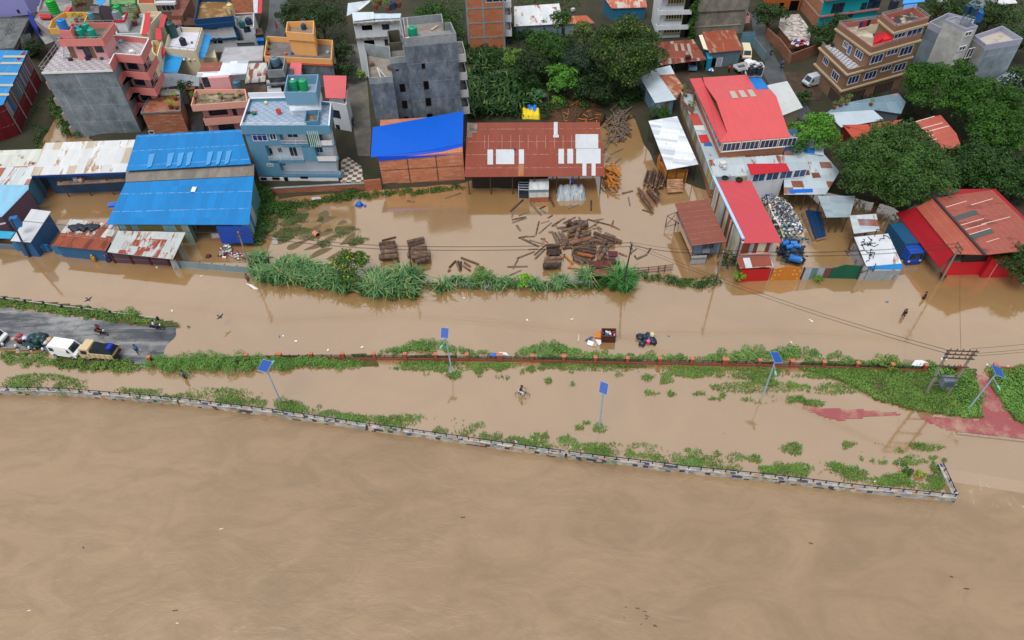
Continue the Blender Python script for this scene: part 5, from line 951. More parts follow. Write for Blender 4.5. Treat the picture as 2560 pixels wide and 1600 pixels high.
b.band(A + rt * .6, B_ - rt * .6, 5.2, 5.45, .12, concrete((70, 68, 64), .8, .2), 'ledge'); b.band(A + rt * .6, B_ - rt * .8, 2.3, 2.5, .1, concrete((150, 142, 126)), 'ledge'); b.win(A, B_, [(760, 660, 850, 740)], WHITEF, mull=1); b.balcony([B_ + rt * .0 + bk * .3, B_ + rt * 1.1 + bk * .3, B_ + rt * 1.1 + bk * 6, B_ + bk * 6], 2.8, 1.1, PINK, None, .3, [0, 1, 2])
RU = sheet((126, 62, 46), .1, .35, (92, 44, 30), pw=.6, alt=(150, 140, 130), altf=.14)
b = shed('rusty red roofed open shed beside the big tree', 'f4', [(190, 1238, 3.1), (1110, 1128, 3.2), (850, 742, 3.7), (115, 805, 3.6)], RU, None, z0=0); b.posts([(190, 1238, 3.1), (1110, 1128, 3.2), (850, 742, 3.7), (115, 805, 3.6)], M_STEEL, .3, .3, n=(4, 2), sides=(0, 2)); use('f4'); b.part(MB().prism([(p.x, p.y) for p in WL([(420, 1120), (1000, 1060), (850, 800), (200, 860)], 3)], .2, 2.9), 'back_room', plain((46, 44, 46), .9))
b = shed('rust and zinc striped shed with grey walls by the alley fence', 'f4', [(1160, 1003, 3.7), (1797, 940, 3.7), (1632, 556, 4.4), (1030, 600, 4.4)], sheet((150, 128, 114), .12, .62, (132, 62, 40), pw=.6), paint((96, 116, 128), .5), z0=0); b.sheetroof([(960, 665, 4.2), (1030, 655, 4.2), (1140, 945, 3.6), (1050, 920, 3.6)], plain((226, 214, 196))); b.hole(b.P[0], b.P[1], [(1040, 1130, 1180, 1260), (1200, 1100, 1280, 1260)]); b.win(b.P[0], b.P[1], [(1285, 1095, 1395, 1290)], WHITEF, plain((160, 166, 186)), mull=0, name='door')
use('f4'); b = Bld('bright turquoise box room at the corner of the rusty sheds', (1150, 1030), 3, 'store_room', 'store room'); b.block([(1125, 1110), (1215, 1110), (1220, 1010), (1095, 960)], 2.9, paint((28, 128, 160)), plain((44, 140, 176)), z0=0, par=.06)
A, B_ = W(1730, 870, .4), W(1975, 860, .4); t = thing('sheet_fence', 'blue grey sheet screen behind the cream vehicle', 'fence', A); MB().prism([A, B_, B_ + Vector((0, .06, 0)), A + Vector((0, .06, 0))], .2, 3.2).build('sheet', sheet((92, 130, 150), .06), t)
A, B_ = W(1960, 905, .4), W(2190, 1190, .4); t = thing('sheet_fence', 'long grey sheet fence along the alley beside the parked pickup', 'fence', A); n = (B_ - A).normalized(); MB().prism([A, B_, B_ + Vector((.06, .04, 0)), A + Vector((.06, .04, 0))], .2, 2.6).build('sheet', sheet((110, 134, 146), .06), t)
b = shed('pale zinc shed with half rusty roof beside the big tree', 'd2', [(376, 1246, 3.4), (632, 1203, 3.6), (378, 832, 4.0), (195, 935, 3.6)], sheet((178, 192, 204), .04, pw=1.5), stripes(((110, 140, 170), (150, 160, 170), (128, 84, 76), (90, 130, 160)), .8), z0=-.2); b.sheetroof([(632, 1203, 3.62), (720, 1050, 3.6), (612, 895, 4.0), (430, 908, 4.02)], sheet((180, 160, 140), .14, .6, (142, 72, 42), pw=5, pl=.6)); b.sheetroof([(378, 832, 4.01), (560, 790, 4.0), (614, 893, 4.0), (430, 906, 4.0)], sheet((184, 200, 212), .04))
RT_ = paint((198, 84, 88), .25, .5); RT2 = paint((192, 74, 80), .25, .5); PLK = brick((166, 104, 80), .05); MAROON = paint((104, 30, 36))
use('d3'); b = Bld('large house with red hipped sheet roof above a long band of white windows', (1400, 500), 7)
q = b.pts([(1052, 980), (1868, 915), (1690, 330), (745, 240)], 5.0); bd = [W(1070, 965, 5.0), W(1850, 900, 5.0)]; A, B_ = bd; rt = (B_ - A).normalized(); bk = Vector((-rt.y, rt.x, 0)); lw = W(765, 240, 5.0)
b.part(MB().prism([A, B_, B_ + bk * 11, A.lerp(lw, 1.0)], -.5, 6.45), 'wall', PLK)
b.sheetroof([(1066, 850, 6.5), (1914, 787, 6.5), (1746, 290, 8.2), (1022, 350, 8.2), (1152, 726, 6.95)], RT_, .12); b.sheetroof([(1022, 350, 8.2), (1746, 290, 8.2), (1672, 206, 7.7), (1495, 210, 7.5), (1388, 32, 6.5), (860, 66, 6.5), (882, 152, 7.0)], RT_, .12); b.sheetroof([(698, 80, 6.45), (1066, 850, 6.45), (1152, 728, 6.75), (882, 152, 6.8), (840, 72, 6.5)], RT2, .1)
f = plane([(1022, 350, 8.2), (1746, 290, 8.2), (882, 152, 7.0)]); panels(b, f, [((1215, 322), (1288, 316), (1240, 232), (1175, 236)), ((1330, 312), (1400, 306), (1345, 224), (1282, 228)), ((1440, 302), (1508, 298), (1452, 216), (1392, 220))], plain((178, 172, 162)), 'skylight', .06)
b.sheetroof([(1495, 208, 6.9), (1660, 200, 6.9), (1555, 60, 6.3), (1405, 66, 6.3)], paint((24, 116, 200)))
b.win(A, B_, [('r', .15 + 2.95 * k, 5.0, 2.9 + 2.95 * k, 6.45) for k in range(4)], WHITEF, glass((40, 34, 52)), 3); C0 = lw
LL = (A - C0).length; b.win(C0, A, [('r', LL * k / 7 + .1, 5.0, LL * (k + 1) / 7 - .1, 6.4) for k in range(7)], WHITEF, glass((24, 40, 66)), 4); b.band(A, B_, 4.9, 5.02, .1, WHITEF, 'sill')
t = thing('tank_rack', 'white pipe rack holding two dark tanks behind the red roof', 'tank rack', W(1480, 60, 6.3)); use('f4'); m = MB(); k = [W(1880, 1450, 6.2), W(2150, 1440, 6.2), W(2165, 1300, 7.2), W(1880, 1310, 7.2)]; fr_ = [k[0], k[1], k[1] + Vector((0, 1.6, 0)), k[0] + Vector((0, 1.6, 0))]
for z in (.0, .9, 1.7):
    for i in range(4): m.bar(fr_[i] + Vector((0, 0, z)), fr_[(i + 1) % 4] + Vector((0, 0, z)), .09)
for p in fr_ + [fr_[0].lerp(fr_[1], .33), fr_[0].lerp(fr_[1], .66)]: m.bar(p, p + Vector((0, 0, 1.75)), .09)
m.build('rack_frame', WHITEF, t); tank('black tank on the left of the white pipe rack', 'f4', 1935, 1400, 6.9, .62, 1.3, (24, 36, 48)); tank('black tank on the right of the white pipe rack', 'f4', 2085, 1395, 6.9, .62, 1.3, (22, 34, 46))
# long lower part with striped sheet wall
use('d3'); STR = stripes(((170, 184, 190), (190, 194, 190), (180, 170, 120), (150, 168, 178), (196, 200, 200), (160, 154, 110)), 1.0); b = Bld('long lower wing with striped pale sheet wall left of the red roofed house', (800, 800), 4, 'workshop', 'workshop')
A, B_ = W(600, 240, 3.9), W(985, 1270, 3.9); d = (B_ - A).normalized(); n = Vector((-d.y, d.x, 0)); n = n if n.x > 0 else -n; b.part(MB().prism([A, B_, B_ + n * 6, A + n * 6], 1.6, 3.85), 'wall', STR); b.part(MB().prism([A + n * .03, B_ + n * .03, B_ + n * 6, A + n * 6], -.9, 1.6), 'lower_wall', brick((136, 92, 76), .3)); b.part(MB().prism([A - n * .15, B_ - n * .15, B_ + n * 3.2, A + n * 3.2], 3.86, 3.95, True), 'roof', sheet((160, 174, 184), .12, .12))
for qd, mt in (([(690, 512), (790, 500), (860, 640), (745, 648)], paint((178, 76, 70))), ([(745, 650), (865, 645), (885, 708), (765, 705)], plain((206, 206, 206))), ([(800, 765), (905, 758), (945, 850), (838, 858)], paint((190, 50, 54))), ([(870, 862), (950, 852), (975, 895), (875, 895)], plain((40, 100, 160)))): b.part(MB().prism([(p.x, p.y) for p in WL(qd, 4.0)], 3.96, 4.05), 'roof_patch', mt)
use('d3'); RG = b.pts([(590, 320), (740, 480), (760, 230), (640, 205)], 4.6); b.part(MB().ring(RG, 3.95, 4.6, .15), 'terrace_wall', brick((120, 80, 66))); pots('potted plant on the small terrace beside the red roof', 'd3', [(720, 470, 1.6), (620, 240, 1.4), (650, 300, 1.0), (690, 420, 1.1)], 3.96, LG_GRASS, seed=22)
b = shed('patched grey sheet roof below the window band of the red roofed house', 'd3', [(1000, 1268, 3.9), (1440, 1250, 3.9), (1880, 1190, 4.0), (1838, 1000, 4.5), (925, 1062, 4.4)], sheet((168, 180, 188), .12, .2, pw=1.3, alt=(80, 130, 176), altf=.05), paint((120, 120, 120)), inset=.15)
b = shed('small crimson roof with white framed windows below the red roofed house', 'd3', [(1440, 1246, 5.2), (1912, 1196, 5.2), (1866, 1105, 5.7), (1390, 1110, 5.7)], paint((172, 34, 48), .1), WHITEP, inset=.35); use('d3'); b.win(b.P[0], b.P[1], [('r', .2 + 2.1 * k, 3.6, 2.15 + 2.1 * k, 5.0) for k in range(4)], WHITEF, glass((34, 60, 96)), 1)
b = shed('grey white sheet roof with brown seams right of the red roofed house', 'd2', [(1860, 1420, 3.4), (2165, 1300, 3.4), (1975, 980, 3.8), (1735, 1030, 3.8)], sheet((184, 190, 192), .05, .1, (150, 110, 80), pw=1.4), paint((150, 140, 124), .4), z0=0)
# silver roof with timber below
b = shed('bright silver sheet roof over stacked timber beside the long wing', 'd3', [(425, 1182, 3.4), (803, 1115, 3.5), (545, 535, 4.0), (200, 592, 3.9)], sheet((200, 208, 220), .3, .05, pw=3, pl=.7, rough=.5), None); b.posts([(425, 1182, 3.4), (803, 1115, 3.5), (545, 535, 4.0), (200, 592, 3.9)], M_STEEL, .25, n=(4, 2), sides=(0, 1, 3))
b = shed('long crimson roofed shed with striped sheet walls', 'd4', [(1206, 906, 4.6), (1702, 893, 4.4), (1280, 58, 4.8), (828, 68, 5.0)], paint((184, 70, 80), .25, .5), None); use('d4'); STW = stripes(((120, 58, 44), (176, 186, 192), (196, 190, 170), (104, 44, 36), (150, 166, 176), (186, 176, 150)), .55)
q = [(1160, 906, 4.5), (1600, 893, 4.3), (1260, 75, 4.6), (790, 80, 4.8)]; b.walls_under(q, STW, .1, name='wall'); b.part(MB().bar(W(1178, 850, 4.75), W(775, 5, 4.9), .38, .2), 'gutter', plain((170, 200, 230), .4)); b.band(b.P[0], b.P[1], 1.7, 2.5, .25, paint((190, 140, 134), .4), 'concrete_band')
for x, y in ((930, 35), (1120, 55)): q = W(x, y, 5.0); tag(MB().lathe(q, [(.28, 0), (.5, .02), (.55, .12), (.5, .22), (.3, .24), (.28, .1)], 14).build('tyre', plain((24, 24, 28), .8)), 'black tyre lying on the upper end of the crimson roof', 'tyre', 'tyres on the crimson roof')
b = shed('little rust and white striped lean-to roof behind the red gate', 'd4', [(1140, 1250, 2.5), (1592, 1222, 2.5), (1528, 1085, 2.9), (1085, 1112, 2.9)], sheet((130, 66, 50), .1, .2, pw=.9, alt=(190, 200, 210), altf=.45), paint((90, 60, 60)))
def gate(label, crop, base, top, mat, name='gate', cat='gate', t=.1):
    use(crop); A, B_ = W(*base[0], 0), W(*base[-1], 0); root = thing(name, label, cat, A); d = Vector((B_.x - A.x, B_.y - A.y, 0)); an = Vector((d.y, -d.x, 0)).normalized(); P = []
    for x, y in top: u, z = hit(x, y, A, B_); P.append(A + d.normalized() * u + Vector((0, 0, z)))
    lo = [A + Vector((0, 0, -.9)), B_ + Vector((0, 0, -.9))]; poly = lo + list(reversed(P)); m = MB(); o = an * -t; m.face(poly); m.face([p + o for p in reversed(poly)])
    for i in range(len(poly)): a, c = poly[i], poly[(i + 1) % len(poly)]; m.face([c, a, a + o, c + o])
    m.build('panel', mat, root)
    for p in (P[0], P[-1]): MB().box((p.x, p.y + .12, (p.z - .9) / 2), (.16, .16, p.z + 1.0)).build('post', M_STEEL, root)
    return root, A, B_, an
gate('plain red sheet gate standing in the flood', 'd4', [(1110, 1432), (1515, 1412)], [(1152, 1268), (1558, 1256)], paint((172, 28, 28), .15))
g, A, B_, an = gate('orange brown gate with pale diamond ornaments', 'd4', [(1520, 1412), (1945, 1400)], [(1588, 1262), (1800, 1215), (1975, 1248)], paint((182, 112, 42), .2))
for x, y in ((1600, 1285), (1680, 1278), (1870, 1275), (1945, 1278), (1660, 1330), (1850, 1326), (1605, 1335), (1900, 1325), (1565, 1388), (1905, 1382)):
    u, z = hit(x, y, A, B_); c = A + (B_ - A).normalized() * u + an * .012 + Vector((0, 0, z)); t = (B_ - A).normalized() * .14; m = MB(); m.face([c - t, c - Vector((0, 0, .14)), c + t, c + Vector((0, 0, .14))]); m.build('ornament', plain((232, 190, 110)), g)
gate('rusty patched sheet fence between the orange and green gates', 'd7', [(165, 966), (420, 950)], [(212, 848), (505, 848)], stripes(((84, 50, 48), (150, 160, 176), (90, 120, 120), (104, 60, 50)), .9), 'sheet_fence', 'fence')
gate('dark green gate with humped top', 'd7', [(425, 950), (745, 958)], [(505, 850), (620, 816), (790, 828)], paint((16, 84, 62), .25))
gate('grey corrugated sheet panel right of the green gate', 'd7', [(748, 968), (805, 972)], [(800, 835), (850, 850)], sheet((150, 152, 158), .1, .2, pw=.4), 'sheet_fence', 'fence')
b = shed('white sheet roofed shed with dead creeper, blue front edge and corrugated front wall', 'd7', [(832, 832, 2.0), (1188, 802, 2.2), (1050, 500, 3.2), (708, 535, 3.0)], sheet((190, 196, 206), .06, .06, pw=1.3), None); use('d7'); b.part(MB().slab([W(832, 830, 2.02), W(1190, 800, 2.22), W(1190, 858, 1.75), W(850, 868, 1.6)], .04), 'blue_edge', paint((20, 122, 190))); A, B_ = W(802, 972, 0), W(1128, 968, 0); b.part(MB().prism([A, B_, B_ + Vector((0, 5.5, 0)), A + Vector((0, 5.5, 0))], -.9, 1.7), 'wall', sheet((136, 146, 152), .12, .25, pw=.8, pl=.9)); rr = np.random.default_rng(3); f = plane([(832, 832, 2.0), (1188, 802, 2.2), (1050, 500, 3.2)])
m = MB()
for k in range(16):
    x, y = 790 + rr.normal(0, 70) + 60, 660 + rr.normal(0, 70)
    for j in range(5):
        x2, y2 = x + rr.normal(0, 28), y + rr.normal(0, 22); m.bar(f(x, y, .05), f(x2, y2, .05), .07); x, y = x2, y2
b.part(m, 'dead_creeper', plain((44, 46, 56), .9))
b = shed('small brown roofed hut with blue plank front standing in the flood', 'd4', [(482, 942, 3.3), (955, 885, 3.3), (702, 306, 3.8), (252, 372, 3.8)], sheet((124, 70, 58), .05, .0, pw=5, pl=1.1), None, 'hut', 'hut'); q = [(482, 942, 3.3), (955, 885, 3.3), (702, 306, 3.8), (252, 372, 3.8)]; b.walls_under(q, stripes(((88, 112, 140), (104, 124, 146), (120, 132, 148), (84, 104, 128)), .5), .45, z0=1.2); use('d4'); b.posts(q, plain((84, 76, 70)), .5, n=(4, 2), sides=(0, 2)); b.win(b.P[0], b.P[1], [(630, 920, 700, 980), (712, 912, 778, 975)], plain((60, 70, 84)), mull=2)
A, B_ = b.P[3], b.P[0]; b.win(A, B_, [(355, 745, 385, 860)], DARKF, mull=1); b.band(A, B_, 1.2, 2.0, .06, plain((206, 160, 128)), 'board'); b.part(MB().slab([W(480, 1075, 1.1), W(690, 1065, 1.1), W(660, 1180, .1), W(455, 1190, .1)], .08), 'plank_ramp', stripes(((120, 124, 128), (96, 92, 90), (140, 142, 142)), .3, 1))
m = MB(); a = [W(150, 540, 1.8), W(295, 480, 2.2), W(310, 640, 1.8), W(120, 690, .6)]
for i in range(4): m.bar(a[i], a[(i + 1) % 4], .07)
m.bar(a[0], a[2], .07); m.bar(a[1], a[3], .07); m.bar(a[0], W(130, 690, -.3), .07); m.bar(a[2], W(300, 690, -.3), .07); b.part(m, 'stair_frame', plain((96, 44, 44)))
use('d8'); t = thing('iron_railing', 'rusty iron railing gate standing in floodwater between the reeds and the hut', 'railing', W(1900, 1195)); m = MB(); RP = WL([(1790, 1190), (1905, 1195), (2030, 1182), (2150, 1170), (2230, 1160), (2330, 1150)])
for a, c in zip(RP, RP[1:]):
    m.bar(a + Vector((0, 0, -.6)), a + Vector((0, 0, 1.25)), .12)
    for z in (.3, .75, 1.2): m.bar(a + Vector((0, 0, z)), c + Vector((0, 0, z)), .06)
    for k in range(1, 8): q = a.lerp(c, k / 8); m.bar(q, q + Vector((0, 0, 1.2)), .035)
m.build('railing', plain((112, 62, 50)), t)
use('d7'); b = Bld('big warehouse with rust red sheet roof, crimson side wall and red shutters', (1900, 450), 5, 'warehouse', 'warehouse'); WR = sheet((146, 74, 62), .07, .22, (112, 52, 48), .4, pw=8, pl=1.0)
qr = [(2032, 714, 5.6), (2420, 690, 4.6), (2720, 560, 4.6), (2085, 98, 4.8), (1800, 30, 5.4), (1516, 138, 5.6)]; P = [W(*p) for p in qr]; b.part(MB().slab([W(2032, 714, 5.5), W(2700, 640, 4.5), W(2100, 60, 4.5), W(1516, 138, 5.5)], .08), 'roof', WR)
b.part(MB().prism([W(2050, 700, 3.5), W(2660, 635, 3.5), W(2110, 90, 3.5), W(1540, 150, 3.5)], -.9, [5.2, 4.2, 4.2, 5.2]), 'wall', paint((150, 30, 40), .3)); f = plane([(2032, 714, 5.5), (2700, 640, 4.5), (1516, 138, 5.5)]); panels(b, f, [((1745, 370), (1965, 302), (1925, 262), (1705, 330)), ((1910, 556), (2120, 490), (2080, 450), (1868, 515)), ((1560, 130), (1770, 75), (1745, 45), (1530, 105))], plain((66, 78, 82)), 'skylight'); panels(b, f, [((1632, 238), (1842, 176), (1840, 170), (1630, 232)), ((1885, 216), (2105, 152), (2103, 146), (1883, 210)), ((1780, 420), (2012, 353), (2010, 347), (1778, 414)), ((1826, 465), (2040, 405), (2038, 399), (1824, 459)), ((1868, 515), (2082, 450), (2080, 444), (1866, 509)), ((1990, 410), (2280, 335), (2278, 329), (1988, 404)), ((2040, 590), (2170, 550), (2168, 545), (2038, 585))], plain((226, 190, 176)), 'seam')
b.part(MB().slab([W(2028, 712, 5.45), W(1722, 705, 4.5), W(1335, 235, 4.5), W(1512, 140, 5.45)], .08), 'roof', sheet((156, 80, 64), .06, .16, (120, 56, 50), .4, pw=8, pl=1.0)); b.part(MB().bar(W(2032, 714, 5.55), W(1514, 138, 5.55), .34, .12), 'ridge_cap', plain((54, 44, 48)))
b.part(MB().slab([W(1722, 700, 4.4), W(1575, 850, 2.4), W(1130, 290, 2.6), W(1335, 232, 4.4)], .1), 'lean_to_roof', paint((150, 20, 34), .12)); A, B_ = W(1575, 920, 0), W(2003, 906, 0); C_ = W(1150, 330, 1.0); b.part(MB().prism([A, B_, W(2003, 720, 3.0), W(1500, 170, 3.0), W(1180, 300, 2.0)], -.9, [2.2, 3.0, 4.6, 4.6, 2.2]), 'wall', paint((146, 132, 120), .6))
b.band(A, B_, -.9, 2.3, .08, paint((190, 30, 42), .15), 'shutter'); b.band(A + (B_ - A) * .3, B_, 2.32, 3.6, .02, plain((14, 14, 18)), 'opening'); D0, D1 = W(1980, 948, 0), W(2420, 930, 0); b.part(MB().prism([D0, D1, D1 + Vector((0, 10, 0)), D0 + Vector((0, 10, 0))], -.9, 3.4), 'wall', paint((176, 30, 44), .2)); b.band(D0 + (D1 - D0) * .25, D0 + (D1 - D0) * .8, 2.0, 3.0, .06, stripes(((60, 110, 170), (190, 200, 210), (80, 60, 100)), .9, 1), 'sign_board'); b.band(D0 + (D1 - D0) * .18, D0 + (D1 - D0) * .19, -.5, 2.5, .08, plain((226, 150, 140)), 'trim')
m = MB()
for k in range(14): q = A.lerp(B_, .3 + .7 * k / 13); m.box((q.x, q.y - .06, 2.42), (.06, .06, .3))
b = shed('patchwork grey sheet roof with rusty squares beside the recycling yard', 'd6', [(0, 992, 3.2), (420, 992, 3.2), (560, 760, 3.6), (380, 560, 4.0), (0, 540, 4.0)], sheet((166, 180, 190), .14, .12, pw=1.7, pl=1.5, alt=(124, 72, 54), altf=.13), None); b.posts([(0, 992, 3.2), (420, 992, 3.2), (560, 760, 3.6), (380, 560, 4.0)], M_STEEL, .4, n=(5, 2)); use('d6'); f = plane([(0, 992, 3.2), (420, 992, 3.2), (380, 560, 4.0)]); panels(b, f, [((60, 982), (292, 972), (288, 936), (48, 944))], paint((16, 98, 200))); panels(b, f, [((175, 800), (262, 796), (250, 748), (165, 752)), ((290, 828), (375, 822), (350, 772), (275, 776))], mottled((96, 60, 48), (120, 80, 60)))
b = shed('blue and white patched roof behind the bright green tree', 'd6', [(0, 540, 4.1), (400, 600, 4.1), (400, 360, 4.5), (20, 330, 4.5)], sheet((176, 190, 204), .1, .0, pw=1.6, pl=1.6, alt=(24, 106, 190), altf=.4), paint((110, 110, 120)))
b = shed('weathered grey sheet roof under the big tree', 'd7', [(428, 336, 3.0), (665, 332, 3.0), (720, 120, 3.5), (340, 120, 3.4)], sheet((140, 156, 166), .16, .06, pw=4, pl=.7), None); b.posts([(428, 336, 3.0), (665, 332, 3.0), (720, 120, 3.5), (340, 120, 3.4)], M_STEEL, .3, n=(4, 2))
b = shed('narrow pale sheet roof between the big tree and the white shed', 'd7', [(705, 500, 3.2), (968, 468, 3.2), (930, 300, 3.5), (660, 318, 3.4)], sheet((176, 188, 198), .14, .06, pw=4, pl=.7, alt=(130, 80, 70), altf=.08), None); b.posts([(705, 500, 3.2), (968, 468, 3.2), (930, 300, 3.5), (660, 318, 3.4)], M_STEEL, .3, n=(3, 2))
b = shed('pale grey sheet roof with a wire loop near the brown apartment', 'd6', [(575, 315, 3.6), (1012, 240, 3.6), (900, 140, 3.9), (425, 170, 3.9)], sheet((170, 184, 196), .06, pw=2.2), paint((120, 110, 100)), z0=0); b = shed('dark grey corrugated roof with flower pots behind the pale grey roof', 'd6', [(430, 168, 3.9), (920, 140, 3.9), (1180, 180, 3.9), (1230, 60, 4.3), (1150, -30, 4.5), (560, 80, 4.4)], sheet((106, 130, 146), .14, .06, pw=.9), paint((90, 96, 104)), z0=0); use('d6'); f = plane([(430, 168, 3.9), (1180, 180, 3.9), (1150, -30, 4.5)]); panels(b, f, [((940, 64), (1050, 32), (1010, 4), (925, 34))], paint((190, 50, 48))); panels(b, f, [((1068, 24), (1150, -5), (1120, -22), (1050, 2))], paint((214, 110, 70)))
pots('flower pot on the dark grey corrugated roof', 'd6', [(870, 100, 1.3), (620, 100, 1.2), (560, 110, 1.6), (500, 130, 1.4), (640, 60, 1.5)], 4.1, LG_GRASS, seed=25)
b = shed('rust red hipped roof left of the big tree', 'd6', [(590, 290, 3.8), (850, 285, 4.4), (900, 370, 4.2), (960, 440, 3.6), (705, 440, 3.4)], paint((172, 76, 58), .3), MAROON, z0=0, inset=.1); b = shed('rust red roof strip behind the big tree', 'd6', [(880, 330, 4.0), (1100, 300, 4.0), (1200, 235, 4.3), (865, 280, 4.3)], paint((160, 74, 58), .3), None, z0=0)
b = shed('rust red sheet roof with white seams right of the big tree crown', 'd6', [(1600, 545, 4.0), (1790, 515, 4.0), (1740, 380, 4.3), (1580, 190, 4.8), (1320, 258, 4.8)], sheet((168, 84, 72), .06, .1, (120, 60, 50), pw=8, pl=1.1), plain((90, 40, 40)), z0=0); f = plane([(1600, 545, 4.0), (1790, 515, 4.0), (1320, 258, 4.8)]); use('d6'); panels(b, f, [((1325, 264), (1520, 208), (1518, 202), (1323, 258)), ((1385, 332), (1600, 275), (1598, 269), (1383, 326)), ((1420, 370), (1665, 305), (1663, 299), (1418, 364)), ((1430, 416), (1512, 396), (1510, 390), (1428, 410)), ((1465, 455), (1540, 434), (1538, 429), (1463, 450))], plain((228, 208, 200)), 'seam')
use('d5'); BW = paint((132, 104, 84), .2); CRN = plain((176, 156, 130), .7); PKI = paint((168, 104, 94), .25); b = Bld('brown apartment house with white windows, cornices and a roof terrace', (800, 600), 8, 'apartment_house', 'apartment house')
lo = b.pts([(345, 478), (635, 758), (1308, 572), (1010, 330)], 6.6); b.part(MB().prism(offs(lo, .35), -.3, 6.5), 'wall', BW); b.part(MB().prism(lo, 6.35, 6.62, True), 'cornice', CRN); b.part(MB().ring(offs(lo, .32), 6.6, 7.3, .16, [0, 1]), 'parapet', BW); b.part(MB().prism(offs(lo, .5), 6.6, 6.64), 'roof', tiles((190, 194, 204), (120, 124, 136), .5)); b.rail(offs(lo, .4)[:2], 7.3, .4)
up = b.pts([(508, 286), (868, 550), (1392, 404), (1085, 205)], 9.6); b.part(MB().prism(offs(up, .35), 6.6, 9.5), 'wall', BW); b.part(MB().prism(up, 9.35, 9.62, True), 'cornice', CRN); b.part(MB().ring(offs(up, .3), 9.6, 10.6, .16), 'parapet', PKI); uo = offs(up, .28); b.part(MB().ring(uo, 9.6, 10.45, .05), 'parapet_face', BW); b.part(MB().prism(offs(up, .5), 9.6, 9.64), 'roof', mottled((150, 140, 120), (206, 200, 184), .4, .5, .6)); b.rail(uo, 10.6, .4, closed=True)
ph = b.pts([(940, 200), (1105, 335), (1468, 238), (1290, 110)], 12.3); b.part(MB().prism(offs(ph, .35), 9.6, 12.2), 'penthouse_wall', BW); b.part(MB().prism(ph, 12.05, 12.32, True), 'cornice', CRN); b.part(MB().ring(offs(ph, .3), 12.3, 13.2, .16), 'parapet', PKI); po = offs(ph, .28); b.part(MB().ring(po, 12.3, 13.05, .05), 'parapet_face', BW); b.rail(po, 13.2, .4, closed=True); b.part(MB().prism(offs(ph, .5), 12.3, 12.34), 'roof', mottled((70, 62, 58), (190, 184, 170), .4, .55, .65))
mid = MB().prism(lo, 3.35, 3.62, True); md = offs(lo, .02); b.part(MB().ring(md, 3.35, 3.62, .5), 'cornice', CRN)
ul = offs(up, .35); ll = offs(lo, .35); pl_ = offs(ph, .35); kw = dict(frame=WHITEF, gl=glass((26, 38, 80)), mull=2, sill=None, fw=.12)
b.win(ul[1], ul[2], [(880, 552, 990, 632), (1040, 495, 1145, 550), (1172, 468, 1288, 552)], **kw); b.win(pl_[1], pl_[2], [(1112, 330, 1220, 382), (1238, 292, 1378, 386)], **kw); b.win(ll[1], ll[2], [(648, 765, 750, 842), (816, 720, 925, 795), (985, 660, 1075, 712), (1112, 640, 1220, 715)], **kw); b.win(ul[0], ul[1], [(595, 410, 650, 490), (712, 500, 800, 600)], **kw); b.win(ul[0], ul[1], [(640, 445, 680, 560)], frame=WHITEF, gl=glass((60, 80, 140)), mull=0, name='door'); b.win(ll[0], ll[1], [(392, 575, 455, 660), (475, 715, 560, 815)], **kw); b.win(ll[1], ll[2], [('r', 1.5, .2, 6.0, 2.6), ('r', 8.0, .2, 12.5, 2.6)], frame=BW, gl=plain((62, 58, 58)), mull=5, name='shutter'); b.win(ll[0], ll[1], [('r', 6.5, .2, 10.5, 2.6)], frame=BW, gl=plain((62, 58, 58)), mull=5, name='shutter')
t = thing('box_cover', 'red box shaped cover on the roof terrace of the brown apartment house', 'cover', W(1000, 420, 9.7)); q = b.pts([(985, 450), (1090, 425), (1105, 340), (1000, 345)], 10.6); MB().prism(q, 9.66, 11.4).build('cover', paint((206, 40, 48), .1), t); l = b.pts([(900, 440), (985, 450), (1000, 350)], 10.0); MB().prism(l, 9.66, [9.9, 11.2, 11.2, 9.9]).build('slope', paint((190, 30, 40), .1), t)
for i, (x, y, c) in enumerate(((775, 250, (40, 50, 110)), (812, 242, (170, 40, 60)), (852, 232, (30, 30, 60)))): a = W(x, y, 10.9); tag(MB().box(a, (.85, .03, 1.1), .4).build('hanging_cloth', plain(c, .9)), ('dark blue cloth', 'crimson cloth', 'navy cloth')[i] + ' hanging on the line over the brown roof terrace', 'laundry')
tank('dark tank at the back of the brown apartment house', 'd5', 1090, 90, 10.5, .8, 1.8, (26, 40, 60))
use('f6'); b = Bld('grey plastered twin block house with lilac parapets and a tank tower', (1500, 600), 8); LIL = paint((160, 162, 184), .3)
P = b.block([(830, 368), (1372, 640), (1600, 330), (1150, 212)], 8.2, concrete((112, 126, 140), .6, .4, (160, 174, 186), 1), mottled((120, 128, 120), (96, 100, 90)), par=.9, parmat=LIL, z0=0); A, B_ = W(1440, 492, 10.9), W(1648, 440, 10.9); tb = (B_ - A).normalized(); bk = Vector((-tb.y, tb.x, 0)); b.block(None, 10.6, concrete((176, 178, 178), .55, .3), ROOFC, par=.35, parmat=LIL, z0=0, P=[A, B_, B_ + bk * 4.5, A + bk * 4.5], name='stair_tower'); b.win(A, B_, [(1430, 530, 1530, 600), (1325, 775, 1425, 845), (1232, 1045, 1290, 1100), (1455, 815, 1555, 960), (1340, 1120, 1410, 1240)], WHITEF, mull=1, out=.12)
P2 = b.block([(1590, 590), (1792, 752), (2405, 648), (2060, 432)], 7.4, concrete((128, 142, 154), .5, .4, (170, 182, 192), 1), mottled((178, 172, 164), (140, 120, 100), .6, .5, .7), par=.9, parmat=LIL, z0=0); b.part(MB().prism([P2[0], P2[1], P2[1] - Vector((.06, .02, 0)), P2[0] - Vector((.06, .02, 0))], 0, 7.6), 'stained_face', concrete((150, 150, 148), .8, .3))
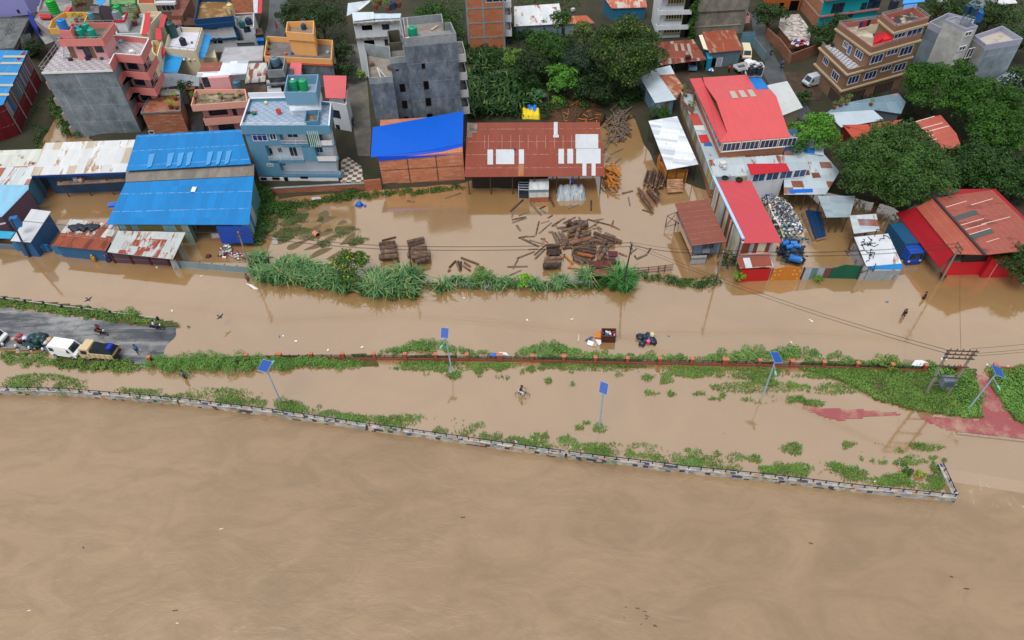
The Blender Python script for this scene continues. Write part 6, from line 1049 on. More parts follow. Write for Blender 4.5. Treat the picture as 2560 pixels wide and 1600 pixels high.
t = thing('tank_tower', 'steel frame tower carrying dark tanks on the grey twin block house', 'tank tower', W(1480, 400, 11)); m = MB(); fq = [W(1345, 400, 10.7), W(1480, 450, 10.7), W(1600, 400, 10.7), W(1460, 340, 10.7)]
for p in fq: m.bar(p, p + Vector((0, 0, 3.6)), .12)
for z in (.9, 2.3, 2.9, 3.6):
    for i in range(4): m.bar(fq[i] + Vector((0, 0, z)), fq[(i + 1) % 4] + Vector((0, 0, z)), .09)
m.build('frame', plain((120, 150, 176), .5), t); tank('dark blue tank at the left on the steel tower', 'f6', 1440, 215, 13.1, .6, 1.4, (28, 62, 84)); tank('dark blue tank at the right on the steel tower', 'f6', 1560, 250, 13.1, .6, 1.4, (30, 66, 92)); tank('bright blue tank beside the steel tank tower', 'f6', 1635, 360, 11.2, .5, 1.8, (20, 92, 176))
use('f6'); b = Bld('low grey concrete roof and yard wall at the right edge behind the trees', (2300, 1330), 3); b.block([(1900, 1350), (2500, 1560), (2900, 1300), (2250, 1130)], 2.2, CGREY, mottled((150, 164, 176), (120, 132, 140), .4), z0=0, par=.2)
use('f5'); b = Bld('turquoise house with brick side wall at the top edge', (1500, 150), 4); A, B_, C_ = W(1080, 445, .4), W(1960, 330, .4), W(835, 150, .4); TQ = paint((20, 156, 168), .25); wv = (C_ - A); b.part(MB().prism([A, B_, B_ + wv, C_], 0, 8.0), 'wall', brick((178, 116, 92), .35)); d = (B_ - A).normalized(); n = Vector((d.y, -d.x, 0)); b.part(MB().prism([A, B_, B_ + n * .06, A + n * .06], 0, 8.0), 'facade', TQ); b.band(A, B_, 3.0, 3.25, .5, PKI, 'ledge'); b.band(A, B_, 6.4, 6.7, .8, PKI, 'ledge')
q = wv.normalized(); s_ = Vector((-q.y, q.x, 0)); s_ = s_ if s_.x < 0 else -s_
for z in (2.9, 5.6): b.part(MB().prism([A, C_, C_ + s_ * .05, A + s_ * .05], z, z + .35), 'beam', plain((186, 164, 140)))
b.win(A + n * .06, B_ + n * .06, [(1330, 50, 1508, 188), (1880, -20, 2060, 118)], DARKF, mull=3); b.win(A + n * .06, B_ + n * .06, [(1772, 42, 1850, 140), (1580, 172, 1650, 260)], DARKF, mull=0)
use('f6'); b = Bld('blue roofed house at the top edge behind the brown apartment', (550, 50), 5); P = b.block([(380, 180), (600, 150), (640, 30), (420, 30)], 5.0, paint((60, 130, 200)), None, z0=.2); b.sheetroof([(380, 65, 5.2), (750, 25, 5.2), (740, -80, 5.8), (410, -80, 5.8)], paint((70, 150, 220)))
use('f6'); shed('zinc roofed brick hut at the top edge above the trees', 'f6', [(1000, 75, 3.5), (1200, 30, 3.5), (1150, -60, 4.2), (900, -60, 4.2)], ZRUST, brick((110, 74, 62)), z0=0); shed('brown hut with white sheet edge at the top right corner', 'f6', [(1960, 80, 3.2), (2310, 50, 3.2), (2260, -20, 3.8), (2000, -10, 3.8)], sheet((200, 204, 210), .1, .1), plain((92, 54, 40)), z0=0); shed('long grey roof at the top right edge', 'f6', [(1690, 100, 3.2), (1960, 70, 3.2), (1960, -60, 3.9), (1690, -60, 3.9)], paint((130, 130, 136)), plain((84, 70, 64)), z0=0)
use('f5'); b = Bld('orange plastered house at the top edge with dark doorway', (620, 80), 3); A, B_ = W(420, 190, .4), W(820, 170, .4); d = (B_ - A).normalized(); n = Vector((-d.y, d.x, 0)); b.part(MB().prism([A, B_, B_ + n * 7, A + n * 7], 0, 6.0), 'wall', paint((176, 96, 44), .3)); b.hole(A, B_, [(690, 10, 820, 160), (530, 40, 600, 130)])
b = shed('low junk covered white roof beside the alley', 'f5', [(690, 600, 2.3), (985, 640, 2.3), (1020, 470, 2.4), (830, 210, 2.6), (565, 230, 2.6), (520, 400, 2.4)], mottled((196, 190, 184), (96, 88, 84), 1.1, .42, .6), brick((130, 82, 62), .2), z0=0, inset=.2, t=.15)
rr = np.random.default_rng(8); use('f5')
for k in range(26):
    q = W(720 + rr.uniform(0, 260), 600 + rr.uniform(0, 90) , 2.5); c = [(200, 196, 200), (190, 40, 70), (60, 80, 170), (214, 210, 214), (206, 90, 120)][k % 5]; tag(MB().box(q, (rr.uniform(.4, 1.1), rr.uniform(.3, .7), .14), rr.uniform(0, 3)).build('plastic_scrap', plain(c, .6)), 'coloured plastic scrap strewn on the junk covered roof', 'scrap', 'plastic scraps on the junk roof')
tag(npmesh('yard_ground', np.array([(*p.to_tuple()[:2], .66) for p in WL([(1580, 195), (1700, 165), (1790, 195), (1900, 185), (1880, 240), (1690, 260), (1650, 300)], .66)]) if (use('s') or True) else None, np.array([[0, 1, 2, 3, 4, 5, 6]]), DIRT), kind='structure')
def lane(px, mat, z=.68, name='alley'):
    use('s'); P = WL(px, z); n = len(P) // 2; v = [(p.x, p.y, z) for p in P]; return tag(npmesh(name, v, [[i, i + 1, len(P) - 2 - i, len(P) - 1 - i] for i in range(n - 1)], mat, None), kind='structure')
ASPH = mottled((56, 62, 68), (88, 92, 96), .3, .4, .7, .5, .4)
lane([(1876, 30), (1885, 95), (1915, 135), (1908, 185), (1925, 215), (1960, 255), (2000, 300), (2040, 300), (2010, 250), (1970, 195), (1945, 155), (1925, 115), (1912, 60), (1905, 30)], ASPH)
lane([(675, -20), (670, 60), (655, 110), (660, 140), (700, 140), (712, 90), (720, 40), (720, -20)], ASPH)
lane([(862, 110), (866, 200), (872, 290), (885, 330), (895, 390), (925, 390), (928, 330), (925, 290), (918, 200), (905, 110)], mottled((84, 84, 84), (110, 104, 94), .3), .66)
lane([(1960, 180), (1980, 240), (2005, 250), (2050, 250), (2060, 215), (2030, 180)], DIRT, .69, 'driveway')

def ywall(label, crop, pts, h, mat, z=.4, name='yard_wall'):
    use(crop); P = WL(pts, z); t = thing(name, label, 'wall', P[0]); m = MB()
    for a, c in zip(P, P[1:]): d = (c - a).normalized(); n = Vector((-d.y, d.x, 0)) * .2; m.prism([a, c, c + n, a + n], z - 1.2, z + h)
    return m.build('wall', mat, t)
ywall('brick yard wall along the alley below the junk covered roof', 'd2', [(1700, 470), (1850, 600), (1990, 790), (2360, 650)], 2.2, brick((132, 84, 64), .25))
shed('dull grey sheet roof between the pink house and the cream house', 'c2', [(20, 830, 4.4), (215, 800, 4.4), (370, 815, 4.4), (370, 720, 4.8), (150, 690, 5.0), (0, 690, 5.0)], sheet((132, 142, 152), .1, .08), CWALL, z0=-.3)
shed('white walled store with flat roof behind the teal house', 'c2', [(1015, 870, 4.6), (1150, 870, 4.6), (1130, 755, 4.7), (1005, 755, 4.7)], plain((176, 178, 186)), WHITEP, z0=-.3)
shed('small dark roof between the weedy roof and the teal house', 'c2', [(830, 900, 4.2), (1010, 880, 4.2), (1000, 800, 4.4), (800, 795, 4.4)], mottled((86, 74, 68), (120, 104, 90), .8), CGREY, z0=-.3)
shed('brown tiled roof squeezed behind the cream house', 'f3', [(0, 560, 5.4), (420, 540, 5.4), (500, 420, 5.8), (130, 350, 5.8)], mottled((86, 62, 56), (60, 50, 48), .8), plain((80, 70, 66)), z0=-.2)
shed('dark roof of the lane house below the lavender house', 'f1', [(560, 1250, 3.0), (840, 1100, 3.0), (760, 830, 3.4), (500, 900, 3.4)], mottled((66, 70, 74), (46, 50, 54), .6), plain((60, 60, 64)), z0=-.2)
shed('beige sheet roof behind the yellow terrace house', 'f1', [(930, 300, 6.2), (1250, 290, 6.2), (1240, 150, 6.5), (940, 160, 6.5)], plain((150, 142, 136)), CGREY, z0=0)
for k, (cr, x, y, z, c, s_) in enumerate((('c1', 700, 590, 12.2, (60, 30, 50), .6), ('c1', 870, 580, 12.2, (80, 30, 60), .7), ('c1', 1010, 580, 12.2, (60, 80, 110), .5), ('c1', 1310, 520, 12.2, (222, 222, 222), .9), ('c1', 1100, 490, 12.2, (70, 70, 74), .8), ('c1', 1160, 470, 12.2, (90, 110, 60), .5), ('c1', 1200, 410, 12.2, (140, 190, 220), .6), ('c2', 300, 400, 6.3, (90, 80, 60), .4), ('c2', 1185, 505, 5.3, (214, 110, 60), .5), ('c2', 1250, 500, 5.3, (30, 90, 180), .55), ('c2', 1020, 510, 5.3, (200, 60, 70), .5), ('c2', 1585, 495, 5.3, (160, 170, 180), .6), ('c2', 1000, 970, 10.1, (222, 214, 160), .5), ('c2', 900, 1050, 10.1, (226, 130, 170), .4), ('c2', 840, 1060, 10.1, (60, 50, 70), .5), ('c2', 555, 885, 6.1, (60, 60, 50), .4), ('c6', 400, 800, 12.8, (110, 90, 76), .8), ('c6', 640, 850, 12.8, (90, 84, 80), .9), ('d5', 920, 350, 9.7, (60, 80, 110), .6), ('d5', 490, 455, 6.7, (30, 30, 34), .6), ('d5', 1090, 190, 12.4, (190, 90, 110), .6), ('c3', 790, 540, 2.8, (160, 170, 190), .7), ('c3', 850, 545, 2.8, (190, 150, 150), .7), ('d3', 1100, 1110, 4.4, (206, 206, 206), .9), ('d3', 1120, 1150, 4.3, (190, 190, 192), .6), ('f4', 170, 870, 3.6, (24, 26, 30), .5), ('f4', 290, 950, 3.5, (24, 26, 30), .5), ('f4', 760, 1080, 3.3, (50, 30, 36), .9), ('c8', 1360, 110, 1.0, (190, 190, 190), .8))):
    use(cr); p = W(x, y, z + s_ * .3); tag(MB().box(p, (s_, s_ * .8, s_ * .6), k * .7).build('household_item', plain(c, .7)), 'household odds and ends left on a roof or terrace', 'household item', 'household clutter on roofs and terraces')

for lab, cr, q, z, c in (('small rust roof below the cream house', 'c2', [(225, 850), (330, 840), (340, 770), (240, 775)], 4.3, (126, 84, 66)), ('whitewashed wall top behind the rusty flat roof', 'c2', [(10, 905), (190, 890), (180, 840), (10, 848)], 4.7, (176, 176, 172)), ('dark lean-to in the gap beside the low brick house', 'c2', [(300, 1250), (420, 1240), (400, 1080), (290, 1100)], 1.6, (50, 50, 52)), ('grey stair head left of the navy trimmed house', 'f3', [(260, 560), (400, 550), (380, 420), (270, 430)], 4.8, (96, 84, 80)), ('brown roof between the alley and the orange house', 'f3', [(1700, 760), (1890, 740), (1850, 600), (1720, 620)], 3.0, (84, 66, 58)), ('blue plastic covered lean-to near the upper alley', 'f3', [(1730, 890), (1900, 880), (1890, 810), (1750, 815)], 2.6, (30, 110, 190)), ('pale roof strip beside the navy trimmed house', 'f3', [(1290, 930), (1700, 910), (1690, 860), (1300, 880)], 3.4, (120, 124, 128)), ('grey roof behind the yellow terrace', 'f1', [(2260, 320), (2500, 330), (2480, 150), (2280, 150)], 7.4, (120, 118, 120)), ('slate roof under the lavender house', 'f1', [(800, 430), (1010, 420), (960, 320), (790, 330)], 4.0, (70, 66, 66)), ('pink roof corner above the cream house', 'f2', [(2120, 640), (2380, 620), (2330, 480), (2100, 500)], 6.0, (150, 96, 92))): shed(lab, cr, [(x, y, z) for x, y in q], mottled(c, tuple(int(v * .7) for v in c), .7), paint(tuple(int(v * .8) for v in c)), z0=-.3, inset=.12)
# ================================================================ THINGS: timber, vehicles, people, litter
rr = np.random.default_rng(21)
def mat_bark():
    b = NB('wet_bark'); n = b.noise(b.obj((1, 1, 1)), 2.2, 6, .7); g = b.n('NewGeometry'); oi = b.n('ObjectInfo')
    col = b.mix(b.ramp(n, .35, .7), lin((40, 30, 28)), lin((104, 82, 68))); v = b.n('MapRange'); v.inputs['To Min'].default_value = .5; v.inputs['To Max'].default_value = 2.0; b.l(oi.outputs['Random'], v.inputs[0]); h = b.n('HueSaturation'); b.l(col, h.inputs['Color']); b.l(v.outputs[0], h.inputs['Value']); return b.done(h.outputs[0], .6, .3)
BARK = mat_bark(); CUT = plain((176, 132, 96), .8); ORW = mottled((186, 122, 56), (150, 92, 40), .8); PLKG = mottled((120, 108, 100), (84, 74, 70), .7); PLKB = mottled((140, 104, 82), (90, 66, 54), .8)
def log(x1, y1, x2, y2, z, r, label, group, mat=None, name='log', flat=False, dz=0):
    a = W(x1, y1, z); b_ = W(x2, y2, z + dz); root = None; m = MB(); mat = mat or BARK
    if flat: m.bar(a, b_, r * 1.6, r * .6); o = m.build(name, mat)
    else:
        m.mat(mat).tube(a, a.lerp(b_, .5), r, r * .95, 9, False).tube(a.lerp(b_, .5), b_, r * .95, r * .86, 9, False); m.mat(CUT)
        d = (b_ - a).normalized(); x = d.orthogonal().normalized(); y = d.cross(x)
        for p, q, k in ((a, r, -1), (b_, r * .86, 1)): ring = [p + (x * math.cos(t) + y * math.sin(t)) * q for t in (6.283 * i / 9 for i in range(9))]; m.face(ring if k > 0 else list(reversed(ring)))
        o = m.build(name)
    return tag(o, label, 'log' if not flat else 'plank', group)
use('d8')
for k, q in enumerate([(360,440,520,290),(385,500,410,400),(645,335,695,250),(610,330,740,475),(720,400,790,365),(715,385,800,455),(860,290,905,385),(470,480,600,430),(385,530,555,495),(390,565,565,505),(1345,300,1345,430),(1050,400,1200,350),(1715,215,1850,180),(1795,255,1815,360),(1965,410,2105,455),(445,600,490,665),(675,715,715,550),(715,695,865,565),(870,610,970,545),(970,540,1030,510),(1005,575,1155,500),(930,625,1050,665),(465,750,570,730),(570,735,665,730),(500,755,710,855),(600,775,765,825),(655,960,795,835),(665,1005,785,885),(445,1000,660,915),(585,890,700,885),(1000,885,1120,870),(400,1120,460,1010),(1300,525,1590,600),(1360,550,1480,520),(1590,620,1615,540),(1310,640,1420,570),(1680,935,1780,975),(1830,930,1895,880),(1870,965,1900,1010),(1900,1005,2020,950),(2025,940,2065,875),(300,1230,500,1140),(310,1250,400,1255),(130,140,310,165),(735,762,790,760),(1360,640,1430,630),(820,510,880,475),(330,1100,580,1095),(750,265,870,268)]):
    log(*q, .02, .13 if k % 3 else .17, 'loose timber floating in the flooded log yard', 'timber floating in the log yard', PLKG if k % 2 else None, 'floating_log', flat=k % 4 == 1)
for k in range(60):
    x, y = 1230 + rr.normal(0, 230), 780 + rr.normal(0, 150); a = rr.uniform(0, 3.14); Lk = rr.uniform(30, 150); log(x, y, x + Lk * math.cos(a), y + Lk * math.sin(a) * .6, rr.uniform(.02, .4) * (abs(x - 1250) < 220), rr.uniform(.06, .2), 'odd piece of timber strewn round the tangled piles', 'strewn timber round the tangled piles', (PLKG, None, PLKB)[k % 3], 'log', k % 4 == 0)
for q in ((870,670,950,850),(890,690,970,850),(910,680,1010,830),(950,670,1040,830),(985,690,1060,820),(1010,700,1070,790)): log(*q, .12, .12, 'slim pale log lying side by side in a fan beside the tangled piles', 'fan of slim logs', PLKG)
for q in ((1060,1100,1230,1125),(1010,945,1130,1060),(985,1000,1030,945),(1090,1100,1100,1040)): log(*q, .15, .13, 'orange sawn board by the front log stack', 'orange boards by the front stack', ORW, 'board', True)
for q, z in (((1040,600,1230,570),.2),((1075,545,1150,625),.55),((1060,690,1300,600),.35),((1060,730,1340,680),.25),((1160,760,1220,560),.85),((1080,650,1290,580),.6),((1150,760,1330,690),.3),((1130,560,1305,555),.4),((1240,610,1305,595),.5)): log(*q, z, .32, 'thick dark log in the upper tangled pile of the flooded yard', 'logs of the upper tangled pile')
for q, z in (((1380,690,1640,790),.7),((1380,725,1620,800),.4),((1510,700,1640,750),.75),((1230,835,1410,850),.6),((1240,865,1410,890),.3),((1125,880,1210,865),.3),((1180,895,1400,935),.4),((1420,960,1520,775),1.0),((1440,995,1570,840),1.0),((1490,980,1640,1000),.45),((1130,970,1310,1040),.3),((1140,1000,1250,1060),.2),((1390,780,1610,830),.2),((1640,775,1715,800),.2),((1260,820,1380,780),.3),((1590,1045,1690,1050),.3),((1120,930,1300,1010),.2)): log(*q, z, .3, 'dark log in the lower right tangled pile by the reeds', 'logs of the lower tangled pile')
log(1110,810,1360,745,.6,.36,'thick reddish brown log lying across between the tangled piles','thick reddish log',PLKB); log(1180,935,1365,975,.6,.28,'orange barked log in front of the lower tangled pile','orange barked log',mottled((160,96,62),(110,70,50),.8))
for k, q in enumerate(((800,850,960,840),(805,915,985,905),(830,945,965,940),(780,1010,985,990),(770,1050,985,1040),(760,1088,960,1082))):
    for z in (.15, .75): log(*q, z, .34, 'dark log in the square stack behind the small bright bush', 'logs of the square stack')
use('e2')
for q in ((1315,580,1470,555),(1325,605,1485,590),(1335,645,1490,632),(1315,690,1490,680)):
    for z in (.15, .8): log(*q, z, .42, 'dark log in the left neat stack behind the reeds', 'logs of the left neat stack')
for q in ((1580,555,1740,515),(1590,592,1740,548),(1620,618,1760,580),(1620,646,1765,612),(1580,672,1800,640),(1620,700,1800,668),(1660,735,1790,705)):
    for z in (.15, .85): log(*q, z, .36, 'dark log in the right neat stack behind the slim pole', 'logs of the right neat stack')
for q in ((2045,730,2075,820),(2065,730,2085,825),(2090,735,2090,815),(1975,790,2040,725),(2120,740,2180,780),(2110,770,2180,820),(1965,825,1990,810),(2090,695,2260,760),(1470,740,1510,730),(1340,535,1475,500)): log(*q, .1, .14, 'short dark timber piece in the water behind the reeds', 'short timber behind the reeds')
log(1580,162,1650,170,.03,.2,'pale stub of wood floating by the grassy wall foot','pale floating stub',PLKB); log(1940,135,2090,85,.03,.16,'dark plank floating before the brick workshop','dark floating plank',PLKG,flat=True)
use('d8')
for q, z in (((1915,150,1975,235),.5),((1950,240,2090,420),.4),((1990,200,2095,375),.6),((2030,180,2150,330),.3),((2060,160,2190,300),.2),((1935,190,2060,400),.15),((2090,140,2175,235),.25),((2010,250,2085,345),.7)): log(*q, z, .26, 'brown log in the small pile left of the timber racks', 'logs of the small right pile', PLKB if z > .55 else None)
use('d3')
for k in range(22): x = 130 + k * 12 + rr.normal(0, 6); log(x + 55 + rr.normal(0, 15), 1195 + rr.normal(0, 12), x + rr.normal(0, 10), 1370 + rr.normal(0, 25), .2 + .35 * (k % 3), .17, 'slim log in the fanned heap beside the silver roof', 'logs of the fanned heap', PLKG if k % 3 == 0 else None)
for k in range(7): log(425, 1315 + k * 22, 615 - (k % 2) * 20, 1308 + k * 21, 1.4 - k * .16, .3, 'sawn plank in the stacked rack below the silver roof', 'planks below the silver roof', mottled((190, 150, 118), (120, 90, 74), .9), 'plank', True)
use('d3'); t = thing('timber_stack', 'big stack of orange sawn timber under the silver roof', 'timber stack', W(540, 1300)); P = [W(415, 1300, .9), W(660, 1290, .9), W(680, 1190, 1.6), W(410, 1195, 1.6)]; MB().prism(P, -.9, [1.7, 1.7, 1.9, 1.9]).build('stack', mottled((190, 124, 50), (140, 88, 38), .5, stretch=5), t); MB().prism([W(305, 1080, 1.2), W(410, 1290, 1.2), W(470, 1180, 1.2), W(340, 1000, 1.2)], -.9, 1.9).build('stack', mottled((176, 116, 56), (130, 84, 44), .6), t)
use('d1')
for k in range(64): x, y = 1960 + rr.uniform(0, 200), 930 + rr.uniform(0, 270); a = rr.normal(.5, .5); L = rr.uniform(60, 150); log(x, y, min(2230, x + L * math.cos(a)), y + L * math.sin(a), .2 + rr.uniform(0, 1.2), .16, 'fresh orange plank in the heap at the corner of the brown sawmill shed', 'orange planks at the sawmill corner', ORW, 'plank', True)
for k in range(86):
    x, y = (1975 + rr.uniform(0, 290), 150 + rr.uniform(0, 480)) if k < 46 else (2060 + rr.uniform(0, 230), 300 + rr.uniform(0, 190)); a = rr.normal(0, .9); L = rr.uniform(50, 170); log(x, y, x + L * math.cos(a), y + L * math.sin(a), .25 + .2 * (k % 3), .1, 'grey weathered plank scattered in the mud behind the sawmill shed', 'planks in the mud behind the sawmill', PLKG if k % 3 else BARK, 'plank', k % 2 == 0)
for q in ((2085,790,2260,710),(2150,905,2225,835),(2030,890,2080,825),(1975,600,2085,590),(1990,770,2090,600),(2100,910,2140,960)): log(*q, .05, .16, 'dark plank floating right of the brown sawmill shed', 'planks floating by the sawmill', PLKG, 'plank', True)
for k in range(40):
    x, y = 1230 + rr.uniform(0, 700), 110 + rr.uniform(0, 230); a = rr.normal(0, 1.2); L = rr.uniform(40, 150); log(x, y, x + L * math.cos(a), y + L * math.sin(a), .9 + rr.uniform(0, .5), .09, 'timber offcut in the dark heap under the trees behind the sawmill', 'offcuts in the heap under the trees', ORW if k % 3 == 0 else BARK, 'plank', True)
p = W(1560, 230, .5); V = []; 
m = MB(); n_ = 14
for ring in range(4):
    pass
m.lathe((p.x, p.y, .3), [(6.2, 0), (5.4, .35), (3.5, .6), (1.2, .75), (.05, .8)], 18); o = m.build('sawdust_heap', mottled((58, 42, 32), (96, 66, 44), 1.2), None, True); tag(o, 'dark brown bark heap under the trees behind the sawmill', 'heap')
# dark blue pipes in the recycling yard
use('d4')
for k in range(6): log(2040 + k * 32, 470 + k * 3, 2175 + k * 22, 860 - k * 6, .3 + .12 * (k % 2), .2, 'long dark blue pipe in the flooded recycling yard', 'blue pipes in the recycling yard', plain((18, 54, 96), .4), 'pipe')
log(1975, 515, 2140, 885, .1, .22, 'long brown beam beside the blue pipes', 'brown beam', PLKG, 'beam')
def blob(label, cat, name, p, r, mat, group=None, sq=.7, seed=0, parent=None, n=10):
    q = np.random.default_rng(seed); m = MB(); pr = []
    for k in range(7): a = math.pi * k / 6; pr.append((max(.01, r * math.sin(a) * q.uniform(.85, 1.15)), -r * sq * math.cos(a)))
    o = m.lathe((0, 0, 0), pr, n).build(name, mat, None, True)
    for v in o.data.vertices: v.co.x *= 1 + .25 * math.sin(v.co.z * 7 / r + seed); v.co.y *= 1 + .2 * math.cos(v.co.x * 5 / r + seed)
    o.location = p
    if parent is not None: attach(o, parent); return o
    return tag(o, label, cat, group)
@cached
def scrapmat(cols):
    b = NB('mixed_scrap'); g = b.n('NewGeometry'); r = b.n('ValToRGB'); r.color_ramp.interpolation = 'CONSTANT'; e = r.color_ramp.elements
    while len(e) < len(cols): e.new(.5)
    for i, c in enumerate(cols): e[i].position = i / len(cols); e[i].color = (*lin(c), 1)
    b.l(g.outputs['Random Per Island'], r.inputs[0]); return b.done(r.outputs[0], .45, .4)
def heap(label, crop, path, n, cols, seed=1, size=.28, name='recycling_heap', cat='heap'):
    """uncountable small rubbish: path of (x, y, half width, height)"""
    use(crop); q = np.random.default_rng(seed); m = MB(); P = [(W(x, y, 0), wd, h) for x, y, wd, h in path]
    for k in range(n):
        i = q.integers(0, len(P) - 1); t = q.uniform(); a, b_ = P[i], P[i + 1]; c = a[0].lerp(b_[0], t); wd = a[1] + (b_[1] - a[1]) * t; h = a[2] + (b_[2] - a[2]) * t; u = q.normal(0, .45); c = c + Vector((u * wd, q.normal(0, .3), h * max(0, 1 - u * u * .9) * q.uniform(.75, 1.05)))
        s = size * q.uniform(.5, 1.5); R = Matrix.Rotation(q.uniform(0, 3), 3, 'Z') @ Matrix.Rotation(q.uniform(-.6, .6), 3, 'X')
        if k % 3: m.box(c, (s * q.uniform(.7, 1.5), s * q.uniform(.5, 1), s * q.uniform(.3, .9)), M=R)
        else: d = R @ Vector((s * .6, 0, 0)); m.tube(c - d, c + d, s * .35, None, 7)
    for i in range(len(P) - 1): a, b_ = P[i], P[i + 1]; k0 = len(m.v); m.prism([a[0] + Vector((-a[1] * .8, 0, 0)), a[0] + Vector((a[1] * .8, 0, 0)), b_[0] + Vector((b_[1] * .8, .01, 0)), b_[0] + Vector((-b_[1] * .8, .01, 0))], -.8, max(.1, min(a[2], b_[2]) * .55))
    return tag(m.build(name, scrapmat(cols)), label, cat, kind='stuff')
MIX = ((30, 38, 50), (206, 204, 200), (40, 90, 170), (186, 170, 140), (50, 64, 80), (150, 160, 176), (70, 60, 70), (220, 214, 204), (24, 110, 120), (120, 100, 96))
heap('long heap of mixed recycling sacks and bottles beside the crimson roofed shed', 'd4', [(1480, 330, 1.0, 1.0), (1640, 440, 2.0, 1.7), (1720, 600, 2.2, 1.9), (1800, 760, 2.0, 1.8), (1840, 880, 1.9, 1.5)], 900, MIX, 3)
heap('dark plastic sacks at the near end of the recycling heap', 'd4', [(1790, 960, 1.7, 1.3), (1830, 1060, 1.8, 1.3), (1860, 1180, 1.4, .8)], 160, ((22, 34, 48), (30, 50, 66), (18, 26, 40), (40, 60, 80)), 4, .45)
o = heap('heap of blue plastic drums and bottles on the sheet roof edge', 'd3', [(1480, 1300, 1.2, 1.2), (1560, 1350, 1.8, 1.4), (1660, 1400, 1.4, 1.0)], 170, ((24, 84, 190), (40, 110, 214), (200, 210, 224), (20, 60, 150)), 5, .36); o.location.z += 2.6
use('d4')
for k, (x, y) in enumerate(((1745, 905), (1800, 955), (1860, 905), (1905, 940), (1885, 1115))):
    c = W(x, y, 1.5 if k < 4 else 1.2); d = Vector((.42, .12 - .1 * k, .05)) * (1.5 if k == 4 else 1); t = thing('plastic_drum', 'bright blue plastic drum on the recycling heap' if k < 4 else 'large blue plastic drum at the near end of the recycling heap', 'drum', c, 'blue drums on the recycling heap' if k < 4 else None); r = .33 * (1.4 if k == 4 else 1); MB().tube(c - d, c + d, r, r, 12).build('drum', plain((24, 112, 196), .35), t); MB().tube(c + d, c + d * 1.12, r * .4, r * .4, 8).build('cap', plain((200, 206, 214)), t)
use('e5')
for k, (x, y, r, c) in enumerate(((735, 232, .55, (22, 40, 56)), (775, 225, .4, (40, 60, 80)), (810, 215, .5, (24, 36, 60)), (845, 255, .5, (20, 34, 48)), (855, 275, .45, (22, 38, 54)), (752, 292, .45, (36, 48, 66)), (780, 262, .4, (16, 24, 34)), (820, 245, .35, (60, 80, 110)))): blob('dark rubbish bag in the cluster floating on the flooded street', 'rubbish bag', 'rubbish_bag', W(x, y, .15), r, plain(c, .35), 'rubbish bags in the street', .75, k)
blob('pink bag among the dark rubbish bags in the street', 'rubbish bag', 'rubbish_bag', W(810, 268, .3), .32, plain((214, 90, 150), .5), None, .7, 11); blob('beige sack at the top of the dark rubbish bags', 'sack', 'sack', W(845, 210, .4), .4, plain((206, 186, 160), .7), None, 1.1, 12)
use('e4'); t = thing('rubbish_skip', 'rusty iron rubbish skip standing in the flooded street', 'skip', W(2280, 250)); P = [W(2212, 285, -.2), W(2345, 288, -.2), W(2345, 240, -.2), W(2215, 235, -.2)]; RUS = mottled((92, 50, 40), (64, 36, 32), .8); P = [W(2212, 222, 1.15), W(2346, 226, 1.15), W(2346, 155, 1.15), W(2218, 152, 1.15)]
m = MB().ring(P, -.6, 1.15, .1); m.build('body', RUS, t); MB().ring(offs(P, -.05), 1.08, 1.2, .16).build('rim', plain((80, 46, 40), .8), t); MB().prism(offs(P, .1), -.5, .55).build('floor', plain((46, 34, 32)), t); q = W(2280, 195, .7)
for k in range(16): c = q + Vector((rr.normal(0, .45), rr.normal(0, .4), rr.uniform(-.1, .25))); tag(MB().box(c, (rr.uniform(.2, .45), rr.uniform(.15, .35), rr.uniform(.1, .3)), rr.uniform(0, 3)).build('rubbish', plain([(200, 206, 214), (40, 80, 170), (190, 60, 80), (40, 110, 130), (220, 214, 206)][k % 5])), 'colourful rubbish lying inside the rusty skip', 'rubbish', 'rubbish in the skip')
def slabthing(label, name, cat, pts, z, mat, th=.08, group=None): return tag(MB().slab([W(x, y, zz if zz is not None else z) for x, y, *r_ in pts for zz in [r_[0] if r_ else None]], th).build(name, mat), label, cat, group)
slabthing('orange cushioned chair back floating beside the skip', 'chair', 'chair', [(2150, 230), (2215, 235), (2210, 178, .7), (2160, 180, .7)], .25, plain((206, 122, 50), .7), .2); slabthing('white panel lying in the water left of the skip', 'panel', 'panel', [(2080, 295), (2130, 310), (2145, 275), (2090, 255)], .15, WHITEF); slabthing('white open box piece near the skip', 'panel', 'panel', [(2190, 305), (2212, 290, .3), (2210, 255, .5), (2155, 250, .2)], .1, plain((210, 212, 216))); slabthing('upright pale board left of the skip', 'board', 'board', [(1995, 270), (2010, 268), (2012, 208, .3), (1998, 208, .3)], .1, plain((196, 168, 150))); slabthing('blue metal frame piece before the orange chair', 'frame', 'frame', [(2062, 255), (2078, 262), (2140, 228, .3), (2120, 222, .3)], .15, plain((40, 80, 130))); slabthing('tan mattress piece in front of the skip', 'mattress', 'mattress', [(2125, 310), (2165, 318), (2180, 285), (2140, 278)], .12, plain((176, 150, 128)), .12)
slabthing('blue and white plastic sheet hooked on the brick fence', 'plastic_sheet', 'plastic sheet', [(1180, 402), (1250, 405), (1290, 380), (1225, 372)], .5, plain((40, 110, 200)), .06); slabthing('white plastic sheet draped behind the brick fence pillar', 'plastic_sheet', 'plastic sheet', [(1262, 380), (1365, 400), (1340, 370), (1280, 366)], .5, plain((214, 214, 218)), .06)
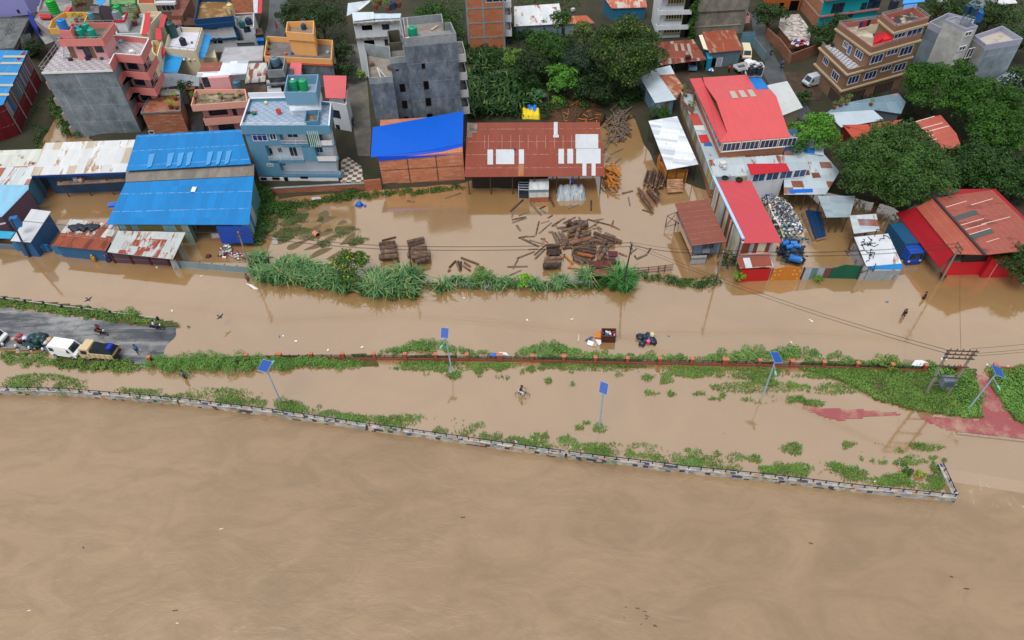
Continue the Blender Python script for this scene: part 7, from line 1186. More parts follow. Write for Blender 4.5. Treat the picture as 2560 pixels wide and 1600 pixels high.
use('e6'); slabthing('large white plastic sheet lying behind the fence by the transformer', 'plastic_sheet', 'plastic sheet', [(1285, 375), (1400, 385), (1480, 352), (1380, 322), (1320, 325)], .35, plain((222, 224, 232)), .12); slabthing('grey crumpled sack left of the large white plastic sheet', 'sack', 'sack', [(1195, 360), (1280, 372), (1320, 325), (1215, 315)], .25, plain((130, 118, 106)), .2); slabthing('white foam block floating near the transformer', 'foam_block', 'foam block', [(1590, 330), (1650, 315), (1640, 282), (1585, 300)], .15, WHITEF, .2)
use('s'); m_ = [plain((226, 224, 220)), plain((200, 196, 190)), plain((60, 120, 180)), plain((40, 40, 44))]
for k, (x, y) in enumerate(((698, 841), (708, 840), (740, 853), (430, 777), (1318, 800), (2025, 800), (2030, 803), (2218, 754), (1430, 798), (504, 690), (392, 668), (1120, 868), (905, 868), (655, 698), (1672, 840), (1978, 856), (2050, 890), (1290, 1104), (1330, 1100), (1352, 1112), (1428, 1118), (1735, 1155), (2244, 1155), (2188, 1203), (2470, 913), (2520, 916), (2552, 918), (820, 875), (1015, 885), (190, 775), (2330, 1030), (1160, 745))):
    p = W(x, y, .06); tag(MB().box(p, (rr.uniform(.2, .42), rr.uniform(.1, .22), .08), rr.uniform(0, 3)).build('litter', m_[0 if k % 7 else 2]), 'small piece of pale litter on the flooded ground', 'litter', 'pale litter on the flood')
for k in range(9): x, y = rr.uniform(60, 2500), rr.uniform(1270, 1560); p = W(x, y, RIVER_Z + .03); tag(MB().box(p, (rr.uniform(.2, .5), .08, .05), rr.uniform(-.6, .3)).build('driftwood', plain((74, 60, 50) if k % 3 else (214, 208, 200))), 'small stick or scrap drifting down the brown river', 'driftwood', 'scraps drifting on the river')
slabthing('long white board floating at the left end of the reeds', 'board', 'board', [(614, 708), (626, 710), (646, 722), (636, 723)], .06, WHITEF)
use('e2'); t = thing('barrel', 'orange barrel lying half sunk in the weedy yard', 'barrel', W(715, 475)); a, c = W(700, 462, .25), W(735, 485, .2); MB().mat(plain((196, 128, 104))).tube(a, c, .42, .42, 14).build('barrel', None, t); MB().tube(c, c + (c - a) * .02, .36, .36, 12).build('opening', plain((24, 24, 30)), t)
blob('bright blue plastic bag by the grassy wall foot', 'plastic bag', 'plastic_bag', W(1125, 190, .2), .55, plain((20, 96, 200)), None, .6, 4); blob('small blue plastic scrap right of the bright blue bag', 'plastic bag', 'plastic_bag', W(1180, 204, .1), .28, plain((20, 96, 200)), None, .5, 5)
slabthing('pale sunken sheet in the weedy yard left of the reeds', 'sheet', 'sheet', [(305, 565), (355, 570), (360, 515), (310, 505)], .08, plain((160, 158, 152)), .05); slabthing('white framed panel by the brick compound wall', 'panel', 'panel', [(672, 150), (765, 140), (760, 118), (675, 128)], .5, plain((190, 180, 186)))
use('s')
for k in range(9): p = W(1610 + rr.normal(0, 26), 1528 + rr.normal(0, 22), RIVER_Z + .03); tag(MB().box(p, (rr.uniform(.12, .4), .05, .04), rr.uniform(-.9, .5)).build('driftwood', plain((74, 60, 50))), 'dark stick in the small raft of debris on the lower right of the river', 'driftwood', 'debris raft on the river')
# reed edge: bent grey sheets
use('d8'); 
for k, pts in enumerate(([(900, 1300), (1180, 1330), (1190, 1270, 1.0), (920, 1250, 1.0)], [(1180, 1330), (1370, 1325), (1385, 1270, 1.0), (1190, 1268, 1.0)], [(0, 1330), (60, 1375), (110, 1330, .9), (40, 1300, .9)], [(60, 1375), (210, 1330), (220, 1290, .9), (110, 1330, .9)])): slabthing('bent grey metal sheet fencing at the edge of the reeds', 'fence_sheet', 'sheet', pts, .0, sheet((150, 156, 160), .1, .15), .04, 'bent sheets at the reed edge')
use('e2'); slabthing('half buried grey sheet strip among the reeds', 'fence_sheet', 'sheet', [(1765, 945), (2110, 955), (2230, 970, .3), (2225, 945, .9), (2110, 930, .9), (1770, 925, .9)], 0, plain((140, 142, 146)), .04)
t = thing('rusty_hut', 'low rusty iron hut beside the leaning pole and the reeds', 'hut', (0, 0, 0)); use('d8'); t.location = W(1480, 1160); c = [(1320, 1110, 1.3), (1590, 1105, 1.3), (1580, 1020, 1.7), (1315, 1025, 1.7)]; MB().slab([W(*p) for p in c], .05).build('roof', mottled((104, 56, 50), (60, 40, 40), .8), t); c = [(1330, 1205, 1.0), (1640, 1205, 1.0), (1600, 1130, 1.3), (1325, 1125, 1.3)]; MB().slab([W(*p) for p in c], .05).build('roof', mottled((140, 84, 72), (46, 56, 40), .9), t); MB().prism([W(1340, 1190, .9), W(1610, 1190, .9), W(1580, 1040, 1.2), W(1330, 1045, 1.2)], -.9, .9).build('wall', plain((70, 44, 40), .9), t); slabthing('dark maroon iron plate on the lower log pile', 'plate', 'plate', [(1560, 970), (1668, 972), (1668, 910), (1545, 905)], .9, plain((84, 34, 40)), .1)
# covered heap, flag, yellow tarp
def tarp(label, crop, q, humps, mat, h=.9, seed=1, name='tarpaulin', cat='tarpaulin'):
    use(crop); A, B_, C_, D_ = [W(x, y, .3) for x, y in q]; n = 22; V = []; r = np.random.default_rng(seed)
    for j in range(9):
        for i in range(n + 1):
            u, v = i / n, j / 8; p = A.lerp(B_, u).lerp(D_.lerp(C_, u), v); e = (min(1, 6 * v, 6 * (1 - v)) ** .7) * (min(1, 8 * u, 8 * (1 - u)) ** .6); V.append((p.x, p.y, .0 + h * e * (.8 + .2 * abs(math.sin(u * math.pi * humps))) + r.normal(0, .02)))
    F = [[j * (n + 1) + i, j * (n + 1) + i + 1, (j + 1) * (n + 1) + i + 1, (j + 1) * (n + 1) + i] for j in range(8) for i in range(n)]; return tag(npmesh(name, V, F, mat, None, True), label, cat)
tarp('silver tarpaulin humped over a heap in front of the sawmill shed', 'd1', [(1365, 1400), (1760, 1385), (1740, 1230), (1350, 1240)], 4, mottled((176, 184, 192), (110, 118, 130), .9, stretch=.4), 1.5); t = thing('flag', 'small blue flag stuck in the silver tarpaulin heap', 'flag', W(1540, 1200, 1.6)); use('d1'); a = W(1540, 1200, 1.5); MB().tube(a, a + Vector((0, 0, 1.6)), .04).build('pole', WHITEF, t); m = MB(); m.face([a + Vector((.03, 0, 1.6)), a + Vector((-.1, 0, .5)), a + Vector((.55, -.05, .55))]); m.face([a + Vector((.55, -.04, .55)), a + Vector((-.1, .01, .5)), a + Vector((.03, .01, 1.6))]); m.build('cloth', plain((20, 60, 190)), t)
tarp('yellow tarpaulin covering a pile behind the sawmill shed', 'd1', [(880, 345), (1150, 345), (1150, 215), (865, 205)], 3, plain((226, 200, 20), .5), 1.6, 3); tarp('blue tarpaulin laid over the yellow one', 'd1', [(985, 300), (1100, 300), (1110, 190), (935, 180)], 2, plain((20, 110, 206), .5), 1.75, 4)
# lorry under the sawmill eaves
use('d1'); t = thing('lorry', 'old lorry with rust striped box roof parked under the sawmill eave', 'lorry', W(1050, 1250)); P = [W(990, 1268, 2.3), W(1252, 1262, 2.3), W(1254, 1115, 2.3), W(990, 1120, 2.3)]; MB().prism(P, -.5, 2.3).build('cargo_box', stripes(((196, 200, 200), (190, 196, 200), (150, 90, 60), (110, 130, 140)), .9, 1), t); m = MB(); Q = [W(845, 1262, 1.6), W(985, 1268, 1.6), W(985, 1165, 1.6), W(845, 1165, 1.6)]
for i in range(4): m.bar(Q[i], Q[(i + 1) % 4], .12); m.bar(Q[i], Q[i] - Vector((0, 0, 2)), .1)
for k in (.33, .66): m.bar(Q[0].lerp(Q[3], k), Q[1].lerp(Q[2], k), .1)
m.build('cab_frame', plain((150, 164, 176)), t); MB().prism(Q, -.6, .7).build('chassis', plain((40, 44, 54)), t)
# black sheets on the shop roof, rubbish by the blue sheds, tubs
use('c3')
for k in range(9): blob('crumpled black plastic on the half white shop roof', 'plastic sheet', 'plastic_sheet', W(760 + k * 30, 1040 + 18 * math.sin(k * 2), 2.75), .55, plain((24, 38, 56), .4), 'black plastic on the shop roof', .4, k)
use('c4'); heap('white sacks and rubbish piled at the foot of the left utility pole', 'c4', [(1210, 1330, .6, .4), (1260, 1260, .8, .6), (1320, 1300, 1.0, .5), (1450, 1350, .6, .4)], 90, ((206, 204, 200), (214, 210, 206), (150, 60, 70), (40, 60, 80), (30, 80, 70)), 6, .36, 'rubbish_heap')
slabthing('bright blue tub edge sticking out under the big blue roof', 'tub', 'tub', [(115, 835), (190, 830), (200, 790, .6), (115, 800, .6)], .3, plain((20, 90, 200)), .3)
use('c4'); t = thing('umbrella', 'dark red umbrella floating in the workshop yard', 'umbrella', W(1090, 1320)); MB().lathe(W(1090, 1320, .1), [(.42, 0), (.3, .16), (.03, .28)], 8).build('canopy', plain((70, 24, 34)), t)
TYRE = plain((20, 20, 22), .8); RIM = plain((150, 150, 152), .4)
def veh(name, label, cat, crop, x, y, x2, y2, z=.1, group=None):
    """x,y -> rear ground point, x2,y2 -> front ground point in the picture"""
    use(crop); a, b_ = W(x, y, z), W(x2, y2, z); c = (a + b_) / 2; r = thing(name, label, cat, c, group); r.rotation_euler = (0, 0, math.atan2(b_.y - a.y, b_.x - a.x)); return r, (b_ - a).length
def vp(m, name, mat, parent, smooth=False, bev=0):
    o = m.build(name, mat, None, smooth); o.parent = parent
    if bev: md = o.modifiers.new('bevel', 'BEVEL'); md.width = bev; md.segments = 2; md.limit_method = 'ANGLE'
    return o
def body(prof, w, taper=.0, zt=1.0):
    """extruded side profile, sides leaning in by taper per metre above zt"""
    m = MB(); L = [Vector((x, -w / 2 + max(0, z - zt) * taper, z)) for x, z in prof]; R = [Vector((x, w / 2 - max(0, z - zt) * taper, z)) for x, z in prof]; n = len(prof)
    m.face(L); m.face(list(reversed(R)))
    for i in range(n): j = (i + 1) % n; m.face([L[j], L[i], R[i], R[j]])
    return m
def wheels(r, xs, w, rad=.3):
    for x in xs:
        for s in (-1, 1): q = vp(MB().tube((x, s * (w / 2 - .2), rad), (x, s * (w / 2), rad), rad, None, 14), 'wheel', TYRE, r); vp(MB().tube((x, s * (w / 2 - .01), rad), (x, s * (w / 2 + .02), rad), rad * .55, None, 10), 'rim', RIM, q)
def van(label, crop, x, y, x2, y2, z=.12, col=(226, 228, 232)):
    r, L = veh('van', label, 'van', crop, x, y, x2, y2, z); L = min(L, 4.0); k = L / 4.2; h = L / 2; prof = [(-h, .35), (h, .35), (h + .02, .85), (h - .25, 1.05), (h - .75 * k, 1.85), (h - 1.0 * k, 1.95), (-h + .2, 1.97), (-h, 1.8)]; pm = paint(col, .05, .3)
    vp(body(prof, 1.72, .12), 'body', pm, r, False, .07); g = glass((20, 24, 34)); q = MB(); q.face([(h - .27, -.7, 1.1), (h - .27, .7, 1.1), (h - .73 * k, .62, 1.8), (h - .73 * k, -.62, 1.8)]); 
    for f in q.v: pass
    q.v = [(a + .02, b_, c + .02) for a, b_, c in q.v]; vp(q, 'windscreen', g, r); q = MB(); q.face([(-h - .02, .62, 1.15), (-h - .02, -.62, 1.15), (-h + .0, -.56, 1.7), (-h + .0, .56, 1.7)]); vp(q, 'rear_window', g, r)
    for s in (-1, 1):
        for x0, x1 in ((h - 1.15 * k, h - .55 * k), (-h + .2, -h + .95 * k)):
            y0, y1 = s * (.86 - .1 * .12 + .012), s * (.86 - .68 * .12 + .02); q = MB(); fc = [(x0, y0, 1.12), (x1, y0, 1.12), (x1 - (.3 if x0 > 0 else 0), y1, 1.66), (x0, y1, 1.66)]; q.face(fc if s < 0 else list(reversed(fc))); vp(q, 'side_window', g, r)
        vp(MB().box((h + .01, s * .6, .72), (.06, .3, .16)), 'headlight', plain((220, 220, 210), .2), r)
    vp(MB().box((h + .03, 0, .45), (.1, 1.6, .18)), 'bumper', plain((60, 62, 66)), r); wheels(r, (h - .75 * k, -h + .7 * k), 1.74); return r
van('white van parked behind the small tan lorry on the wet road', 'e1', 715, 800, 1040, 845)
van('white minibus cut off by the left edge of the photograph', 'e1', -180, 650, 80, 690)
r, L = veh('lorry', 'small tan lorry with dark tarpaulin over its load on the wet road', 'lorry', 'e1', 1490, 875, 1085, 838, .12); L = 4.1; TAN = paint((196, 176, 140), .1, .4); h = L / 2
vp(body([(h - 1.5, .4), (h, .4), (h + .03, 1.0), (h - .25, 1.9), (h - .4, 2.0), (h - 1.45, 2.02), (h - 1.5, 1.9)], 1.75, .05), 'cab', TAN, r, False, .06); g = glass((18, 22, 30)); q = MB(); q.face([(h + .02, -.72, 1.1), (h + .02, .72, 1.1), (h - .2, .68, 1.8), (h - .2, -.68, 1.8)]); vp(q, 'windscreen', g, r)
for s in (-1, 1): fc = [(h - 1.2, s * .885, 1.15), (h - .3, s * .885, 1.15), (h - .45, s * .86, 1.75), (h - 1.2, s * .86, 1.75)]; q = MB(); q.face(fc if s < 0 else fc[::-1]); vp(q, 'side_window', g, r)
for s in (-1, 1):
    vp(MB().box((-.75, s * .9, 1.05), (3.2, .07, .75)), 'side_board', TAN, r)
    for k in range(5): vp(MB().box((-2.1 + k * .68, s * .945, 1.05), (.07, .05, .75)), 'stake', plain((150, 130, 100)), r)
vp(MB().box((-h + .02, 0, 1.05), (.07, 1.75, .75)), 'tailboard', TAN, r); vp(MB().box((-.75, 0, .62), (3.3, 1.7, .16)), 'chassis', plain((50, 46, 44)), r); wheels(r, (h - .8, -h + .9), 1.74, .36)
lp = veh('tarpaulin', 'dark wet tarpaulin over the load of the small tan lorry', 'tarpaulin', 'e1', 1490, 875, 1085, 838, .12)[0]; V = []; n = 12
for j in range(9):
    for i in range(n + 1): u, v = i / n, j / 8; e = min(1, 5 * u, 5 * (1 - u), 5 * v, 5 * (1 - v)); V.append((-2.3 + 3.1 * u, -.85 + 1.7 * v, 1.3 + .75 * e ** .6 + .12 * math.sin(u * 9) * math.sin(v * 7)))
o = npmesh('cover', V, [[j * (n + 1) + i, j * (n + 1) + i + 1, (j + 1) * (n + 1) + i + 1, (j + 1) * (n + 1) + i] for j in range(8) for i in range(n)], mottled((30, 42, 46), (20, 28, 34), 1), None, True); o.parent = lp; q = vp(MB().box((-1.9, 0, 1.95), (.5, .9, .35)), 'blue_sheet', plain((16, 40, 170)), lp, False, .1)
r, L = veh('cargo_cart', 'three wheeled cargo cart heaped with dark sacks on the wet road', 'cart', 'e1', 620, 740, 180, 700, .12); vp(MB().box((-.5, 0, .55), (2.4, 1.3, .1)), 'cargo_bed', plain((40, 70, 70)), r); vp(MB().box((1.2, 0, .7), (1.0, .2, .2)), 'front_frame', plain((120, 30, 50)), r); wheels(r, (-1.0,), 1.4, .3); w_ = vp(MB().tube((1.5, -.06, .3), (1.5, .06, .3), .3, None, 14), 'wheel', TYRE, r); vp(MB().bar((1.35, -.4, 1.1), (1.35, .4, 1.1), .06), 'handlebar', M_STEEL, r); vp(MB().box((.75, 0, .85), (.5, .4, .15)), 'seat', plain((24, 24, 28)), r)
use('e1')
for k, (x, y, s, c) in enumerate(((420, 620, .6, (20, 52, 60)), (500, 610, .65, (22, 60, 64)), (560, 610, .5, (18, 34, 50)), (380, 640, .45, (24, 40, 90)), (460, 665, .55, (18, 60, 56)), (540, 660, .5, (26, 54, 70)))): blob('dark plastic sack heaped on the cargo cart', 'sack', 'sack', W(x, y, 1.1), s, plain(c, .35), 'sacks on the cargo cart', .7, k)
for k, (x, y, s, c) in enumerate(((245, 600, .35, (170, 40, 60)), (315, 635, .4, (206, 200, 220)), (570, 680, .42, (214, 206, 214)), (620, 650, .4, (196, 160, 130)), (170, 640, .3, (190, 150, 140)))): blob(('crimson', 'white', 'large white', 'tan', 'pinkish')[k] + ' bundle on the loaded cargo cart', 'bundle', 'bundle', W(x, y, .9), s, plain(c), None, .7, k + 20)
def skin(name, V, E, R, mat, parent, sub=1):
    me = bpy.data.meshes.new(name); me.from_pydata(V, E, []); o = bpy.data.objects.new(name, me); COL.objects.link(o); md = o.modifiers.new('skin', 'SKIN'); md.use_smooth_shade = True
    for i, r in enumerate(R): me.skin_vertices[0].data[i].radius = (r, r)
    me.skin_vertices[0].data[0].use_root = True; o.modifiers.new('sub', 'SUBSURF').levels = sub; o.modifiers['sub'].render_levels = sub
    dg = bpy.context.evaluated_depsgraph_get(); dg.update(); me2 = bpy.data.meshes.new_from_object(o.evaluated_get(dg)); o.modifiers.clear(); o.data = me2; me2.materials.clear(); me2.materials.append(mat); bpy.data.meshes.remove(me); o.name = name; me2.name = name; o.parent = parent; return o
SKIN = plain((136, 92, 70), .6); HAIR = plain((22, 18, 18), .6)
POSES = dict(stand=dict(kneeL=(.1, .02, .48), footL=(.1, 0, .05), kneeR=(-.1, .02, .48), footR=(-.1, 0, .05), elL=(.25, 0, 1.12), haL=(.26, .08, .85), elR=(-.25, 0, 1.12), haR=(-.26, .08, .85), hip=.92, lean=0),
 walk=dict(kneeL=(.1, .2, .5), footL=(.1, .22, .06), kneeR=(-.1, .02, .48), footR=(-.1, -.3, .1), elL=(.26, -.12, 1.14), haL=(.24, -.02, .9), elR=(-.26, .12, 1.14), haR=(-.22, .3, 1.0), hip=.92, lean=.05),
 ride=dict(kneeL=(.16, .42, .62), footL=(.15, .22, .2), kneeR=(-.16, .38, .7), footR=(-.15, .2, .3), elL=(.28, .3, 1.08), haL=(.25, .56, .98), elR=(-.28, .3, 1.08), haR=(-.25, .56, .98), hip=.8, lean=.18))
def person(label, crop, x, y, z=.0, face=0, pose='stand', shirt=(40, 90, 150), legs=(40, 44, 60), zoff=0.0, helmet=None, scale=1.0):
    use(crop); p = W(x, y, z); t = thing('person', label, 'person', p); t.rotation_euler = (0, 0, face); t.location.z += zoff; P = POSES[pose]; h = P['hip']; ln = P['lean']; hipc = (0, 0, h); ch = (0, ln * .8, h + .36); nk = (0, ln, h + .56); hd = (0, ln + .03, h + .68)
    V = [hipc, ch, nk, hd, (0, ln + .04, h + .82), (.1, 0, h - .05), P['kneeL'], P['footL'], (P['footL'][0], P['footL'][1] + .16, P['footL'][2] - .01), (-.1, 0, h - .05), P['kneeR'], P['footR'], (P['footR'][0], P['footR'][1] + .16, P['footR'][2] - .01), (.19, ln, h + .5), P['elL'], P['haL'], (-.19, ln, h + .5), P['elR'], P['haR']]
    E = [(0, 1), (1, 2), (2, 3), (3, 4), (0, 5), (5, 6), (6, 7), (7, 8), (0, 9), (9, 10), (10, 11), (11, 12), (2, 13), (13, 14), (14, 15), (2, 16), (16, 17), (17, 18)]; R = [.13, .15, .06, .1, .085, .085, .062, .04, .035, .085, .062, .04, .035, .06, .042, .03, .06, .042, .03]
    for b_ in (15, 18):
        e = Vector(V[b_]); d = (e - Vector(V[b_ - 1])).normalized(); sd = d.orthogonal().normalized(); V.append(tuple(e + d * .08)); R.append(.032); pk = len(V) - 1; E.append((b_, pk))
        for k in range(4): V.append(tuple(e + d * (.165 - .012 * abs(k - 1.4)) + sd * (k - 1.5) * .024)); R.append(.009); E.append((pk, len(V) - 1))
        V.append(tuple(e + d * .09 + sd * .06)); R.append(.01); E.append((b_, len(V) - 1))
    skin('body', V, E, R, SKIN, t)
    skin('shirt', [V[0], V[1], V[2], V[13], V[14], V[16], V[17]], [(0, 1), (1, 2), (2, 3), (3, 4), (2, 5), (5, 6)], [.16, .18, .075, .085, .055, .085, .055], plain(shirt, .8), t); skin('trousers', [V[0], V[5], V[6], tuple(Vector(V[6]).lerp(Vector(V[7]), .8)), V[9], V[10], tuple(Vector(V[10]).lerp(Vector(V[11]), .8))], [(0, 1), (1, 2), (2, 3), (0, 4), (4, 5), (5, 6)], [.155, .11, .08, .065, .11, .08, .065], plain(legs, .8), t)
    c = Vector(V[3]).lerp(Vector(V[4]), .62); o = MB().lathe(c + Vector((0, -.02, -.02)), [(.118, -.02), (.122, .03), (.1, .09), (.05, .125), (.005, .13)], 12).build('hair' if not helmet else 'helmet', HAIR if not helmet else plain(helmet, .3), None, True); o.parent = t
    o = MB().box(c + Vector((0, .1, -.06)), (.022, .03, .035)).build('nose', SKIN); o.parent = t
    for s in (-1, 1): o = MB().box(c + Vector((s * .036, .088, -.035)), (.02, .012, .012)).build('eye', HAIR); o.parent = t
    t.scale = (scale,) * 3; return t
def two_wheeler(label, crop, x, y, x2, y2, z, name, cat, col, motor=True):
    r, L = veh(name, label, cat, crop, x, y, x2, y2, z); wb = 1.25 if motor else 1.08; rad = .29 if motor else .33; m_ = plain(col, .35)
    for s in (-1, 1):
        ring = MB(); c = Vector((s * wb / 2, 0, rad)); k = 16; pts = [c + Vector((rad * math.cos(6.283 * i / k), 0, rad * math.sin(6.283 * i / k))) for i in range(k)]
        for i in range(k): ring.tube(pts[i], pts[(i + 1) % k], .055 if motor else .028, None, 6, False)
        w_ = vp(ring, 'wheel', TYRE, r); sp = MB()
        for i in range(0, k, 2): sp.bar(c, pts[i], .012)
        vp(sp, 'spokes', RIM, w_)
    f = MB()
    if motor:
        vp(MB().box((.0, 0, .45), (.5, .26, .34)), 'engine', plain((70, 70, 74), .5), r, False, .04); vp(body([(-.1, .72), (.45, .75), (.42, .95), (.2, 1.0), (-.05, .85)], .3), 'fuel_tank', m_, r, False, .05); vp(MB().box((-.42, 0, .8), (.75, .28, .1)), 'seat', plain((22, 22, 24)), r, False, .04); vp(body([(-.85, .62), (-.3, .5), (-.3, .74), (-.85, .8)], .24), 'tail', m_, r); f.bar((.62, 0, .3), (.42, 0, 1.0), .08); f.bar((-.62, 0, .3), (-.2, 0, .55), .07); vp(MB().box((.55, 0, .9), (.14, .2, .2)), 'headlight', plain((206, 210, 214), .2), r); vp(MB().tube((-.1, -.2, .3), (-.8, -.22, .4), .06), 'exhaust', RIM, r)
    else:
        for a, b_ in (((-.54, 0, .33), (-.08, 0, .3)), ((-.08, 0, .3), (-.2, 0, .85)), ((-.2, 0, .8), (-.54, 0, .33)), ((-.08, 0, .3), (.42, 0, .78)), ((-.18, 0, .78), (.4, 0, .85)), ((.54, 0, .33), (.38, 0, 1.0))): f.bar(a, b_, .04)
        vp(MB().box((-.22, 0, .88), (.26, .15, .06)), 'saddle', plain((24, 22, 22)), r, False, .02)
    vp(f, 'frame', M_STEEL if motor else plain((30, 30, 34)), r); vp(MB().bar((.4, -.32, 1.05), (.4, .32, 1.05), .04), 'handlebar', plain((40, 40, 44)), r); return r
def rider(label, v, shirt, legs, helmet, zoff):
    a = v.rotation_euler.z; d = Vector((math.cos(a), math.sin(a), 0)); use('s'); t = person(label, 's', 1280, 900, 0, a - math.pi / 2, 'ride', shirt, legs, 0, helmet); t.location = v.location + d * -.3 + Vector((0, 0, zoff)); t.scale = (1.12,) * 3; return t
v = two_wheeler('dark motorcycle ridden by a person in a maroon jacket', 'e1', 1230, 575, 1355, 600, .13, 'motorcycle', 'motorcycle', (90, 26, 34)); rider('person in maroon jacket and dark helmet riding a motorcycle', v, (120, 24, 52), (30, 30, 40), (24, 28, 36), .02)
v = two_wheeler('dark blue scooter stopped at the flood edge of the road', 'e1', 1925, 525, 2060, 525, .05, 'motorcycle', 'motorcycle', (22, 46, 90)); rider('person in pale shirt and dark helmet on the blue scooter', v, (196, 206, 216), (30, 40, 80), (20, 24, 40), .02)
v = two_wheeler('bicycle ridden through the flooded path', 'e4', 1440, 765, 1540, 775, -.12, 'bicycle', 'bicycle', (40, 40, 44), False); rider('person in dark maroon top cycling through the flood', v, (52, 26, 42), (206, 210, 214), None, .1)
person('person in bright blue shirt standing on the wet road behind the tan lorry', 'e1', 1750, 828, .06, -2.4, 'walk', (30, 130, 210), (30, 40, 80)); person('person in blue grey shirt wading along the flooded path below the road', 'e1', 2330, 1140, 0, -1.2, 'walk', (80, 110, 150), (30, 32, 48), -.3)
person('person in dark clothes wading far right, the nearer to the red warehouse', 's', 2309, 748, 0, 1.0, 'walk', (50, 34, 38), (30, 28, 36), -.45); person('person in dark clothes wading far right, the farther from the red warehouse', 's', 2259, 790, 0, 2.0, 'walk', (34, 26, 34), (26, 24, 30), -.45)
person('person with yellow hood at the blue painted shop panels', 'c3', 1000, 1405, 0, 3.1, 'stand', (226, 160, 20), (180, 120, 30), -.45, (230, 170, 20)); person('person in blue with red cap at the blue painted shop panels', 'c3', 1140, 1410, 0, 3.0, 'stand', (26, 60, 120), (24, 40, 80), -.4, (214, 50, 70)); person('person in magenta clothes walking up the wet alley', 'f3', 2190, 640, .7, 3.0, 'walk', (196, 20, 84), (150, 20, 70)); person('person in red shirt and black trousers in the vehicle yard', 'f4', 1520, 1385, .7, .3, 'stand', (206, 40, 44), (22, 22, 26)); person('person standing in the water at the left end of the reeds', 'e2', 80, 920, 0, 0, 'stand', (130, 90, 70), (80, 50, 50), -.4)
for i, (cr, x, y, x2, y2, c, l) in enumerate((('d2', 1760, 690, 1800, 610, (30, 50, 56), 'dark motorcycle riding down the alley beside the grey fence'), ('d2', 1890, 830, 1925, 780, (30, 60, 140), 'blue motorcycle standing at the corner of the brick yard wall'), ('d2', 1720, 440, 1770, 420, (60, 60, 70), 'motorcycle parked at the alley by the junk roof'), ('c7', 165, 580, 175, 510, (24, 60, 140), 'blue motorcycle parked in the alley behind the teal house'))): two_wheeler(l, cr, x, y, x2, y2, .7, 'motorcycle', 'motorcycle', c)
def car(label, crop, x, y, x2, y2, z, col, kind='car'):
    r, L = veh('pickup_truck' if kind == 'pickup' else 'car', label, 'pickup truck' if kind == 'pickup' else 'car', crop, x, y, x2, y2, z); L = min(max(L, 3.8), 4.9); h = L / 2; pm = paint(col, .05, .3); g = glass((20, 26, 36))
    if kind == 'pickup':
        vp(body([(-.2, .4), (h, .4), (h, .95), (h - .9, 1.05), (h - 1.4, 1.65), (.1, 1.68), (-.2, 1.5)], 1.75, .15), 'cab', pm, r, False, .06); vp(MB().box((-h / 2 - .1, 0, .62), (h, 1.6, .2)), 'load_bed', plain((70, 80, 90)), r)
        for s in (-1, 1): vp(MB().box((-h / 2 - .1, s * .84, .85), (h, .08, .6)), 'bed_side', pm, r)
        vp(MB().box((-h, 0, .85), (.08, 1.7, .6)), 'tailgate', pm, r); x0 = h - .92; x1 = h - 1.4
    else: vp(body([(-h, .4), (h, .4), (h, .85), (h - .9, .98), (h - 1.5, 1.5), (-h + .8, 1.52), (-h + .1, 1.0), (-h, .85)], 1.7, .2), 'body', pm, r, False, .08); x0 = h - .92; x1 = h - 1.48
    q = MB(); q.face([(x0 + .03, -.72, 1.03), (x0 + .03, .72, 1.03), (x1 + .03, .62, 1.5), (x1 + .03, -.62, 1.5)]); vp(q, 'windscreen', g, r)
    for s in (-1, 1): fc = [(-.1, s * .86, 1.06), (x0 - .2, s * .86, 1.06), (x1 - .05, s * .77, 1.44), (-.05, s * .77, 1.44)]; q = MB(); q.face(fc if s < 0 else fc[::-1]); vp(q, 'side_window', g, r)
    wheels(r, (h - .8, -h + .8), 1.76, .32); return r
car('white pickup truck with open bed parked in the yard by the grey fence', 'f4', 1640, 1370, 2060, 1260, .68, (214, 216, 222), 'pickup'); car('blue grey car half under the rusty open shed', 'f4', 830, 1200, 830, 1370, .68, (96, 130, 160)); van('silver van parked beside the brown apartment house', 'd2', 2390, 990, 2175, 1050, .72, (170, 184, 194))
van('cream van with dark roof hatch parked by the grey fence', 'f4', 1800, 960, 1860, 1180, .7, (206, 196, 170))
use('f4'); q = W(1195, 1330, .7); t = thing('umbrella', 'blue and white open umbrella lying in the vehicle yard', 'umbrella', q); m = MB()
for k in range(8):
    a0, a1 = 6.283 * k / 8, 6.283 * (k + 1) / 8; m.mat(plain((24, 60, 180)) if k % 2 else plain((206, 216, 236))); m.face([q + Vector((.62 * math.cos(a0), .62 * math.sin(a0), .1)), q + Vector((.62 * math.cos(a1), .62 * math.sin(a1), .1)), q + Vector((0, 0, .55))])
m.build('canopy', None, t)
r, L = veh('lorry', 'blue covered lorry standing in floodwater beside the red warehouse', 'lorry', 'd7', 1105, 600, 1235, 770, -.35); L = 6.2; h = 3.1; BL = paint((20, 74, 170), .1, .35); vp(body([(h - 1.6, .5), (h, .5), (h + .03, 1.3), (h - .15, 2.3), (h - .35, 2.45), (h - 1.6, 2.45)], 2.1, .04), 'cab', BL, r, False, .08); q = MB(); q.face([(h + .04, -.9, 1.4), (h + .04, .9, 1.4), (h - .1, .85, 2.2), (h - .1, -.85, 2.2)]); vp(q, 'windscreen', glass((14, 16, 22)), r); vp(body([(-h, .7), (h - 1.7, .7), (h - 1.7, 2.5), (h - 1.8, 2.75), (-h + .1, 2.75), (-h, 2.5)], 2.15, .05, 2.2), 'canvas_cover', paint((24, 78, 116), .2, .6), r, False, .12); wheels(r, (h - .8, -h + 1.2), 2.1, .45); vp(MB().box((h + .08, 0, .65), (.12, 2.0, .25)), 'bumper', plain((20, 50, 120)), r)
for s in (-1, 1): vp(MB().box((h + .06, s * .8, 1.05), (.06, .3, .18)), 'headlight', plain((210, 210, 204), .2), r)
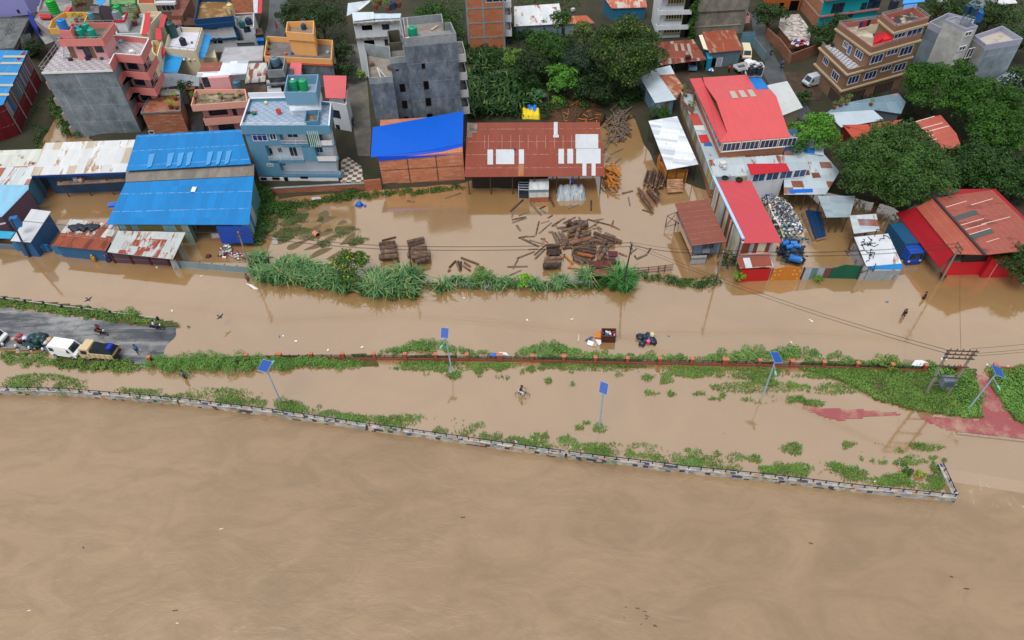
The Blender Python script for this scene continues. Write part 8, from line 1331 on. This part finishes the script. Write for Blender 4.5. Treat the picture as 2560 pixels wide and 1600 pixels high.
use('e1'); post0 = None
for i, (x, y) in enumerate(((66, 750), (230, 772), (398, 793), (568, 812), (742, 832), (907, 858), (1077, 878), (1245, 903), (1410, 916))):
    p = W(x, y, .02)
    if post0 is None:
        post0 = thing('bollard', 'black and white banded kerb post along the wet road', 'bollard', p, 'banded posts along the road')
        for z0, z1, c in ((0, .22, WHITEF), (.22, .5, plain((24, 24, 28))), (.5, .8, WHITEF)): o = MB().box((0, 0, (z0 + z1) / 2), (.2, .2, z1 - z0)).build('band', c); o.parent = post0
    else: q = copy_tree(post0); q.location = p
use('e1'); GP = WL([(-60, 130), (75, 148), (330, 182), (565, 212), (795, 245), (1045, 272), (1400, 322), (1745, 362), (1995, 400)], .1); t = thing('guard_rail', 'low white rail with black posts along the far side of the wet road', 'guard rail', GP[0]); m = MB()
for a, c in zip(GP, GP[1:]): m.bar(a + Vector((0, 0, .3)), c + Vector((0, 0, .3)), .09)
m.build('rail', plain((176, 172, 176)), t)
for p in GP: MB().box(p + Vector((0, 0, .2)), (.26, .2, .65)).build('post', plain((24, 30, 50)), t)
def bird(label, crop, x, y, z, a):
    use(crop); p = W(x, y, z); m = MB(); m.tube((-.28, 0, 0), (.1, 0, 0), .05, .09, 8).tube((.1, 0, 0), (.3, 0, .02), .09, .02, 8); 
    for s in (-1, 1): m.slab([(.12, s * .05, .05), (.02, s * .5, .16), (-.1, s * .62, .14), (-.14, s * .05, .05)], .02)
    m.slab([(-.25, .05, .02), (-.5, .12, .02), (-.5, -.12, .02), (-.25, -.05, .02)], .015); o = m.build('bird', plain((22, 24, 40))); o.location = p; o.rotation_euler = (0, .3, a); return tag(o, label, 'bird')
bird('black bird flying above the flood behind the road hedge', 'e1', 1118, 150, 1.5, -.6); bird('black bird flying low over the flooded street in the left middle', 's', 551, 793, 1.5, -.5)
# ================================================================ VEGETATION
use('s')
BIGT = leaf((8, 30, 8), (54, 88, 34), (100, 116, 26)); ROUND = leaf((12, 36, 8), (70, 108, 42))
tree('very large dark green tree with small yellow flowers behind the sawmill', 1562, 140, 7.2, 7.4, 7.4, BIGT, .34, 12, 110, 1, 'large_tree', fill=.72, lob=(.13, .25))
for a in (('slender mid green tree in front of the rust streaked zinc shed', 1395, 52, 6.0, 2.8, 2.6, LG_MID, 2), ('dense mid green tree left of the large dark tree', 1372, 118, 5.0, 4.4, 4.0, LG_MID, 3), ('very dark tree between the maize field and the dense tree', 1330, 172, 4.0, 4.0, 3.6, LG_DARK, 4), ('blue green dark tree hugging the large tree', 1452, 160, 4.6, 4.4, 4.4, LG_BLUE, 5), ('bright leafy tree in front of the dark trees behind the sawmill', 1398, 205, 3.2, 3.6, 3.2, leaf((40, 88, 22), (84, 138, 46)), 6), ('dark low tree at the foot of the large tree', 1490, 222, 3.2, 3.8, 2.8, LG_DARK, 7), ('yellow green tree at the edge of the maize field', 1288, 150, 3.0, 2.6, 2.4, leaf((60, 92, 30), (100, 132, 50)), 8), ('olive tree on the upper left side of the large dark tree', 1462, 92, 5.4, 3.0, 2.6, leaf((50, 70, 26), (90, 108, 44)), 9)): tree(a[0], a[1], a[2], a[3], a[4], a[5], a[6], .4, 9, 18, a[7], 'tree', 'tree')
for a in (('pale blue green bush beside the yellow tarpaulin', 1342, 243, 1.4, 1.9, 1.5, leaf((50, 92, 60), (96, 140, 96)), 11), ('lime green bush right of the yellow tarpaulin', 1395, 258, 1.0, 1.4, 1.3, leaf((70, 110, 30), (110, 150, 50)), 12), ('bush between the pale shed and the silver roof', 1640, 282, 1.6, 2.3, 1.6, LG_MID, 13), ('round bright bush beside the alley at the white house', 899, 190, 1.6, 1.2, 1.2, LG_BRIGHT, 14)): tree(a[0], a[1], a[2], a[3], a[4], a[5], a[6], .3, 14, 12, a[7], 'bush', 'bush')
tree('huge round crowned tree in front of the red roofs at the right', 2228, 428, 6.0, 8.6, 6.6, ROUND, .34, 12, 130, 20, 'large_tree', fill=.74, lob=(.12, .23))
tree('bright light green tree beside the red roofed house', 2042, 335, 5.4, 3.9, 3.4, leaf((44, 92, 20), (92, 146, 40)), .36, 12, 26, 21); tree('small loose tree by the blue patched roof', 1992, 372, 4.6, 1.7, 1.5, LG_MID, .32, 12, 12, 22)
for k, a in enumerate(((2338, 226, 6.0, 5.7, 4.2, 'tall green tree in front of the grey twin block house'), (2470, 272, 5.6, 5.8, 4.6, 'tall green tree right of the others below the grey twin block house'), (2400, 190, 6.4, 3.0, 3.2, 'pointed green tree between the two grey blocks'), (2300, 192, 5.6, 3.0, 2.6, 'green tree top left of the pointed one'), (2500, 340, 4.5, 5.0, 4.0, 'green tree at the right edge below the grey yard'))): tree(a[5], a[0], a[1], a[2], a[3], a[4], leaf((12, 44, 8), (60, 104, 24)), .34, 12, 60, 30 + k, lob=(.16, .3), fill=.66)
for k, a in enumerate(((2440, 425, 3.6, 5.6, 3.6, 'low dark tree between the round tree and the warehouse'), (2535, 440, 3.6, 5.0, 3.6, 'low dark tree at the right edge above the warehouse'), (2402, 425, 3.4, 3.0, 2.6, 'dark tree touching the right side of the huge round tree'), (2553, 655, 2.6, 4.2, 3.0, 'dark tree at the right edge in front of the warehouse'))): tree(a[5], a[0], a[1], a[2], a[3], a[4], leaf((10, 36, 10), (50, 86, 28)), .34, 11, 50, 40 + k, lob=(.16, .3), fill=.66)
for k, a in enumerate(((1925, 45, 4.0, 3.6, 3.2, 'dark tree at the alley below the orange house'), (2065, 90, 3.6, 3.6, 2.6, 'tree between the junk roof and the brown apartment house'), (2100, 62, 4.0, 2.6, 2.2, 'small tree behind the brown apartment house corner'), (2372, 30, 4.0, 4.0, 3.2, 'dark tree at the top edge left of the tank tower'), (2480, 40, 4.0, 4.6, 3.2, 'olive tree at the top edge right of the tank tower'), (2535, 100, 4.0, 5.0, 3.4, 'tree at the right edge above the lilac parapet'), (2552, 215, 3.5, 3.6, 3.2, 'dark tree at the right edge beside the grey yard'), (2010, 245, 1.8, 1.6, 1.2, 'bush by the driveway of the brown apartment house'))): tree(a[5], a[0], a[1], a[2], a[3], a[4], leaf((12, 36, 12), (54, 82, 32)), .4, 10, 20, 50 + k)
for k, a in enumerate(((805, 55, 6.0, 4.6, 4.4, 'olive green tree behind the orange house'), (735, 40, 3.4, 4.0, 2.8, 'dark green tree beside the upper alley'), (760, 110, 3.0, 3.4, 2.6, 'dark tree just right of the orange stair tower'), (845, 130, 3.0, 3.2, 2.6, 'dark tree left of the white house'), (862, 180, 2.6, 2.6, 2.2, 'dark tree over the alley beside the concrete house'), (1085, 45, 3.0, 4.4, 2.4, 'leafy tree behind the tall concrete house'), (1130, 80, 2.6, 3.0, 2.2, 'leafy tree between the concrete house and the tall brick house'), (1150, 120, 2.4, 2.4, 2.0, 'bush at the left foot of the tall brick house'))): tree(a[5], a[0], a[1], a[2], a[3], a[4], LG_MID if k in (5, 6) else leaf((12, 34, 10), (50, 76, 28)), .38, 10, 20, 70 + k)
tree('dark bush behind the far left shed', 88, 122, 2.4, 2.6, 2.2, LG_DARK, .34, 12, 14, 80, 'bush', 'bush'); tree('round tree with yellow green tips growing in the reeds', 875, 668, 2.0, 2.9, 2.3, leaf((30, 62, 26), (66, 106, 40), (150, 160, 30)), .3, 16, 22, 81, 'tree', zb=-.5)
for k, a in enumerate(((1205, 688, 1.2, 1.7, 1.3, 'bush with yellow tips at the right end of the reeds', leaf((50, 90, 34), (100, 140, 60))), (1310, 705, 1.0, 1.3, 1.1, 'small bright lime bush by the front log stack', leaf((60, 130, 14), (120, 180, 40))), (1822, 655, 1.2, 1.5, 1.4, 'dark bush beside the red gate', LG_DARK), (1846, 690, .8, 1.1, 1.2, 'bright leafy plant at the left end of the red gate', LG_BRIGHT), (2048, 698, .4, .7, .5, 'small weed clump in front of the patched sheet fence', LG_BRIGHT), (1515, 705, .6, 1.3, .7, 'low bush below the rusty hut', LG_MID), (2214, 905, .8, 1.5, .9, 'palm like plant at the brick fence near its right end', leaf((60, 100, 30), (110, 140, 50))), (2355, 690, .5, .6, .5, 'small weed at the foot of the warehouse pole', LG_DARK), (2300, 1185, .3, .6, .5, 'yellow flowering bush on the tip of the river bank', LG_YEL), (2265, 1175, .3, .7, .6, 'dark leafy bush beside the yellow flowering one', LG_MID))): tree(a[5], a[0], a[1], a[2], a[3], a[4], a[6], .22, 26, 12, 90 + k, 'bush', 'bush', zb=-.2)
# reeds and maize
def reeds(label, px, dens, L, mat, wid=.13, seed=1, name='reeds', z=None):
    use('s'); r = np.random.default_rng(seed); poly = [(p.x, p.y) for p in WL(px)]; n = int(area(poly) * dens); q = sample(poly, n, r); g = nz(q[:, 0], q[:, 1], .7, seed); k = g > -.5; q, g = q[k], g[k]; zz = np.full(len(q), -.1) if z is None else ground_z(q[:, 0], q[:, 1]); v, f = blades(np.column_stack([q, zz]), L * r.uniform(.5, 1.15, len(q)) * (1 + .25 * g), r.uniform(.25, 1.0, len(q)), wid, r); return tag(npmesh(name, v, f, mat), label, name, kind='stuff')
reeds('dense band of tall pale green reeds along the flooded street', [(632, 648), (700, 655), (770, 668), (850, 690), (960, 690), (1060, 695), (1120, 705), (1130, 728), (1070, 738), (1000, 748), (900, 742), (820, 725), (740, 715), (650, 706), (630, 690)], 42, 2.3, LG_REED, .15, 1)
reeds('reeds growing in front of the front log stack', [(1325, 705), (1410, 700), (1420, 718), (1400, 728), (1325, 728)], 50, 1.8, LG_REED, .12, 2); hedge('mixed leafy bushes among the reeds', [(650, 690, 1.0, 1.2), (730, 700, 1.0, 1.2), (790, 715, 1.0, 1.0), (940, 722, 1.2, 1.3), (1010, 730, 1.2, 1.3), (1090, 722, 1.0, 1.0)], LG_MID, .24, 16, 1.4, 62)
reeds('loose reeds between the bushes at the right end of the reed band', [(1130, 700), (1230, 700), (1300, 705), (1310, 722), (1240, 728), (1140, 722)], 26, 1.6, LG_REED, .12, 12); hedge('leafy weeds between the log stacks and the street', [(1130, 705, .8, .9), (1230, 712, .9, .8), (1300, 715, .6, .6), (1410, 715, .7, .7), (1500, 712, 1.0, .9), (1540, 715, .8, .8), (1590, 690, .5, .6), (1650, 700, .7, .8), (1720, 712, .9, .8), (1800, 705, .9, 1.0)], LG_MID, .24, 20, .5, 33)
reeds('tall reeds beside the rusty hut', [(1450, 690), (1475, 690), (1480, 712), (1452, 716)], 60, 2.2, LG_REED, .12, 3); reeds('tall reeds around the leaning pole', [(1535, 690), (1575, 690), (1590, 712), (1565, 735), (1530, 728)], 60, 2.4, leaf((40, 92, 40), (90, 146, 80)), .12, 4)
reeds('field of tall maize beside the bare concrete house', [(1166, 150), (1270, 140), (1310, 200), (1350, 268), (1330, 300), (1166, 305)], 9, 2.6, leaf((18, 48, 20), (52, 92, 42), (100, 120, 64)), .22, 5, 'maize', 1)
hedge('tall dark green thicket under the trees behind the sawmill', [(1230, 95, 2.5, 2.6), (1330, 95, 3, 3), (1420, 140, 3, 3), (1360, 210, 3, 2.6), (1300, 250, 2.4, 2), (1340, 285, 2, 1.4), (1440, 245, 3, 2.4), (1540, 262, 2.6, 1.6), (1600, 245, 2.4, 2.2), (1490, 190, 3, 3), (1280, 190, 2, 2.4), (1200, 130, 2, 2)], leaf((8, 32, 8), (44, 84, 24)), .36, 9, 1.0, 41, z0=.5)
for k, px in enumerate(([(1060, 0), (1160, 0), (1160, 130), (1060, 110)], [(1290, -20), (1450, -20), (1450, 22), (1290, 22)], [(1180, 60), (1480, 60), (1640, 250), (1500, 262), (1330, 300), (1170, 300)], [(715, -20), (870, -20), (870, 250), (830, 230), (790, 150), (715, 120)], [(2150, 240), (2560, 240), (2560, 520), (2400, 500), (2150, 420)], [(2280, -20), (2600, -20), (2600, 140), (2280, 80)])):
    use('s'); r = np.random.default_rng(k + 60); poly = [(p.x, p.y) for p in WL(px, .5)]; n = int(area(poly) * 5); q = sample(poly, n, r); v, f = cards(np.column_stack([q, ground_z(q[:, 0], q[:, 1]) + r.uniform(.05, .8, n)]), np.tile([0, 0, 1.], (n, 1)), .5, r); tag(npmesh('ground_cover', v, f, LG_DARK if k in (2, 3, 4) else LG_MID), 'low green undergrowth covering open ground between houses and trees', 'undergrowth', kind='stuff')
# hedges and grass
hedge('hedge of bushes beside the grey wall of the pink house', [(180, 345, 1.2, 1.6), (165, 310, 1.3, 1.8), (150, 280, 1.2, 1.6), (135, 250, .8, 1.0)], LG_MID, .3, 16, .8, 2, z0=.2); hedge('weeds along the red wall of the far left shed', [(60, 340, .6, .5), (85, 290, .7, .6), (110, 245, .6, .5), (95, 375, .9, .6), (160, 365, 1.2, .7)], LG_MID, .25, 16, .8, 3, z0=.2)
hedge('dark green bushes between the blue workshop and the yard', [(640, 478, 1.2, 1.8), (650, 510, 1.4, 1.8), (645, 545, 1.2, 1.6), (640, 580, 1.2, 1.6), (632, 615, 1.0, 1.4), (660, 560, 1.4, 1.0), (690, 520, 2.0, 1.0), (720, 540, 1.6, .6)], leaf((26, 52, 20), (64, 102, 36)), .3, 18, .6, 4); hedge('weeds along the foot of the brick compound wall', [(660, 505, 1.4, 1.2), (730, 515, 1.2, .8), (800, 505, .9, .7), (860, 492, 1.2, 1.2), (930, 488, .8, .6), (1020, 482, .8, .6), (1110, 472, .8, .5), (1160, 468, .6, .4)], LG_MID, .26, 18, .6, 5)
hedge('lush bushes below the brick fence at its left end', [(362, 914, .8, .9), (430, 915, 1.1, 1.5), (540, 914, 1.1, 1.5), (640, 913, 1.0, 1.4), (760, 912, .9, 1.0), (900, 908, .5, .4)], LG_LUSH, .15, 46, .4, 6); hedge('lush weeds behind the brick fence near the second solar lamp', [(945, 884, .3, .3), (1010, 872, .8, .7), (1060, 862, 1.0, .9), (1100, 868, .8, .7), (1145, 880, .5, .4), (1230, 886, .4, .3)], LG_LUSH, .2, 30, .4, 7); hedge('lush weeds behind the brick fence left of the skip', [(1290, 888, .5, .4), (1340, 874, .9, .8), (1400, 872, .9, .8), (1450, 882, .7, .5), (1530, 890, .4, .3), (1640, 893, .5, .4), (1710, 897, .5, .4)], LG_LUSH, .2, 30, .4, 8); hedge('lush weeds behind the brick fence near the fourth solar lamp', [(1760, 897, .4, .3), (1800, 896, .6, .5), (1860, 888, .9, .8), (1930, 892, .8, .7), (1990, 890, .9, .8), (2030, 875, .5, .5), (2050, 895, .5, .4), (2090, 893, .6, .5), (2150, 906, .4, .3)], LG_LUSH, .2, 30, .4, 9)
hedge('bushes around the transformer pole', [(2310, 915, .8, .9), (2370, 935, .9, .8), (2400, 950, .9, .9), (2425, 985, 1.1, 1.2), (2440, 1030, .9, .9), (2395, 1035, .7, .5)], LG_LUSH, .22, 28, .4, 10); hedge('bushes right of the red brick path', [(2480, 925, .8, .8), (2510, 955, 1.1, 1.0), (2535, 1000, 1.2, 1.0), (2560, 1045, 1.0, .8), (2555, 930, 1.0, 1.0)], LG_LUSH, .22, 28, .4, 11)
hedge('green hedge strip along the near side of the wet road', [(-20, 893, .7, .5), (60, 901, .7, .5), (150, 910, .7, .5), (230, 917, .7, .6), (300, 912, 1.0, 1.0), (322, 916, .8, .7), (355, 918, .6, .6)], LG_GRASS, .2, 30, .4, 12); hedge('green hedge strip along the far side of the wet road', [(-10, 756, .6, .5), (70, 766, .6, .5), (150, 778, .6, .5), (230, 786, .7, .6), (310, 792, .8, .8), (370, 804, .6, .6), (430, 815, .4, .3)], LG_GRASS, .2, 30, .4, 13); hedge('small floating weed clump at the road end', [(466, 812, .3, .25), (476, 812, .3, .25)], LG_GRASS, .18, 30, .4, 14)
for k, p in enumerate(([(22, 974, .35, .4), (60, 977, .4, .4), (110, 982, .35, .4)], [(132, 978, .5, .6), (160, 982, .5, .5), (180, 984, .3, .3)], [(345, 992, .5, .4), (400, 997, .5, .4), (450, 1004, .5, .4)], [(480, 1005, .3, .4), (500, 1007, .3, .4)], [(540, 1008, .5, .5), (600, 1013, .6, .6), (660, 1022, .5, .5)], [(690, 1015, .6, .6), (735, 1024, .8, .7), (742, 1035, .6, .6)], [(785, 1037, .5, .5), (850, 1048, .5, .5), (915, 1062, .5, .4)], [(935, 1064, .5, .6), (970, 1066, .8, .8), (1010, 1078, .5, .4)], [(1080, 1083, .4, .5), (1120, 1086, .5, .5)], [(1180, 1068, .5, .5), (1205, 1072, .4, .4)], [(1200, 1098, .5, .6), (1250, 1107, .6, .6)], [(1262, 1110, .4, .4), (1330, 1118, .5, .5), (1380, 1126, .4, .4)], [(1400, 1108, .4, .4), (1440, 1112, .4, .4)], [(1465, 1128, .7, .6), (1540, 1140, .6, .5)], [(1565, 1140, .5, .5), (1600, 1145, .3, .3), (1625, 1150, .4, .4), (1665, 1158, .5, .5)], [(1690, 1160, .7, .8), (1720, 1162, .6, .6), (1765, 1170, .5, .5)], [(1785, 1170, .4, .4), (1850, 1180, .4, .4)], [(2320, 1215, .5, .5), (2350, 1210, .5, .6), (2340, 1180, .4, .5)])): hedge('clump of weeds growing along the inside of the stone river wall', [(x, y - 7, w_ * 1.2, h_ * .6) for x, y, w_, h_ in p], LG_GRASS if k % 3 else LG_LUSH, .13, 52, .3, 100 + k)
def EL(c, *es):
    use('s'); k = CROPS[c]; out = []
    for x, y, rx, ry in es: out.append([(k[0] + (x + rx * math.cos(a) * (1 + .25 * math.sin(3 * a + x))) * k[2], k[1] + (y + ry * math.sin(a) * (1 + .25 * math.cos(2 * a + y))) * k[2]) for a in np.linspace(0, 6.283, 15)[:-1]])
    return out
grass('mown grass strip between the brick fence and the flooded path', [[(700, 903), (1000, 904), (1500, 911), (2060, 923), (2100, 950), (1960, 940), (1880, 948), (1760, 946), (1640, 936), (1560, 928), (1480, 928), (1300, 920), (1200, 920), (1150, 930), (1010, 925), (860, 922), (700, 922)]], 60, .32, LG_GRASS, 0, -.3, .7, .1, 3); grass('rich grass bank around the transformer pole', [FRONT_BANK], 70, .42, LG_GRASS, .1, -.75, .8, .1, 4); grass('grass bank right of the red path', [[(2470, 960), (2480, 930), (2560, 915), (2700, 900), (2700, 1090), (2560, 1066), (2530, 1045), (2500, 1000)]], 60, .42, LG_GRASS, .15, -.8, .8, .1, 5)
grass('grass tufts standing in the flooded path', EL('e4', (605, 565, 30, 22), (640, 505, 25, 20), (760, 530, 45, 25), (865, 580, 70, 32), (1095, 525, 65, 38), (1095, 590, 22, 18), (1285, 510, 80, 40), (1270, 598, 45, 20), (1350, 600, 40, 14), (1490, 548, 18, 20), (1570, 525, 50, 25), (1670, 515, 40, 22), (1725, 635, 36, 30), (1930, 552, 24, 12), (1850, 520, 22, 18), (2005, 1055, 40, 28), (2080, 1015, 32, 16), (2200, 1065, 75, 38), (1950, 660, 15, 25)) + EL('e5', (975, 618, 65, 40), (805, 738, 36, 22), (850, 750, 60, 10), (1020, 752, 40, 26), (1270, 748, 60, 16), (1420, 797, 55, 14), (1490, 765, 30, 24), (1200, 580, 90, 30), (1360, 550, 50, 30), (1460, 585, 40, 20), (1680, 660, 60, 20), (1790, 620, 90, 30), (1840, 795, 160, 42), (2150, 805, 90, 35), (2320, 835, 110, 35), (2300, 700, 60, 30), (1930, 650, 70, 30), (2130, 670, 60, 25), (1490, 1117, 26, 12), (540, 575, 40, 20), (800, 600, 60, 22)), 70, .4, LG_GRASS, 0, -.45, 1.1, .09, 6)
grass('grass tufts and flattened weeds on the tip of the river bank', EL('e7', (300, 230, 100, 48), (800, 190, 55, 40), (905, 170, 55, 20), (1070, 180, 50, 18), (1510, 212, 160, 34), (1275, 245, 40, 32), (1370, 335, 150, 45), (1130, 335, 40, 35), (760, 440, 230, 55), (680, 375, 85, 28), (1230, 510, 180, 65), (1590, 400, 34, 50), (1600, 580, 100, 32), (1650, 530, 36, 50), (380, 430, 110, 55), (210, 400, 90, 50), (60, 420, 70, 40), (330, 380, 60, 30), (960, 255, 30, 12), (930, 325, 15, 20), (1035, 335, 30, 18), (1595, 310, 45, 15), (1690, 330, 18, 14), (100, 440, 90, 20), (850, 500, 150, 22)) + EL('e8', (480, 190, 50, 40), (560, 190, 40, 45), (740, 190, 45, 25), (1300, 330, 50, 30), (1800, 295, 30, 24), (1880, 300, 30, 14), (2200, 360, 90, 40), (2380, 370, 60, 40), (2050, 330, 30, 22), (400, 240, 60, 30)), 75, .38, LG_GRASS, 0, -.4, 1.0, .085, 7)
grass('wet flattened weeds in the flooded yard left of the log stacks', EL('e2', (560, 320, 200, 60), (620, 470, 180, 60), (420, 330, 120, 60), (900, 470, 120, 45), (1000, 440, 130, 50), (1080, 530, 90, 50), (820, 560, 90, 50), (420, 480, 100, 60), (1180, 540, 60, 40)), 75, .34, leaf((52, 66, 38), (100, 116, 68)), 0, -.2, 1.2, .08, 8)
use('s'); ST = subline(WF, 0, 2330); st_ = [pix(p + Vector((.1, .75, .6))) for p in ST] + [pix(p + Vector((.1, 2.1 + .8 * math.sin(i), .6))) for i, p in reversed(list(enumerate(ST)))]
grass('ragged grass strip along the inside of the stone river wall', [st_], 50, .36, LG_GRASS, 0, .12, .6, .09, 15)
for k, (x, y, rx, ry) in enumerate(((1500, 897, 420, 6), (1900, 968, 130, 14), (2080, 972, 90, 14))): grass('short grass at the flood margin', [[(x + rx * math.cos(a), y + ry * math.sin(a)) for a in np.linspace(0, 6.283, 20)[:-1]]], 45, .3, LG_GRASS, 0, -.2, .6, .09, 50 + k)
